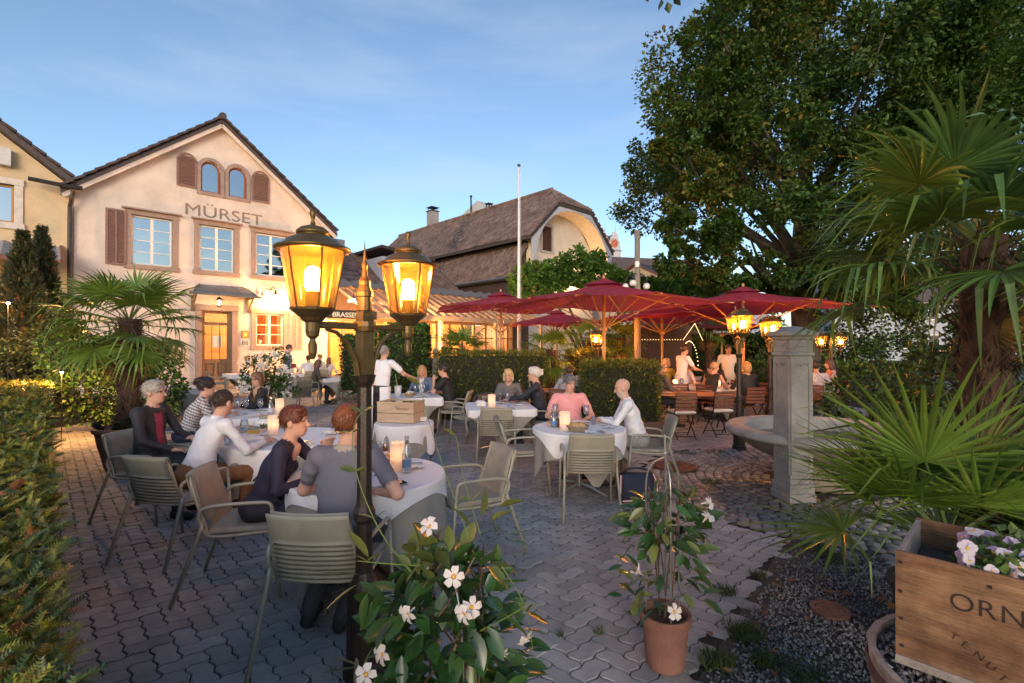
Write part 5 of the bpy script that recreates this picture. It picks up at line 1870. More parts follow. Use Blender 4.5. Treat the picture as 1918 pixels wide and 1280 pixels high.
# ================================================================== FOUNTAIN
M_STONE = pm('weathered_limestone', (.235, .22, .20), .85, col2=(.37, .35, .32), scale=4, bump=.5, bscale=45, detail=8)
M_BOWL = pm('stained_stone_bowl', (.24, .19, .145), .8, col2=(.36, .31, .26), scale=2.5, bump=.4, bscale=40, detail=8)
FT = thing('stone_fountain', 'weathered stone fountain with round basin and square panelled pillar', 'fountain', (FC.x, FC.y, 0), UANG)
BR_ = 1.10
m = MB()
m.lathe([(.40, .0), (.46, .02), (.47, .20), (.42, .24), (.38, .27), (.40, .30), (.62, .36), (.80, .44), (.92, .53), (.99, .60), (1.0, .615)], 56)
m.build('bowl', M_BOWL, FT, smooth=True)
m = MB()
m.lathe([(.985, .60), (1.05, .605), (1.09, .625), (BR_, .655), (1.09, .69), (1.05, .715), (.98, .725), (.90, .715), (.86, .69), (.85, .66), (.83, .55)], 72)
m.build('rim', M_STONE, FT, smooth=True)
m = MB()
m.lathe([(0.001, .50), (.86, .50)], 48)
m.build('basin_floor', pm('wet_dark_stone', (.05, .045, .04), .5), FT)
m = MB()
m.lathe([(0.001, .555), (.835, .555)], 48)
m.build('water', pm('dark_water', (.03, .03, .026), .12, spec=.35), FT)
pc = Vector((3.17, 5.55, 0)) - FC
pl0 = Vector((pc.dot(UD), pc.dot(VD), 0))
PR = R(-36)
m = MB()
def ringbox(m, hw_, z0, z1):
    m.box((pl0.x, pl0.y, (z0 + z1) / 2), (2 * hw_, 2 * hw_, z1 - z0), rz=PR, bev=.008)
ringbox(m, .160, 0, .10)
ringbox(m, .150, .10, .20)
ringbox(m, .135, .20, 1.62)
m.build('pillar', M_STONE, FT)
m = MB()
ringbox(m, .150, 1.62, 1.66)
ringbox(m, .140, 1.66, 1.80)
ringbox(m, .155, 1.80, 1.84)
ringbox(m, .182, 1.84, 1.885)
m.add([Matrix.Rotation(PR, 3, 'Z') @ Vector(q) + pl0 for q in ((-.17, -.17, 1.885), (.17, -.17, 1.885), (.17, .17, 1.885), (-.17, .17, 1.885), (-.06, -.06, 1.945), (.06, -.06, 1.945), (.06, .06, 1.945), (-.06, .06, 1.945), (0, 0, 1.955))],
      [(0, 1, 5, 4), (1, 2, 6, 5), (2, 3, 7, 6), (3, 0, 4, 7), (4, 5, 8), (5, 6, 8), (6, 7, 8), (7, 4, 8)])
m.build('pillar_cap', M_STONE, FT)
for k in range(4):
    Mz = Matrix.Rotation(PR + k * math.pi / 2, 3, 'Z')
    m = MB()
    def pbar(cx_, cz_, sx_, sz_):
        m.box(pl0 + Mz @ Vector((cx_ * .84, -.138, cz_)), (sx_ * .84, .018, sz_), rz=PR + k * math.pi / 2, bev=.004)
    pbar(-.128, .95, .05, 1.28); pbar(.128, .95, .05, 1.28)
    pbar(0, .33, .206, .05); pbar(0, 1.57, .206, .06)
    for sx in (-.052, .052):
        pts_ = [pl0 + Mz @ Vector((sx * .84 + .044 * math.cos(a), -.136, 1.50 + .035 * math.sin(a))) for a in arc(9, 0, math.pi)]
        m.tube(pts_, .012, 6)
    pbar(0, 1.73, .22, .012); pbar(-.13, 1.73, .012, .08); pbar(.13, 1.73, .012, .08)
    m.build('raised_panel_frame', M_STONE, FT)
MB().tube([pl0 + Matrix.Rotation(PR, 3, 'Z') @ Vector(q) for q in ((0, .16, 1.15), (0, .30, 1.16), (0, .36, 1.10))], .018, 8).build('spout', M_BRONZE, FT)
# ================================================================== TABLE THINGS
M_GLASS = glassmat('drinking_glass', (.96, .97, .98), .10, .01)
M_WINE = pm('red_wine', (.10, .005, .012), .1, var=.05)
M_WATERB = glassmat('bottle_glass', (.80, .88, .92), .16, .02)
M_PERF = pm('white_pierced_shade', (.80, .68, .60), .7, var=.04, trans=.30)
M_FLAME = emit('candle_flame', (1.0, .60, .22), 4)
M_WAX = pm('candle_wax', (.8, .6, .4), .5, sss=.2)
M_BREAD = pm('bread_napkin', (.78, .74, .70), .9, bump=.4, bscale=40)
M_WICK = pm('wicker', (.30, .23, .16), .7, var=.3, scale=60, bump=.5, bscale=120)
def single(name, me, x, y, z, label, cat, group=None, rz=0.0):
    return tag(obj(name, me, None, (x, y, z), (0, 0, rz)), label, cat, group)
def mk(m, name, mat, smooth=True):
    me = m.mesh(name, smooth)
    for q in (mat if isinstance(mat, (list, tuple)) else [mat]):
        me.materials.append(q)
    return me
_m = MB().lathe([(0, .002), (.034, .002), (.034, .005), (.008, .010), (.004, .03), (.0035, .085), (.008, .10), (.028, .120), (.039, .150), (.040, .175), (.031, .225), (.030, .225), (.039, .175), (.037, .150), (.026, .122), (0, .105)], 18)
ME_WINE = mk(_m, 'wine_glass', M_GLASS)
_m = MB().lathe([(0, .002), (.034, .002), (.034, .005), (.008, .010), (.004, .03), (.0035, .085), (.008, .10), (.028, .120), (.039, .150), (.040, .175), (.031, .225), (.030, .225), (.039, .175), (.037, .150), (.026, .122), (0, .105)], 18)
_m.cur = 1
_m.lathe([(0, .106), (.025, .122), (.0365, .148), (.0368, .155), (0, .156)], 16)
ME_REDW = mk(_m, 'red_wine_glass', [M_GLASS, M_WINE])
ME_TUMB = mk(MB().lathe([(0, .004), (.030, .002), (.035, .095), (.033, .095), (.029, .012), (0, .012)], 16), 'tumbler', M_GLASS)
def wine(x, y, where, group=None, red=False, z=ZT):
    single('wine_glass', ME_REDW if red else ME_WINE, x, y, z, ('stemmed glass of red wine ' if red else 'clear stemmed wine glass ') + where, 'wine glass', group)
def tumbler(x, y, where, group=None, z=ZT):
    single('tumbler', ME_TUMB, x, y, z, 'plain water tumbler ' + where, 'tumbler', group)
def pierced(x, y, where, h=.21, r=.058, power=.14, z=ZT, detail=True):
    t = thing('candle_lantern', 'white pierced cylinder candle lantern glowing ' + where, 'candle lantern', (x, y, z))
    m = MB()
    NP, NZ = (36, 22) if detail else (16, 8)
    V_ = []
    for j in range(NZ + 1):
        for i in range(NP):
            a = 2 * math.pi * i / NP
            V_.append((r * math.cos(a), r * math.sin(a), .004 + h * j / NZ))
    F_ = []
    for j in range(NZ):
        for i in range(NP):
            hole = ((i + (j // 2) * 2) % 4 == 0 and j % 2 == 1) and (j < NZ * .32 or j > NZ * .72)
            if not hole:
                i2 = (i + 1) % NP
                F_.append((j * NP + i, j * NP + i2, (j + 1) * NP + i2, (j + 1) * NP + i))
    m.add(V_, F_)
    m.build('pierced_shade', M_PERF, t)
    MB().lathe([(0, .006), (.030, .006), (.030, .075), (0, .078)], 14).build('candle', M_WAX, t)
    MB().lathe([(0, .080), (.007, .092), (.004, .112), (0, .120)], 8).build('flame', M_FLAME, t)
    lamp('candle_light', (0, 0, .125), power, (1, .58, .24), .012, t)
def bottle(x, y, label, mat=None, h=.27, r=.037, z=ZT, lab=(.08, .16, .30)):
    t = thing('bottle', label, 'bottle', (x, y, z))
    s_ = h / .27
    MB().lathe([(0, .003), (r, .003), (r + .001, .01), (r, .14 * s_), (r * .75, .175 * s_), (.016, .21 * s_), (.0135, .25 * s_), (.0155, .255 * s_), (.0155, .27 * s_), (0, .27 * s_)], 18).build('body', mat or M_WATERB, t, smooth=True)
    m = MB()
    n = 10
    V_, F_ = [], []
    for i in range(n + 1):
        a = -2.6 + 2.2 * i / n
        for zz in (.045 * s_, .105 * s_):
            V_.append(((r + .0014) * math.cos(a), (r + .0014) * math.sin(a), zz))
    for i in range(n):
        F_.append((2 * i, 2 * i + 2, 2 * i + 3, 2 * i + 1))
    m.add(V_, F_)
    m.build('label_band', pm('label_%02d%02d' % (int(lab[0] * 99), int(lab[2] * 99)), lab, .5), t)
    MB().lathe([(.0165, .255 * s_), (.0165, .283 * s_), (0, .285 * s_)], 12).build('stopper', pm('silver_stopper', (.6, .6, .6), .3, metal=.8), t)
M_MILL = pm('dark_mill_wood', (.13, .045, .02), .35, var=.15)
def mill(x, y, where, z=ZT, group=None):
    t = thing('pepper_mill', 'small dark wood mill with chrome top ' + where, 'mill', (x, y, z), 0, group)
    MB().lathe([(0, 0), (.026, 0), (.026, .03), (.020, .06), (.024, .10), (.024, .105), (0, .105)], 14).build('body', M_MILL, t, smooth=True)
    MB().lathe([(.022, .105), (.024, .125), (.014, .142), (.007, .146), (.011, .155), (.007, .165), (0, .167)], 14).build('top', M_STEEL, t, smooth=True)
def basket(x, y, label, z=ZT):
    t = thing('bread_basket', label, 'basket', (x, y, z), random.random() * 3)
    n = 22
    for k in range(6):
        zz = .008 + k * .012
        rr_ = .075 + k * .006
        MB().tube([(rr_ * 1.25 * math.cos(2 * math.pi * i / n), rr_ * math.sin(2 * math.pi * i / n), zz + .003 * (-1) ** (i + k)) for i in range(n)], .0055, 5, closed=True).build('wicker_ring', M_WICK, t)
    MB().lathe([(0, .004), (.075, .004), (.10, .070)], 18, ex=1.22).build('basket_shell', M_WICK, t)
    m = MB()
    for q in range(5):
        a = q * 1.3
        c = (.055 * math.cos(a), .04 * math.sin(a), .07)
        m.lathe([(0, -.035), (.035, -.02), (.042, 0), (.03, .022), (0, .03)], 9, c, ex=1.2)
    m.build('bread_rolls', pm('bread_crust', (.50, .30, .13), .8, var=.25, scale=20, bump=.3), t, smooth=True)
    m = MB()
    m.add([(-.10, -.05, .06), (-.02, -.09, .085), (.05, -.06, .10), (-.03, .01, .115), (-.11, .03, .08), (.10, -.03, .075)], [(0, 1, 3, 4), (1, 2, 3), (1, 5, 2)])
    m.build('napkin', M_BREAD, t)
def plateau(x, y, label, r=.11, z=ZT):
    single('plate', mk(MB().lathe([(0, .004), (r * .62, .004), (r * .7, .010), (r, .020), (r, .023), (r * .68, .014), (0, .009)], 26), 'plate', pm('white_china', (.8, .8, .8), .2, var=.02)), x, y, z, label, 'plate')
# --- T1
X, Y = T1
c_ = at(745, 3.9)
pierced(c_[0], c_[1], 'on the near round table by the lamp post')
c_ = gp(762, 885, ZT)
bottle(c_[0], c_[1], 'tall clear water bottle with blue label on the near table')
c_ = gp(708, 890, ZT)
wine(c_[0], c_[1], 'in front of the bread plate on the near table', red=True)
c_ = gp(726, 903, ZT)
tumbler(c_[0], c_[1], 'next to the phone on the near table')
c_ = gp(712, 878, ZT)
basket(c_[0] - .02, c_[1] + .12, 'oval bread basket on the near table behind the wine glass')
for (px, py, wh) in ((713, 862, 'left of its twin behind the near wine glass'), (722, 860, 'right of its twin behind the near wine glass')):
    c_ = gp(px, py, ZT)
    mill(c_[0], c_[1], wh)
c_ = gp(740, 907, ZT)
PH = thing('mobile_phone', 'black mobile phone lying on the near white tablecloth', 'phone', (c_[0], c_[1], ZT), R(40))
MB().box((0, 0, .006), (.155, .078, .009), bev=.003).build('case', pm('black_plastic', (.02, .02, .022), .4), PH)
MB().box((0, 0, .011), (.143, .068, .0015)).build('screen', pm('dark_screen', (.03, .03, .035), .06, spec=.7), PH)
c_ = gp(648, 850, ZT)
wine(c_[0], c_[1], 'between the woman in navy and the post')
# --- T2
c_ = gp(512, 815, ZT)
pierced(c_[0], c_[1], 'on the round table beside the clear bottle', r=.055)
c_ = gp(541, 805, ZT)
bottle(c_[0], c_[1], 'clear bottle with plain neck standing behind the dark haired woman', h=.25, lab=(.6, .6, .62))
c_ = gp(458, 827, ZT)
wine(c_[0], c_[1], 'standing alone on the round table of the white shirted guest')
for px, py, wh in ((427, 832, 'closest to the white shirted guest'), (436, 826, 'second from the white shirted guest')):
    c_ = gp(px, py, ZT)
    tumbler(c_[0], c_[1], wh)
c_ = gp(492, 812, ZT)
AP = thing('small_succulent', 'tiny spiky succulent in pale pot beside the candle lantern', 'pot plant', (c_[0], c_[1], ZT))
MB().lathe([(0, 0), (.028, 0), (.034, .055), (.028, .055), (0, .05)], 14).build('pot', pm('pale_clay', (.6, .5, .44), .8), AP)
m = MB()
for k in range(14):
    a = k * 2.4
    e_ = R(25 + (k % 4) * 16)
    m.tube([(0, 0, .05), (.035 * math.cos(a) * math.cos(e_), .035 * math.sin(a) * math.cos(e_), .05 + .035 * math.sin(e_)), (.075 * math.cos(a) * math.cos(e_), .075 * math.sin(a) * math.cos(e_), .05 + .07 * math.sin(e_))], [.006, .005, .001], 5)
m.build('leaves', pm('grey_green_succulent', (.10, .13, .08), .6), AP)
c_ = gp(475, 815, ZT)
single('card', mk(MB().box((0, 0, .025), (.12, .012, .05)), 'card', pm('mustard_card', (.55, .33, .05), .7), False), c_[0], c_[1], ZT, 'small mustard yellow card standing beside the succulent', 'card', rz=.2)
c_ = gp(495, 793, ZT)
single('napkin', mk(MB().lathe([(0, .06), (.05, .052), (.09, .03), (.10, .0), (0, 0)], 9, ex=1.3), 'napkin', M_BREAD), c_[0], c_[1], ZT, 'crumpled white napkin behind the succulent', 'napkin')
c_ = gp(470, 842, ZT)
single('cutlery', mk(MB().box((0, 0, .004), (.22, .02, .004)).box((0, .035, .004), (.20, .014, .004)), 'cutlery', M_STEEL, False), c_[0], c_[1], ZT, 'knife and fork lying on the edge of the white shirted guest table', 'cutlery', rz=.45)
# --- T3
c_ = gp(524, 775, ZT)
pierced(c_[0], c_[1], 'in front of the woman in black with glasses', power=.12)
for px, py, wh in ((446, 778, 'nearest to the striped shirt guest'), (461, 776, 'between two others by the striped shirt guest'), (488, 777, 'in front of the hands of the woman in black')):
    c_ = gp(px, py, ZT)
    wine(c_[0], c_[1], wh)
c_ = gp(507, 777, ZT)
bottle(c_[0], c_[1], 'short carafe with dark stopper in front of the woman in black', h=.24, lab=(.55, .55, .58))
c_ = gp(432, 772, ZT)
plateau(c_[0], c_[1], 'small plate beside the striped shirt guest')
# --- T4 service table
X, Y = T4
BX = thing('wooden_box', 'pale wooden cutlery box with open glass lid on the serving table', 'box', (X - .05, Y + .05, ZT), R(-14))
M_PINE = pm('pale_pine_box', (.40, .27, .17), .7, col2=(.52, .38, .26), scale=4, stretch=(.6, 5, 5), bump=.2)
for (cx_, cy_, sx_, sy_) in ((0, -.16, .50, .018), (0, .16, .50, .018), (-.241, 0, .018, .302), (.241, 0, .018, .302)):
    for zz in (.06, .182):
        MB().box((cx_, cy_, zz), (sx_, sy_, .116), bev=.003).build('board', M_PINE, BX)
for (cx_, cy_, sx_, sy_) in ((0, -.155, .51, .03), (0, .155, .51, .03), (-.24, 0, .03, .28), (.24, 0, .03, .28)):
    MB().box((cx_, cy_, .252), (sx_, sy_, .022), bev=.003).build('lid_frame', M_PINE, BX)
MB().box((0, 0, .250), (.45, .28, .004)).build('lid_pane', M_CLEAR, BX)
m = MB()
for k in range(9):
    m.box((-.15 + .04 * k, .02 * math.sin(k), .232), (.03, .20, .012), rz=.15 * math.sin(k * 2))
m.build('cutlery_and_napkins', pm('silver_and_linen', (.6, .6, .62), .35, metal=.4), BX)
MB().box((.02, -.172, .205), (.04, .008, .03)).build('clasp', M_STEEL, BX)
text_mesh('MARTINET', .036, .001, pm('burnt_letters', (.20, .11, .06), .8), 'branded_letters', BX, (.02, -.1705, .165), FM)
for k, wh in enumerate(('leftmost by the wooden box', 'in the middle beside the wooden box', 'touching the wooden box corner')):
    c_ = gp(714 + 7 * k, 789 + k, ZT)
    mill(c_[0], c_[1], wh)
c_ = gp(781, 788, ZT)
BK = thing('menu_stack', 'two pale menu books stacked beside the wooden box', 'books', (c_[0], c_[1], ZT), R(12))
MB().box((0, 0, .014), (.24, .17, .024), bev=.004).build('lower_book', pm('cream_cover', (.62, .56, .46), .6), BK)
MB().box((.01, .01, .038), (.23, .165, .02), bev=.004).build('upper_book', pm('cream_cover2', (.70, .65, .55), .6), BK)
# --- T5
X, Y = T5
pl5 = [(-.28, .05), (.05, .2), (.1, -.1), (-.05, .05), (.22, .15)]
CA = thing('cooler_pot', 'white wine cooler with flowers stem on the waiter served table', 'cooler', (X - .22, Y - .15, ZT))
MB().lathe([(0, 0), (.06, 0), (.065, .20), (.058, .20), (.054, .02), (0, .02)], 16).build('pot', pm('white_enamel', (.78, .78, .80), .35, var=.04), CA, smooth=True)
MB().tube([(.01, 0, .1), (-.06, .02, .42)], .006, 5).build('stem', pm('pale_green_stem', (.45, .55, .25), .6), CA)
basket(X + .02, Y - .22, 'round bread bowl on the waiter served table')
for k, (dx, dy) in enumerate(pl5[1:]):
    (wine if k % 2 else tumbler)(X + dx, Y + dy, ('before the woman in denim', 'before the man in black t-shirt')[k // 2])
plateau(X + .3, Y - .05, 'white plate before the guest in black shirt')
# --- T6
X, Y = T6
c_ = gp(921, 765, ZT)
pierced(c_[0], c_[1], 'on the table of the white haired couple', power=.12)
c_ = gp(900, 762, ZT)
single('tissue_holder', mk(MB().box((0, 0, .05), (.14, .12, .10), bev=.02), 'tissue_holder', pm('grey_white_stuff', (.6, .58, .58), .7, var=.2, scale=20), False), c_[0], c_[1], ZT, 'square napkin holder on the table of the white haired couple', 'napkin holder', rz=.3)
c_ = gp(934, 768, ZT)
single('flower_card', mk(MB().lathe([(0, .05), (.035, .04), (.05, .015), (.04, 0), (0, 0)], 10), 'flower_card', pm('yellow_petals', (.75, .45, .10), .7, var=.3, scale=40)), c_[0], c_[1], ZT, 'small yellow flower posy on the table of the white haired couple', 'posy')
for px, py, wh, rd in ((937, 757, 'before the blonde woman in grey', True), (951, 760, 'between the blonde and the white haired guest', False)):
    c_ = gp(px, py, ZT)
    wine(c_[0], c_[1], wh, None, rd)
for k, (px, lab_, nm) in enumerate(((973, (.45, .12, .10), 'red'), (992, (.7, .7, .72), 'white'))):
    c_ = at(px, 9.6)
    bottle(c_[0], c_[1], 'bottle with %s label on the slatted wooden table behind the couple' % nm, pm('dark_bottle', (.05, .06, .04), .1, spec=.7), .29, .037, .75, lab_)
# --- T7
X, Y = T7
c_ = gp(1058, 806, ZT)
pierced(c_[0], c_[1], 'on the table of the pink shirt guest', r=.062)
c_ = gp(1082, 808, ZT)
basket(c_[0], c_[1], 'wicker bread basket with napkin on the table of the pink shirt guest')
c_ = gp(1037, 800, ZT)
bottle(c_[0], c_[1], 'small clear bottle with blue label left of the bread basket', h=.20, lab=(.08, .2, .42))
c_ = gp(1029, 798, ZT)
single('bread_piece', mk(MB().lathe([(0, .05), (.03, .035), (.035, .012), (0, 0)], 8), 'bread_piece', pm('bread_crust', (.50, .30, .13), .8)), c_[0], c_[1], ZT, 'torn bread piece at the table edge by the small bottle', 'bread')
for px, py, wh in ((1040, 790, 'at the left hand of the pink shirt guest'), (1098, 792, 'between the pink shirt and bald guests'), (1072, 782, 'right in front of the pink shirt guest')):
    c_ = gp(px, py, ZT)
    wine(c_[0], c_[1], wh)
c_ = gp(1099, 795, ZT)
tumbler(c_[0] + .08, c_[1], 'before the folded hands of the bald guest')
c_ = gp(1047, 800, ZT)
mill(c_[0], c_[1], 'on the pink shirt guest table')
# --- farther tables
for (tx_, ty_, wh, grp) in ((T8[0], T8[1], 'at the ivy column', ('by the long haired woman', 'by the spectacled man')), (T9[0], T9[1], 'below the grey shutter', ('by the woman in red', 'by the white shirted man')), (T13[0], T13[1], 'on the crowded table', ('by the pink blouse guest', 'by the black top woman'))):
    for k in range(4):
        a = k * 1.9
        (wine if k % 2 else tumbler)(tx_ + .22 * math.cos(a), ty_ + .22 * math.sin(a), grp[k // 2] + ' ' + wh)
pierced(T9[0] + .1, T9[1] - .2, 'on the table below the grey shutter', .2, .055, .25, detail=False)
c_ = at(1345, 11.2)
pierced(c_[0], c_[1], 'on the crowded table under the right parasol', .14, .05, 1.0, detail=False)
c_ = gp(1263, 724, .76)
pierced(c_[0] + .02, c_[1], 'on the bare wooden table', .16, .055, 1.2, .752, detail=False)
for k, px in enumerate((1250, 1277, 1240)):
    c_ = gp(px, 727, .76)
    (wine if k < 2 else tumbler)(c_[0], c_[1], ('between plate and lantern', 'on the free side of the lantern', 'next to the plate')[k] + ' on the bare wooden table', z=.752)
plateau(3.15, 10.0, 'white plate with napkin on the bare wooden table', .12, .752)

# bag on the floor by the bald guest
c_ = gp(1190, 935)
BG = thing('shoulder_bag', 'dark navy bag with striped red and white piping on the paving', 'bag', (c_[0], c_[1], 0), R(8))
m = MB()
V_, F_ = [], []
NZ, NP = 8, 20
for j in range(NZ + 1):
    zz = .01 + .28 * j / NZ
    for i in range(NP):
        a = 2 * math.pi * i / NP
        e_ = .75
        bx = .20 * (1 + .08 * math.sin(math.pi * j / NZ)) * (abs(math.cos(a)) ** e_) * (1 if math.cos(a) > 0 else -1)
        by = .10 * (1 + .35 * math.sin(math.pi * j / NZ) - .5 * j / NZ) * (abs(math.sin(a)) ** e_) * (1 if math.sin(a) > 0 else -1)
        V_.append((bx, by, zz + .012 * math.sin(3 * a + j)))
for j in range(NZ):
    for i in range(NP):
        i2 = (i + 1) % NP
        F_.append((j * NP + i, j * NP + i2, (j + 1) * NP + i2, (j + 1) * NP + i))
F_.append(tuple(NZ * NP + i for i in range(NP)))
F_.append(tuple(range(NP - 1, -1, -1)))
m.add(V_, F_)
m.build('body', pm('navy_canvas', (.025, .03, .055), .85, bump=.4, bscale=30), BG, smooth=True)
for k, (off_, mat_) in enumerate(((-.012, pm('dark_red_piping', (.20, .02, .03), .7)), (0, M_WHITE), (.012, pm('dark_red_piping', (.20, .02, .03), .7)))):
    for sx in (-1, 1):
        MB().tube([(sx * (.212 + off_ * sx), -.06, .03), (sx * (.215 + off_), -.10, .10), (sx * (.212 + off_), -.10, .2), (sx * (.19 + off_), -.05, .29)], .0065, 6).build('piping', mat_, BG)
    MB().tube([(-.19, -.105, .02 + off_), (0, -.125, .012 + off_ + .012), (.19, -.105, .02 + off_)], .0065, 6).build('piping', mat_, BG)
MB().tube(smooth_path([(-.12, 0, .28), (-.14, -.04, .36), (0, -.10, .38), (.16, -.05, .33), (.15, 0, .27)]), .012, 8).build('strap', pm('navy_canvas', (.025, .03, .055), .85), BG)
c_ = at(1150, 6.35)
HBG = thing('leather_bag', 'tan leather handbag under the chair of the bald guest', 'bag', (c_[0], c_[1], 0), R(20))
MB().box((0, 0, .13), (.34, .16, .26), bev=.05).build('body', pm('tan_leather', (.34, .13, .035), .5, var=.2, bump=.2), HBG)
MB().tube(smooth_path([(-.1, 0, .25), (-.1, 0, .40), (.1, 0, .40), (.1, 0, .25)]), .010, 6).build('handle', pm('tan_leather', (.34, .13, .035), .5), HBG)

# paper sign in the hedge bed
c_ = at(1003, 9.9)
SG = thing('notice_sign', 'small white notice on a wooden stake in the hedge bed', 'sign', (c_[0], c_[1], 0), R(-4))
MB().box((-.12, 0, .62), (.035, .025, 1.24)).build('stake', M_POLEW, SG)
MB().box((.02, -.02, 1.19), (.27, .015, .12), bev=.003).build('board', pm('cream_board', (.70, .64, .52), .7), SG)
m = MB()
for k in range(3):
    m.box((.02 - .02 * k, -.029, 1.22 - .028 * k), (.19 - .04 * k, .002, .008))
m.build('printed_lines', pm('grey_ink', (.25, .24, .22), .8), SG)

# ================================================================== WINE CRATE ON A TUB (right foreground)
M_CRATE = pm('weathered_crate_wood', (.16, .062, .026), .75, col2=(.36, .195, .095), scale=2.6, stretch=(1.2, 1.2, 9), bump=.45, bscale=18, detail=10)
stain(M_CRATE, 7.0, .5, (.38, .62))
M_CRATEG = pm('grey_crate_wood', (.22, .18, .15), .85, col2=(.36, .31, .27), scale=5, stretch=(1, 5, 5), bump=.4)
dA = 1.45
A_ = Vector((*at(1675, dA), 0))
zt_, zb_ = hz(1030, dA), hz(1222, dA)
CR = thing('wine_crate', 'weathered wooden wine crate planted with pansies standing on a tub', 'crate', (A_.x, A_.y, zb_), UANG)
# local x = away to the right (side), local y = along VD; the lettered front runs along -y
LS, LF, HC, th = .40, .62, zt_ - zb_, .014
def cb_box(nm, c, d, mat):
    return MB().box(c, d, bev=.002).build(nm, mat, CR)
cb_box('front_board', (th / 2, -LF / 2, HC / 2), (th, LF, HC), M_CRATE)
cb_box('back_board', (LS - th / 2, -LF / 2, HC / 2), (th, LF, HC), M_CRATE)
cb_box('side_board', (LS / 2, -th / 2, HC / 2 - .004), (LS - 2 * th - .002, th, HC), M_CRATEG)
cb_box('side_board', (LS / 2, -LF + th / 2, HC / 2 - .004), (LS - 2 * th - .002, th, HC), M_CRATEG)
cb_box('bottom_board', (LS / 2, -LF / 2, .008), (LS - 2 * th - .002, LF - 2 * th - .002, .014), M_CRATE)
cb_box('bottom_batten', (.02, -LF / 2, -.012), (.05, LF, .024), M_CRATEG)
cb_box('crate_soil', (LS / 2, -LF / 2, HC * .62), (LS - 2 * th - .004, LF - 2 * th - .004, .05), M_SOIL)
M_INK = pm('burnt_ink', (.035, .018, .012), .85, var=.3, scale=60)
m = MB()
for (yy, zz) in ((-.012, HC * .93), (-.012, HC * .64), (-.014, HC * .36), (-.015, HC * .08), (-.24, HC * .93)):
    m.lathe([(0.001, .0), (.0045, .0), (.0045, .003)], 10, (0, 0, 0))
m = MB()
for (yy, zz) in ((-.012, HC * .90), (-.012, HC * .62), (-.014, HC * .36), (-.015, HC * .10), (-.20, HC * .88)):
    m.box((-.0012, yy, zz), (.0022, .009, .009), bev=.0004)
m.build('nail_heads', M_INK, CR)
CM = Matrix(((0, 0, -1), (-1, 0, 0), (0, 1, 0)))
def crate_letter(ch, yy, zz, size, tilt=0.0):
    o = text_mesh(ch, size, .0006, M_INK, 'letter', CR, (-.0014, yy, zz), CM @ Matrix.Rotation(tilt, 3, 'Z'), bold=-.0006)
    return o
yy = -.118
for ch, adv in (('O', .056), ('R', .044), ('N', .06), ):
    crate_letter(ch, yy, HC * .60, .066)
    yy -= adv
for k, ch in enumerate('TENUTA D'):
    a = k / 7.0
    crate_letter(ch, -.118 - .165 * a, HC * .33 - .085 * a - .05 * a * a, .028, R(-22 - 26 * a))
# the tub it stands on
tubc = A_ + UD * .22 - VD * .27
TB = thing('wooden_tub', 'old wooden tub filled with gravel under the wine crate', 'tub', (tubc.x, tubc.y, 0))
tr_ = .375
ztb = zb_ - .055
ns = 26
for k in range(ns):
    a0, a1 = 2 * math.pi * k / ns, 2 * math.pi * (k + .97) / ns
    m = MB()
    V_ = []
    for (r_, z_) in ((tr_ * .86, 0), (tr_, ztb), (tr_ - .022, ztb), (tr_ * .86 - .022, 0)):
        for a in (a0, a1):
            V_.append((r_ * math.cos(a), r_ * math.sin(a), z_))
    m.add(V_, [(0, 1, 3, 2), (2, 3, 5, 4), (4, 5, 7, 6), (0, 2, 4, 6), (1, 7, 5, 3)])
    m.build('stave', M_CRATEG, TB)
for z_ in (.12, ztb - .07):
    r_ = tr_ * (.86 + .14 * z_ / ztb) + .003
    MB().lathe([(r_, z_), (r_ + .004, z_), (r_ + .006, z_ + .035), (r_ + .002, z_ + .035)], 40).build('hoop', M_IRON, TB)
MB().lathe([(0.001, ztb - .03), (tr_ - .02, ztb - .03)], 30).build('fill', M_SOIL, TB)
n = 2600
a, r_ = RNG.uniform(0, 6.283, n), (tr_ - .03) * np.sqrt(RNG.random(n))
v, f = inst(bv, bf, np.stack([r_ * np.cos(a), r_ * np.sin(a), ztb - .028 + RNG.uniform(0, .012, n)], 1), rotmats(randdirs(n), RNG.uniform(0, 6, n), RNG.uniform(.006, .012, n)))
tag(obj('tub_gravel', npmesh('tub_gravel', v, f, M_GRAV), TB), kind='stuff')
ztop_tub = ztb
MB().box((tr_ * .0, 0, ztb + .013), (.5, .10, .035), rz=UANG).build('support_plank', M_CRATEG, TB)
# plates, napkins and cutlery laid on the dressed tables
ME_PL = mk(MB().lathe([(0, .004), (.075, .004), (.085, .010), (.12, .020), (.12, .023), (.082, .014), (0, .009)], 26), 'plate', pm('white_china', (.8, .8, .8), .2, var=.02))
ME_CUT = mk(MB().box((0, 0, .004), (.20, .018, .003), bev=.001).box((.0, .03, .004), (.19, .012, .003), bev=.001), 'cutlery', M_STEEL, False)
def nap_mesh(seed):
    rg = random.Random(seed)
    m = MB()
    V_, F_ = [], []
    for j in range(9):
        for i in range(9):
            V_.append((-.07 + .0175 * i + rg.gauss(0, .003), -.06 + .015 * j + rg.gauss(0, .003), .006 + .022 * abs(math.sin(i * .9 + j * .5 + seed)) * (1 - abs(i - 4) / 5) + rg.random() * .006))
    for j in range(8):
        for i in range(8):
            a = j * 9 + i
            F_.append((a, a + 1, a + 10, a + 9))
    return mk(m.add(V_, F_), 'napkin', M_BREAD)
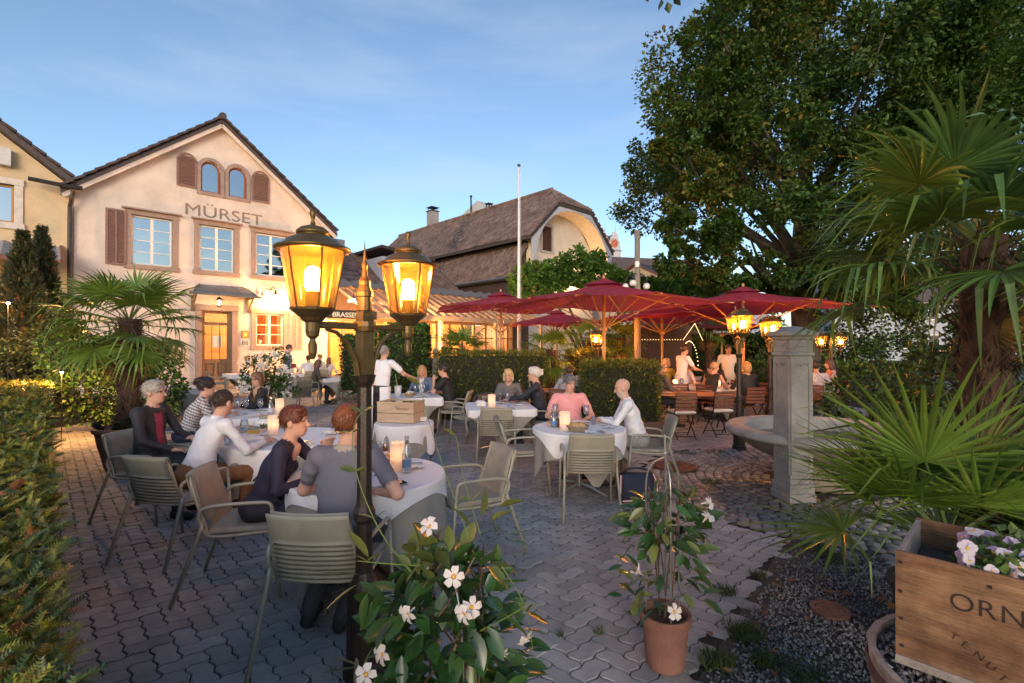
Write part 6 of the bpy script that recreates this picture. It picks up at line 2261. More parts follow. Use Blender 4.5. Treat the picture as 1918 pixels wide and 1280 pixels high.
for (tx_, ty_), rr_, spots_ in ((T1, .36, ((-150, 'in front of the woman in navy', 'p'), (-62, 'beside the folded arm of the grey t-shirt man', 'n'), (25, 'at the empty padded chair of the near table', 'n'), (95, 'at the far edge of the near table', 'p'))),
                                (T2, .42, ((-60, 'at the near edge of the white shirted guest table', 'p'), (170, 'before the grey haired man in black', 'p'), (20, 'at the free side of the white shirted guest table', 'n'))),
                                (T3, .34, ((80, 'under the hands of the woman in black', 'p'), (-60, 'at the empty chair between the round tables', 'n'))),
                                (T6, .34, ((90, 'before the blonde woman in grey', 'p'), (5, 'before the white haired man', 'p'), (-80, 'at the empty front chair of the couple', 'n'))),
                                (T7, .36, ((85, 'before the pink shirt guest', 'p'), (-80, 'at the empty front chair of the pink shirt guest', 'n'), (-10, 'before the bald guest', 'n'))),
                                (T5, .34, ((60, 'before the woman in denim', 'p'), (-60, 'at the waiter side of the served table', 'n')))):
    for q, (an, wh, k_) in enumerate(spots_):
        x_, y_ = tx_ + rr_ * math.cos(R(an)), ty_ + rr_ * math.sin(R(an))
        if k_ == 'p':
            single('plate', ME_PL, x_, y_, ZT, 'white dinner plate ' + wh, 'plate')
        else:
            single('napkin', nap_mesh(q + int(an)), x_, y_, ZT, 'crumpled linen napkin ' + wh, 'napkin', rz=R(an))
        single('cutlery', ME_CUT, x_ - .14 * math.sin(R(an)), y_ + .14 * math.cos(R(an)), ZT, 'knife and fork pair ' + wh, 'cutlery', rz=R(an))
# ================================================================== PEOPLE
def sdf_surface(prims, vox):
    """one continuous surface round rounded cones and ellipsoids, blended smoothly; returns verts, quads, nearest-part labels"""
    lo, hi = np.full(3, 1e9), np.full(3, -1e9)
    for p in prims:
        if p[0] == 'c':
            a, b, r1, r2 = p[1:5]
            r_ = max(r1, r2)
            lo = np.minimum(lo, np.minimum(a, b) - r_); hi = np.maximum(hi, np.maximum(a, b) + r_)
        elif p[0] == 'e':
            r_ = max(p[2])
            lo = np.minimum(lo, p[1] - r_); hi = np.maximum(hi, p[1] + r_)
    lo = lo - 3 * vox; hi = hi + 3 * vox
    dims = np.ceil((hi - lo) / vox).astype(int) + 1
    D = np.full(dims, .12, np.float32)
    B = np.full(dims, 9.0, np.float32)
    Lb = np.zeros(dims, np.int16)
    ax = [lo[i] + vox * np.arange(dims[i]) for i in range(3)]
    for p in prims:
        k, lab = p[-2], p[-1]
        if p[0] == 'c':
            a, b, r1, r2 = p[1:5]
            mg = max(r1, r2) + k + 2.5 * vox
            l_, h_ = np.minimum(a, b) - mg, np.maximum(a, b) + mg
        else:
            mg = max(p[2]) + k + 2.5 * vox
            l_, h_ = p[1] - mg, p[1] + mg
        i0 = np.maximum(((l_ - lo) / vox).astype(int), 0)
        i1 = np.minimum(((h_ - lo) / vox).astype(int) + 2, dims)
        if np.any(i1 <= i0):
            continue
        sl = tuple(slice(i0[i], i1[i]) for i in range(3))
        X, Y, Z = ax[0][sl[0]][:, None, None], ax[1][sl[1]][None, :, None], ax[2][sl[2]][None, None, :]
        if p[0] == 'c':
            ab = b - a
            L2 = max(ab @ ab, 1e-9)
            t = np.clip(((X - a[0]) * ab[0] + (Y - a[1]) * ab[1] + (Z - a[2]) * ab[2]) / L2, 0, 1)
            d = np.sqrt((X - a[0] - t * ab[0]) ** 2 + (Y - a[1] - t * ab[1]) ** 2 + (Z - a[2] - t * ab[2]) ** 2) - (r1 + (r2 - r1) * t)
        else:
            M_ = p[3]
            x, y, z = X - p[1][0], Y - p[1][1], Z - p[1][2]
            u = (M_[0, 0] * x + M_[1, 0] * y + M_[2, 0] * z) / p[2][0]
            v_ = (M_[0, 1] * x + M_[1, 1] * y + M_[2, 1] * z) / p[2][1]
            w_ = (M_[0, 2] * x + M_[1, 2] * y + M_[2, 2] * z) / p[2][2]
            q = np.sqrt(u * u + v_ * v_ + w_ * w_) + 1e-6
            q2 = np.sqrt((u / p[2][0]) ** 2 + (v_ / p[2][1]) ** 2 + (w_ / p[2][2]) ** 2) + 1e-6
            d = q * (q - 1) / q2
        d = d.astype(np.float32)
        if lab < 0:                       # carve away
            h = np.clip(.5 - .5 * (D[sl] + d) / max(k, 1e-4), 0, 1)
            D[sl] = D[sl] * (1 - h) + (-d) * h + max(k, 1e-4) * h * (1 - h)
            continue
        o = D[sl]
        h = np.clip(.5 + .5 * (o - d) / max(k, 1e-4), 0, 1)
        D[sl] = o * (1 - h) + d * h - max(k, 1e-4) * h * (1 - h)
        bl = B[sl]
        m_ = d < bl
        bl[m_] = d[m_]
        Lb[sl][m_] = lab
    # surface nets
    S = D < 0
    nx, ny, nz_ = dims
    c = S[:-1, :-1, :-1].astype(np.int8)
    cnt = np.zeros((nx - 1, ny - 1, nz_ - 1), np.int8)
    for dx in (0, 1):
        for dy in (0, 1):
            for dz in (0, 1):
                cnt += S[dx:nx - 1 + dx, dy:ny - 1 + dy, dz:nz_ - 1 + dz]
    act = (cnt > 0) & (cnt < 8)
    idx = np.full(act.shape, -1, np.int32)
    ii = np.argwhere(act)
    idx[act] = np.arange(len(ii))
    acc = np.zeros((len(ii), 3)); num = np.zeros(len(ii))
    corners = [(0, 0, 0), (1, 0, 0), (0, 1, 0), (1, 1, 0), (0, 0, 1), (1, 0, 1), (0, 1, 1), (1, 1, 1)]
    for (p, q) in ((0, 1), (2, 3), (4, 5), (6, 7), (0, 2), (1, 3), (4, 6), (5, 7), (0, 4), (1, 5), (2, 6), (3, 7)):
        cp, cq = np.array(corners[p]), np.array(corners[q])
        A, C = ii + cp, ii + cq
        da, dc = D[A[:, 0], A[:, 1], A[:, 2]], D[C[:, 0], C[:, 1], C[:, 2]]
        m_ = (da < 0) != (dc < 0)
        t = np.where(m_, da / np.where(m_, da - dc, 1), 0)
        acc[m_] += (cp + (cq - cp) * t[:, None])[m_]
        num[m_] += 1
    V = lo + (ii + acc / num[:, None]) * vox
    quads = []
    for axn in range(3):
        o1, o2 = [(1, 2), (2, 0), (0, 1)][axn]
        s0 = [slice(None)] * 3; s1 = [slice(None)] * 3
        s0[axn] = slice(0, -1); s1[axn] = slice(1, None)
        e = S[tuple(s0)] != S[tuple(s1)]
        E = np.argwhere(e)
        E = E[(E[:, o1] > 0) & (E[:, o2] > 0) & (E[:, o1] < dims[o1] - 1) & (E[:, o2] < dims[o2] - 1)]
        ins = S[E[:, 0], E[:, 1], E[:, 2]]
        u1 = np.zeros(3, int); u1[o1] = 1
        u2 = np.zeros(3, int); u2[o2] = 1
        def gi(P):
            return idx[P[:, 0], P[:, 1], P[:, 2]]
        q = np.stack([gi(E - u1 - u2), gi(E - u2), gi(E), gi(E - u1)], 1)
        q[~ins] = q[~ins][:, ::-1]
        quads.append(q)
    Q = np.vstack(quads)
    Q = Q[(Q >= 0).all(1)]
    near = np.clip(np.round((V - lo) / vox).astype(int), 0, dims - 1)
    lab = Lb[near[:, 0], near[:, 1], near[:, 2]]
    return V, Q, lab
M_BODY = pm('skin_and_clothes', (.96, .96, .96), .75, col2=(1, 1, 1), scale=14, attr='Col', bump=.35, bscale=26)
M_HAIR = pm('hair', (.80, .80, .80), .5, col2=(1.1, 1.1, 1.1), scale=60, stretch=(1, 1, .25), attr='Col', bump=.6, bscale=90)
SKIN = (.52, .29, .21)
def a_(*q):
    return np.array(q, float)
def two_bone(S, T, l1, l2, pole):
    d = T - S
    L_ = np.linalg.norm(d)
    L_ = min(max(L_, abs(l1 - l2) + .02), l1 + l2 - .004)
    dn = d / np.linalg.norm(d)
    T = S + dn * L_
    x = (l1 * l1 - l2 * l2 + L_ * L_) / (2 * L_)
    h = math.sqrt(max(l1 * l1 - x * x, 0))
    p = pole - dn * (pole @ dn)
    p /= max(np.linalg.norm(p), 1e-6)
    return S + dn * x + p * h, T
def person(label, x, y, rz, pose='sit', lean=8, yaw=0, pitch=0, hands=None, top=(.6, .6, .6), bottom=(.05, .05, .06), shoe=(.02, .018, .016),
           sleeve='long', hair='short', hcol=(.05, .03, .02), skin=SKIN, s=1.0, vox=.012, z0=0.0, stripes=None, belly=0.0, neckskin=0, collar=None,
           side=0, glasses=False, legs=None, beard=None, fem=False, name='person', group=None, apron=None, knees=.11, twist=0, vest=None):
    """posed figure; local y is forward, x to the figure's right"""
    t = thing('person', label, 'person', (x, y, z0), R(rz), group)
    P = []
    SK, TP, BT, SH, CL = 0, 1, 2, 3, 4
    hz0 = .575 if pose == 'sit' else .93
    L_ = R(lean)
    sd = R(side)
    sp = a_(math.sin(sd), math.sin(L_) * math.cos(sd), math.cos(L_) * math.cos(sd))
    fw = a_(0, math.cos(L_), -math.sin(L_))
    cw, sw = math.cos(R(twist)), math.sin(R(twist))
    rt = a_(cw, -sw, 0)
    pel = a_(0, 0, hz0)
    che = pel + sp * .33
    nek = pel + sp * .52
    SW = .165 if fem else .19
    shl = {-1: nek - sp * .035 - rt * SW, 1: nek - sp * .035 + rt * SW}
    I3 = np.eye(3)
    Rs = np.stack([rt, np.cross(sp, rt), sp], 1)
    # trunk
    P.append(('e', pel + a_(0, -.005, 0), a_(.165, .125, .11), I3, .05, BT))
    P.append(('e', pel + sp * .15 + fw * (.01 + belly * .5), a_(.145 + belly, .105 + belly, .14), Rs, .06, TP))
    P.append(('e', che, a_(.158 if fem else .172, .108, .18), Rs, .06, TP))
    P.append(('c', shl[-1] + rt * .03, shl[1] - rt * .03, .062, .062, .05, TP))
    if fem:
        for q in (-1, 1):
            P.append(('e', che + fw * .085 + rt * (q * .065) + sp * .01, a_(.06, .05, .055), Rs, .04, TP))
    hd_ = nek + sp * .03 + a_(0, .035, .135)
    P.append(('c', nek - sp * .03, hd_ - a_(0, .01, .05), .058, .052, .03, SK))
    if neckskin:
        P.append(('e', nek + fw * .075 - sp * .045, a_(.055, .03, .07), Rs, .02, SK))
    if collar is not None:
        for k in range(8):
            an0, an1 = 2 * math.pi * k / 8, 2 * math.pi * (k + 1) / 8
            c0 = nek + rt * (.066 * math.cos(an0)) + fw * (.066 * math.sin(an0) + .008) + sp * (.012 - .03 * max(0, math.sin(an0)))
            c1 = nek + rt * (.066 * math.cos(an1)) + fw * (.066 * math.sin(an1) + .008) + sp * (.012 - .03 * max(0, math.sin(an1)))
            P.append(('c', c0, c1, .016, .016, .01, CL))
    # arms
    if hands is None:
        hands = {-1: (-.14, .40, .80), 1: (.14, .40, .80)} if pose == 'sit' else {-1: (-.24, .06, .82), 1: (.24, .06, .82)}
    for q in (-1, 1):
        S_ = shl[q]
        T_ = a_(*hands[q])
        pole = a_(q * .75, -.45, -.75)
        E_, T_ = two_bone(S_, T_, .285, .255, pole)
        ul = TP if sleeve in ('long', 'short') else SK
        P.append(('c', S_, E_, .056 if ul == TP else .046, .043 if ul == TP else .038, .035, ul))
        if sleeve == 'short':
            m_ = S_ + (E_ - S_) * .62
            P[-1] = ('c', S_, m_, .060, .056, .035, TP)
            P.append(('c', m_, E_, .042, .038, .012, SK))
        P.append(('c', E_, T_, .041 if sleeve == 'long' else .037, .031 if sleeve == 'long' else .025, .02, TP if sleeve == 'long' else SK))
        fd = (T_ - E_) / np.linalg.norm(T_ - E_)
        if pose == 'sit' and T_[2] < .87 and abs(fd[2]) < .9:
            fd = a_(fd[0], fd[1], fd[2] * .3); fd /= np.linalg.norm(fd)
        sx = np.cross(fd, a_(0, 0, 1)); sx /= max(np.linalg.norm(sx), 1e-6)
        upv = np.cross(sx, fd)
        hm = np.stack([sx, fd, upv], 1)
        pc_ = T_ + fd * .045
        P.append(('e', pc_, a_(.040, .050, .019), hm, .018, SK))
        for fi, (ox, ln) in enumerate(((-.030, .060), (-.010, .072), (.010, .068), (.029, .054))):
            b0 = pc_ + sx * ox + fd * .035
            b1 = b0 + fd * (ln * .55) - upv * .008
            b2 = b1 + fd * (ln * .4) - upv * .022
            P.append(('c', b0, b1, .0095, .0088, .004, SK))
            P.append(('c', b1, b2, .0088, .0075, .003, SK))
        th0 = pc_ - sx * (q * .034) - fd * .012
        th1 = th0 - sx * (q * .026) + fd * .032
        P.append(('c', th0, th1, .0115, .010, .006, SK))
        P.append(('c', th1, th1 + fd * .028 + sx * (q * .006), .010, .0085, .003, SK))
    # legs
    for q in (-1, 1):
        H_ = pel + a_(q * .085, 0, -.01)
        if pose == 'sit':
            K_ = a_(q * knees, .42, .55); A2 = a_(q * (knees + .01), .40, .095)
            if legs and q in legs:
                K_, A2 = a_(*legs[q][0]), a_(*legs[q][1])
        elif pose == 'walk':
            K_ = a_(q * .09, .12 if q > 0 else -.02, .50); A2 = a_(q * .085, .20 if q > 0 else -.26, .10 if q > 0 else .14)
        else:
            K_ = a_(q * .10, .02, .50); A2 = a_(q * .11, -.01, .09)
        P.append(('c', H_, K_, .088, .064, .05, BT))
        P.append(('c', K_, A2, .062, .047, .02, BT))
        ft = a_(0, 1, 0)
        P.append(('c', A2 + a_(0, -.03, -.045), A2 + ft * .15 + a_(q * .02, 0, -.055), .042, .034, .015, SH))
    # head
    Ry = np.array(Matrix.Rotation(R(yaw), 3, 'Z')) @ np.array(Matrix.Rotation(R(-pitch - lean * .25), 3, 'X'))
    def H(px_, py_, pz_):
        return hd_ + Ry @ a_(px_, py_, pz_)
    P.append(('e', H(0, -.012, .028), a_(.073, .092, .088), Ry, .02, SK))
    P.append(('e', H(0, .022, -.035), a_(.058, .066, .078), Ry, .03, SK))
    P.append(('e', H(0, .052, -.088), a_(.030, .028, .022), Ry, .03, SK))
    P.append(('c', H(0, .086, .010), H(0, .107, -.030), .008, .0125, .012, SK))
    P.append(('c', H(-.028, .082, .030), H(.028, .082, .030), .011, .011, .015, SK))
    P.append(('c', H(-.018, .086, -.062), H(.018, .086, -.062), .007, .007, .01, SK))
    for q in (-1, 1):
        P.append(('e', H(q * .076, -.006, -.012), a_(.010, .022, .033), Ry, .008, SK))
        P.append(('e', H(q * .031, .094, .010), a_(.016, .012, .010), Ry, .012, -1))
    V, Q, lab = sdf_surface(P, vox)
    fold = np.zeros(len(V))
    rgf = np.random.default_rng(int(abs(x * 977 + y * 131)) % 99991)
    for fr, am in ((9, .0075), (15, .006), (24, .0042), (38, .0026)):
        dv_ = rgf.normal(size=3); dv_ /= np.linalg.norm(dv_)
        d2_ = rgf.normal(size=3); d2_ /= np.linalg.norm(d2_)
        ph = rgf.random() * 6
        wv = np.sin(V @ dv_ * fr * 1.0 + 1.6 * np.sin(V @ d2_ * fr * .55 + ph))
        fold += 1.7 * am * ((1 - np.abs(wv)) ** 2 - .33) * (.5 + .5 * np.sin(V @ d2_ * 7 + ph * 2))
    n_ = np.zeros_like(V)
    fn = np.cross(V[Q[:, 2]] - V[Q[:, 0]], V[Q[:, 3]] - V[Q[:, 1]])
    for c4 in range(4):
        np.add.at(n_, Q[:, c4], fn)
    n_ /= np.maximum(np.linalg.norm(n_, axis=1, keepdims=True), 1e-9)
    wgt = np.where((lab == TP) | (lab == BT), 1.0, 0.0)
    V0 = V
    V = V + n_ * (fold * wgt)[:, None]
    cmap = np.array([skin, top, bottom, shoe, collar or top], float)
    C = cmap[lab]
    loc = (V - hd_) @ Ry                                   # head space
    headm = (lab == SK) & (np.linalg.norm(loc, axis=1) < .16)
    for q in (-1, 1):
        C[headm & (np.hypot(loc[:, 0] - q * .031, (loc[:, 2] - .008) * 1.5) < .0135) & (loc[:, 1] > .05)] = (.10, .07, .06)
        C[headm & (np.abs(loc[:, 0] - q * .032) < .022) & (np.abs(loc[:, 2] - .032) < .006) & (loc[:, 1] > .06)] = np.array(hcol) * .6 + np.array(skin) * .3
    C[headm & (np.abs(loc[:, 0]) < .025) & (np.abs(loc[:, 2] + .062) < .0075) & (loc[:, 1] > .06)] = np.array(skin) * a_(.85, .55, .55)
    if beard is not None:
        C[headm & (loc[:, 2] < -.040) & (loc[:, 1] > .0) & (loc[:, 2] > -.13)] = beard
    if stripes is not None:
        band = (np.floor(((V - pel) @ sp) / .018).astype(int) % 2 == 0) & (lab == TP)
        C[band] = stripes
    if vest is not None:                                    # open jacket: inner shirt down the front
        dv = V - nek
        C[(lab == TP) & (np.abs(dv @ rt) < .05) & (dv @ fw > .03) & (dv @ sp > -.38)] = vest
    me = npmesh('body', V * s, Q, M_BODY, smooth=True, cols=C)
    obj('body', me, t)
    # hair
    if hair != 'bald':
        Hp = []
        rz_ = .004
        if hair == 'buzz':
            Hp.append(('e', H(0, -.014, .030), a_(.0765, .0955, .0905), Ry, .01, 0))
        elif hair == 'fringe':
            Hp.append(('e', H(0, -.022, -.005), a_(.081, .088, .055), Ry, .01, 0))
        elif hair == 'curly':
            Hp.append(('e', H(0, -.020, .035), a_(.095, .112, .105), Ry, .01, 0))
            rg = np.random.default_rng(int(abs(x * 100)))
            for _ in range(26):
                dd_ = rg.normal(size=3); dd_ /= np.linalg.norm(dd_); dd_[2] = abs(dd_[2]) * .8 + .05
                dd_[1] -= .25
                Hp.append(('e', H(*(dd_ * a_(.088, .10, .10) + a_(0, -.02, .035))), a_(.028, .028, .024), Ry, .012, 0))
        else:
            Hp.append(('e', H(0, -.016, .034), a_(.083, .104, .096), Ry, .015, 0))
            Hp.append(('e', H(.012, .035, .095), a_(.058, .052, .028), Ry, .02, 0))
        if hair in ('bob', 'long', 'wavy'):
            Hp.append(('e', H(0, -.045, -.03), a_(.088, .072, .095), Ry, .03, 0))
            for q in (-1, 1):
                Hp.append(('c', H(q * .078, .012, .03), H(q * .080, .004, -.085), .022, .026, .02, 0))
        if hair in ('long', 'wavy'):
            Hp.append(('c', H(0, -.06, -.03), hd_ + Ry @ a_(0, -.075, 0) + a_(0, -.02, -.30), .070, .055, .03, 0))
            for q in (-1, 1):
                Hp.append(('c', H(q * .068, -.03, -.05), hd_ + Ry @ a_(q * .085, -.03, 0) + a_(0, -.0, -.24), .035, .030, .03, 0))
        # keep the face free
        fz = -.055 if hair not in ('fringe',) else .0
        Hp.append(('e', H(0, .105, fz + .02), a_(.066, .062, .088), Ry, .008, -1))
        if hair in ('short', 'buzz', 'curly', 'fringe'):
            Hp.append(('e', H(0, .03, -.115), a_(.10, .085, .095), Ry, .01, -1))
            for q in (-1, 1):
                Hp.append(('e', H(q * .09, .03, -.035), a_(.03, .05, .035), Ry, .008, -1))
        if hair == 'fringe':
            Hp.append(('e', H(0, .08, .04), a_(.09, .10, .10), Ry, .01, -1))
        hv, hq, _l = sdf_surface(Hp, max(vox * .85, .006))
        nd = hv - hd_
        jit = np.random.default_rng(3).normal(0, .0018, len(hv))
        hv = hv + nd / np.linalg.norm(nd, axis=1, keepdims=True) * jit[:, None]
        hc = np.tile(np.array(hcol, float), (len(hv), 1)) * (1 + np.random.default_rng(5).normal(0, .13, (len(hv), 1)))
        if vox < .0138:                      # loose strands over the hair surface
            rgs = np.random.default_rng(11)
            nS = 900 if hair not in ('long', 'wavy') else 1400
            pick = rgs.integers(0, len(hv), nS)
            nn_ = nd[pick] / np.linalg.norm(nd[pick], axis=1, keepdims=True)
            dn_ = (Ry @ a_(0, -.55, -.6))[None] + rgs.normal(0, .35, (nS, 3)) + (Ry @ np.array([rgs.normal(0, .5, nS) * 0, np.zeros(nS), np.zeros(nS)])).T
            dn_ = dn_ - nn_ * (dn_ * nn_).sum(1, keepdims=True) * .82
            sv_, sf_ = inst(BLADE * a_(1.1, 1, .6), BLF, hv[pick] - nn_ * .002, rotmats(dn_, rgs.normal(0, .8, nS), rgs.uniform(.022, .05, nS)))
            sc3 = np.repeat(np.clip(np.array(hcol)[None] * (1 + rgs.normal(0, .28, (nS, 1))), 0, 1), len(BLADE), 0)
            tag(obj('hair_strands', npmesh('hair_strands', sv_ * s, sf_, M_HAIR, cols=sc3), t), kind='stuff')
        obj('hair', npmesh('hair', hv * s, hq, M_HAIR, smooth=True, cols=np.clip(hc, 0, 1)), t)
    if glasses:
        m = MB()
        for q in (-1, 1):
            m.tube([H(q * .032 + .024 * math.cos(an), .103, .006 + .018 * math.sin(an)) * s for an in arc(13, 0, 2 * math.pi)], .0022, 5)
            m.tube([H(q * .055, .100, .010) * s, H(q * .078, .0, .008) * s], .002, 5)
        m.tube([H(-.009, .106, .010) * s, H(.009, .106, .010) * s], .002, 5)
        m.build('glasses', pm('dark_spectacle_frame', (.04, .02, .02), .4), t)
    if apron is not None:
        m = MB()
        V_, F_ = [], []
        n, kz = 26, 10
        for j in range(kz + 1):
            zz = 1.0 - .74 * j / kz
            for i in range(n + 1):
                an = R(-246) + R(312) * i / n
                rr_ = .178 + .03 * j / kz + .012 * math.sin(5 * an + 1) * j / kz
                V_.append((rr_ * math.cos(an) * 1.0, rr_ * .84 * math.sin(an) * -1, zz))
        for j in range(kz):
            for i in range(n):
                q = j * (n + 1) + i
                F_.append((q, q + 1, q + n + 2, q + n + 1))
        m.add(V_, F_)
        o = m.build('apron', apron, t, smooth=True)
        sm = o.modifiers.new('thick', 'SOLIDIFY'); sm.thickness = .008
    return t
LIN = pm('white_apron', (.74, .73, .74), .85, var=.04, bump=.3)
W_ = (.68, .66, .67)
# --- near tables
person('man in plain white shirt and brown trousers leaning on round table seen from behind', -2.86, 4.38, -34, lean=26, yaw=18, pitch=6, top=W_, bottom=(.20, .085, .03), hair='buzz', hcol=(.05, .03, .022), collar=(.7, .68, .69),
       hands={-1: (-.02, .66, .80), 1: (.16, .56, .80)}, vox=.0112, belly=.012, legs={1: ((.20, .42, .55), (.16, .34, .10)), -1: ((-.08, .43, .55), (-.12, .42, .10))})
person('grey haired man in black jacket with spectacles beside the palm pot', -3.74, 5.05, -92, lean=4, yaw=6, top=(.018, .018, .024), bottom=(.02, .02, .025), hair='short', hcol=(.36, .32, .28), vest=(.30, .03, .06),
       hands={-1: (-.12, .36, .78), 1: (.13, .34, .70)}, vox=.0112, glasses=True, belly=.02, collar=(.02, .02, .026))
person('dark curly haired guest in brown and white striped shirt', -4.30, 6.42, -58, lean=26, yaw=-10, top=W_, stripes=(.14, .085, .075), hair='curly', hcol=(.028, .018, .016), bottom=(.03, .04, .08),
       hands={-1: (-.10, .52, .82), 1: (.08, .46, .90)}, vox=.0125, s=.98)
person('woman in black cardigan with spectacles and necklace behind a table', -3.96, 7.82, 138, lean=6, yaw=22, top=(.012, .011, .014), hair='bob', hcol=(.16, .075, .04), bottom=(.03, .03, .035), fem=True, neckskin=1, s=.95,
       hands={-1: (-.06, .42, .86), 1: (.10, .40, .82)}, vox=.0125, glasses=True)
person('woman with short auburn hair in navy cardigan leaning over table', -1.86, 3.62, -82, lean=24, yaw=-8, pitch=-4, top=(.016, .013, .034), hair='short', hcol=(.11, .028, .014), bottom=(.02, .02, .03), fem=True, neckskin=1, s=.97,
       hands={-1: (.02, .50, 1.02), 1: (.14, .42, .80)}, vox=.0092)
person('young man with ginger brown hair in grey mottled t-shirt seen from behind', -1.06, 2.98, -6, lean=15, yaw=-22, top=(.135, .125, .155), hair='short', hcol=(.17, .055, .022), bottom=(.045, .045, .05), sleeve='short',
       hands={-1: (-.20, .42, .80), 1: (.20, .20, .80)}, vox=.0092, collar=(.36, .30, .25), legs={-1: ((-.16, .40, .55), (-.20, .05, .10)), 1: ((.14, .40, .55), (.02, .02, .10))})
person('older waiter in white shirt and long white apron reaching over a table', -2.33, 8.75, -22, pose='stand', lean=7, yaw=10, top=(.70, .70, .73), bottom=(.025, .018, .02), hair='buzz', hcol=(.32, .29, .27), sleeve='short',
       hands={-1: (-.20, .28, 1.02), 1: (.40, .42, 1.13)}, apron=LIN, vox=.0125, belly=.01)
person('blonde woman in blue denim jacket facing the serving waiter', -1.86, 10.3, 172, lean=4, yaw=12, top=(.10, .14, .24), vest=(.6, .6, .6), hair='wavy', hcol=(.42, .24, .10), bottom=(.05, .06, .1), fem=True, s=.95, vox=.0136)
person('dark haired man in black t-shirt resting his chin on his hand', -1.17, 9.55, 84, lean=14, yaw=4, top=(.014, .013, .015), hair='short', hcol=(.03, .02, .016), bottom=(.20, .18, .15), sleeve='short', belly=.02,
       hands={-1: (-.05, .34, 1.05), 1: (.10, .40, .82)}, vox=.0133)
person('blonde woman in grey brown jacket at the couple table', -.06, 8.78, 176, lean=4, yaw=-8, top=(.13, .11, .105), hair='bob', hcol=(.52, .36, .18), bottom=(.1, .1, .1), fem=True, s=.95, vox=.0128, hands={-1: (-.16, .38, .82), 1: (.12, .40, .82)})
person('white haired man in dark navy jacket with spectacles', .52, 8.25, 82, lean=12, yaw=6, top=(.022, .022, .036), hair='short', hcol=(.62, .58, .54), bottom=(.03, .03, .04), glasses=True, belly=.015, vox=.0128, hands={-1: (-.08, .56, .82), 1: (.08, .50, .82)})
person('grey haired man in pink polo shirt facing the camera side', .78, 6.74, 181, lean=5, yaw=20, pitch=8, top=(.72, .30, .30), hair='short', hcol=(.15, .14, .14), bottom=(.1, .09, .08), sleeve='short', collar=(.75, .33, .33), belly=.03, vox=.0112,
       hands={-1: (-.18, .32, .79), 1: (.18, .32, .79)}, s=.97)
person('bald bearded man in white shirt with forearms on the table', 1.60, 6.14, 84, lean=20, yaw=0, pitch=10, top=(.72, .71, .74), hair='bald', beard=(.46, .36, .30), bottom=(.27, .26, .26), belly=.02, vox=.0112, skin=(.56, .31, .23), collar=(.72, .71, .74),
       hands={-1: (.02, .50, .82), 1: (.05, .47, .82)}, s=.98)
# --- by the house
person('woman with long brown hair in dark olive top at the ivy column table', -5.78, 14.25, -62, lean=14, top=(.06, .055, .04), hair='long', hcol=(.13, .06, .03), fem=True, s=.95, vox=.020)
person('man with spectacles in dark navy shirt against the ivy column', -5.0, 15.3, 128, lean=5, yaw=10, top=(.025, .028, .05), hair='short', hcol=(.035, .022, .018), glasses=True, vox=.020)
person('person in blue shirt walking past the house wall', -7.42, 16.2, -70, pose='walk', lean=4, top=(.12, .22, .40), bottom=(.04, .05, .08), hair='short', hcol=(.07, .04, .03), s=1.0, vox=.023)
person('woman in dark red top at the table below the grey shutter', -7.85, 17.4, 190, lean=4, top=(.22, .02, .04), hair='bob', hcol=(.12, .055, .03), fem=True, neckskin=1, s=.95, vox=.023)
person('dark haired man in white shirt with his back to the forecourt', -6.85, 16.6, 40, lean=6, top=W_, hair='short', hcol=(.03, .02, .018), vox=.023)
person('man in pale shirt half hidden at the glass doors', -7.1, 18.3, 150, lean=4, top=(.6, .56, .5), hair='short', hcol=(.16, .09, .05), vox=.023)
person('girl with long red brown hair at the glass doors', -6.6, 17.6, -10, lean=6, top=(.55, .5, .46), hair='long', hcol=(.16, .06, .03), fem=True, s=.93, vox=.023)
# --- behind the hedges
person('man in grey shirt bent over the slatted wooden table behind the hedge', 1.05, 10.0, -28, lean=34, top=(.32, .33, .37), hair='short', hcol=(.05, .03, .02), vox=.018, pitch=12)
person('person in light grey shirt almost hidden by the clipped hedge', 1.62, 10.3, 30, lean=20, top=(.42, .42, .46), hair='short', hcol=(.12, .08, .05), vox=.018)
person('grey haired person in white shirt with braces by the pergola edge', -2.05, 13.2, 20, lean=2, z0=.26, top=(.62, .62, .66), hair='buzz', hcol=(.4, .36, .32), vox=.021)
person('person in white shirt leaning beside the bright pergola bulb', -1.86, 13.9, 70, lean=4, z0=.30, top=W_, hair='short', hcol=(.14, .06, .03), vox=.021)
# --- right hand terrace
person('bald man in grey jacket eating at the bare wooden table', 3.05, 10.35, -78, lean=10, pitch=12, top=(.07, .065, .065), vest=(.25, .28, .34), hair='fringe', hcol=(.3, .27, .25), belly=.03, vox=.0155, hands={-1: (-.1, .44, .8), 1: (.12, .40, .8)})
person('young waiter in white polo walking with plates on the terrace', 4.12, 12.0, -74, pose='walk', lean=8, top=W_, bottom=(.62, .60, .6), hair='short', hcol=(.05, .025, .018), sleeve='short', hands={-1: (-.14, .38, 1.12), 1: (.16, .42, 1.12)}, vox=.0165)
person('blonde guest with mustard yellow scarf behind the walking waiter', 4.02, 12.9, -40, lean=6, top=(.42, .30, .03), hair='bob', hcol=(.42, .30, .18), fem=True, vox=.020)
person('woman in black sleeveless top leaning on the crowded table', 4.42, 11.05, -52, lean=24, top=(.016, .014, .016), sleeve='none', hair='short', hcol=(.42, .27, .16), fem=True, vox=.0165, hands={-1: (-.16, .5, .82), 1: (.18, .42, .82)})
person('guest in pale pink blouse at the crowded table', 4.2, 12.15, -80, lean=16, top=(.62, .42, .38), hair='bob', hcol=(.16, .08, .04), fem=True, vox=.019)
person('man in white shirt stooping low over the crowded table', 5.22, 12.1, 96, lean=34, top=(.60, .57, .54), hair='short', hcol=(.05, .03, .02), vox=.018, pitch=20)
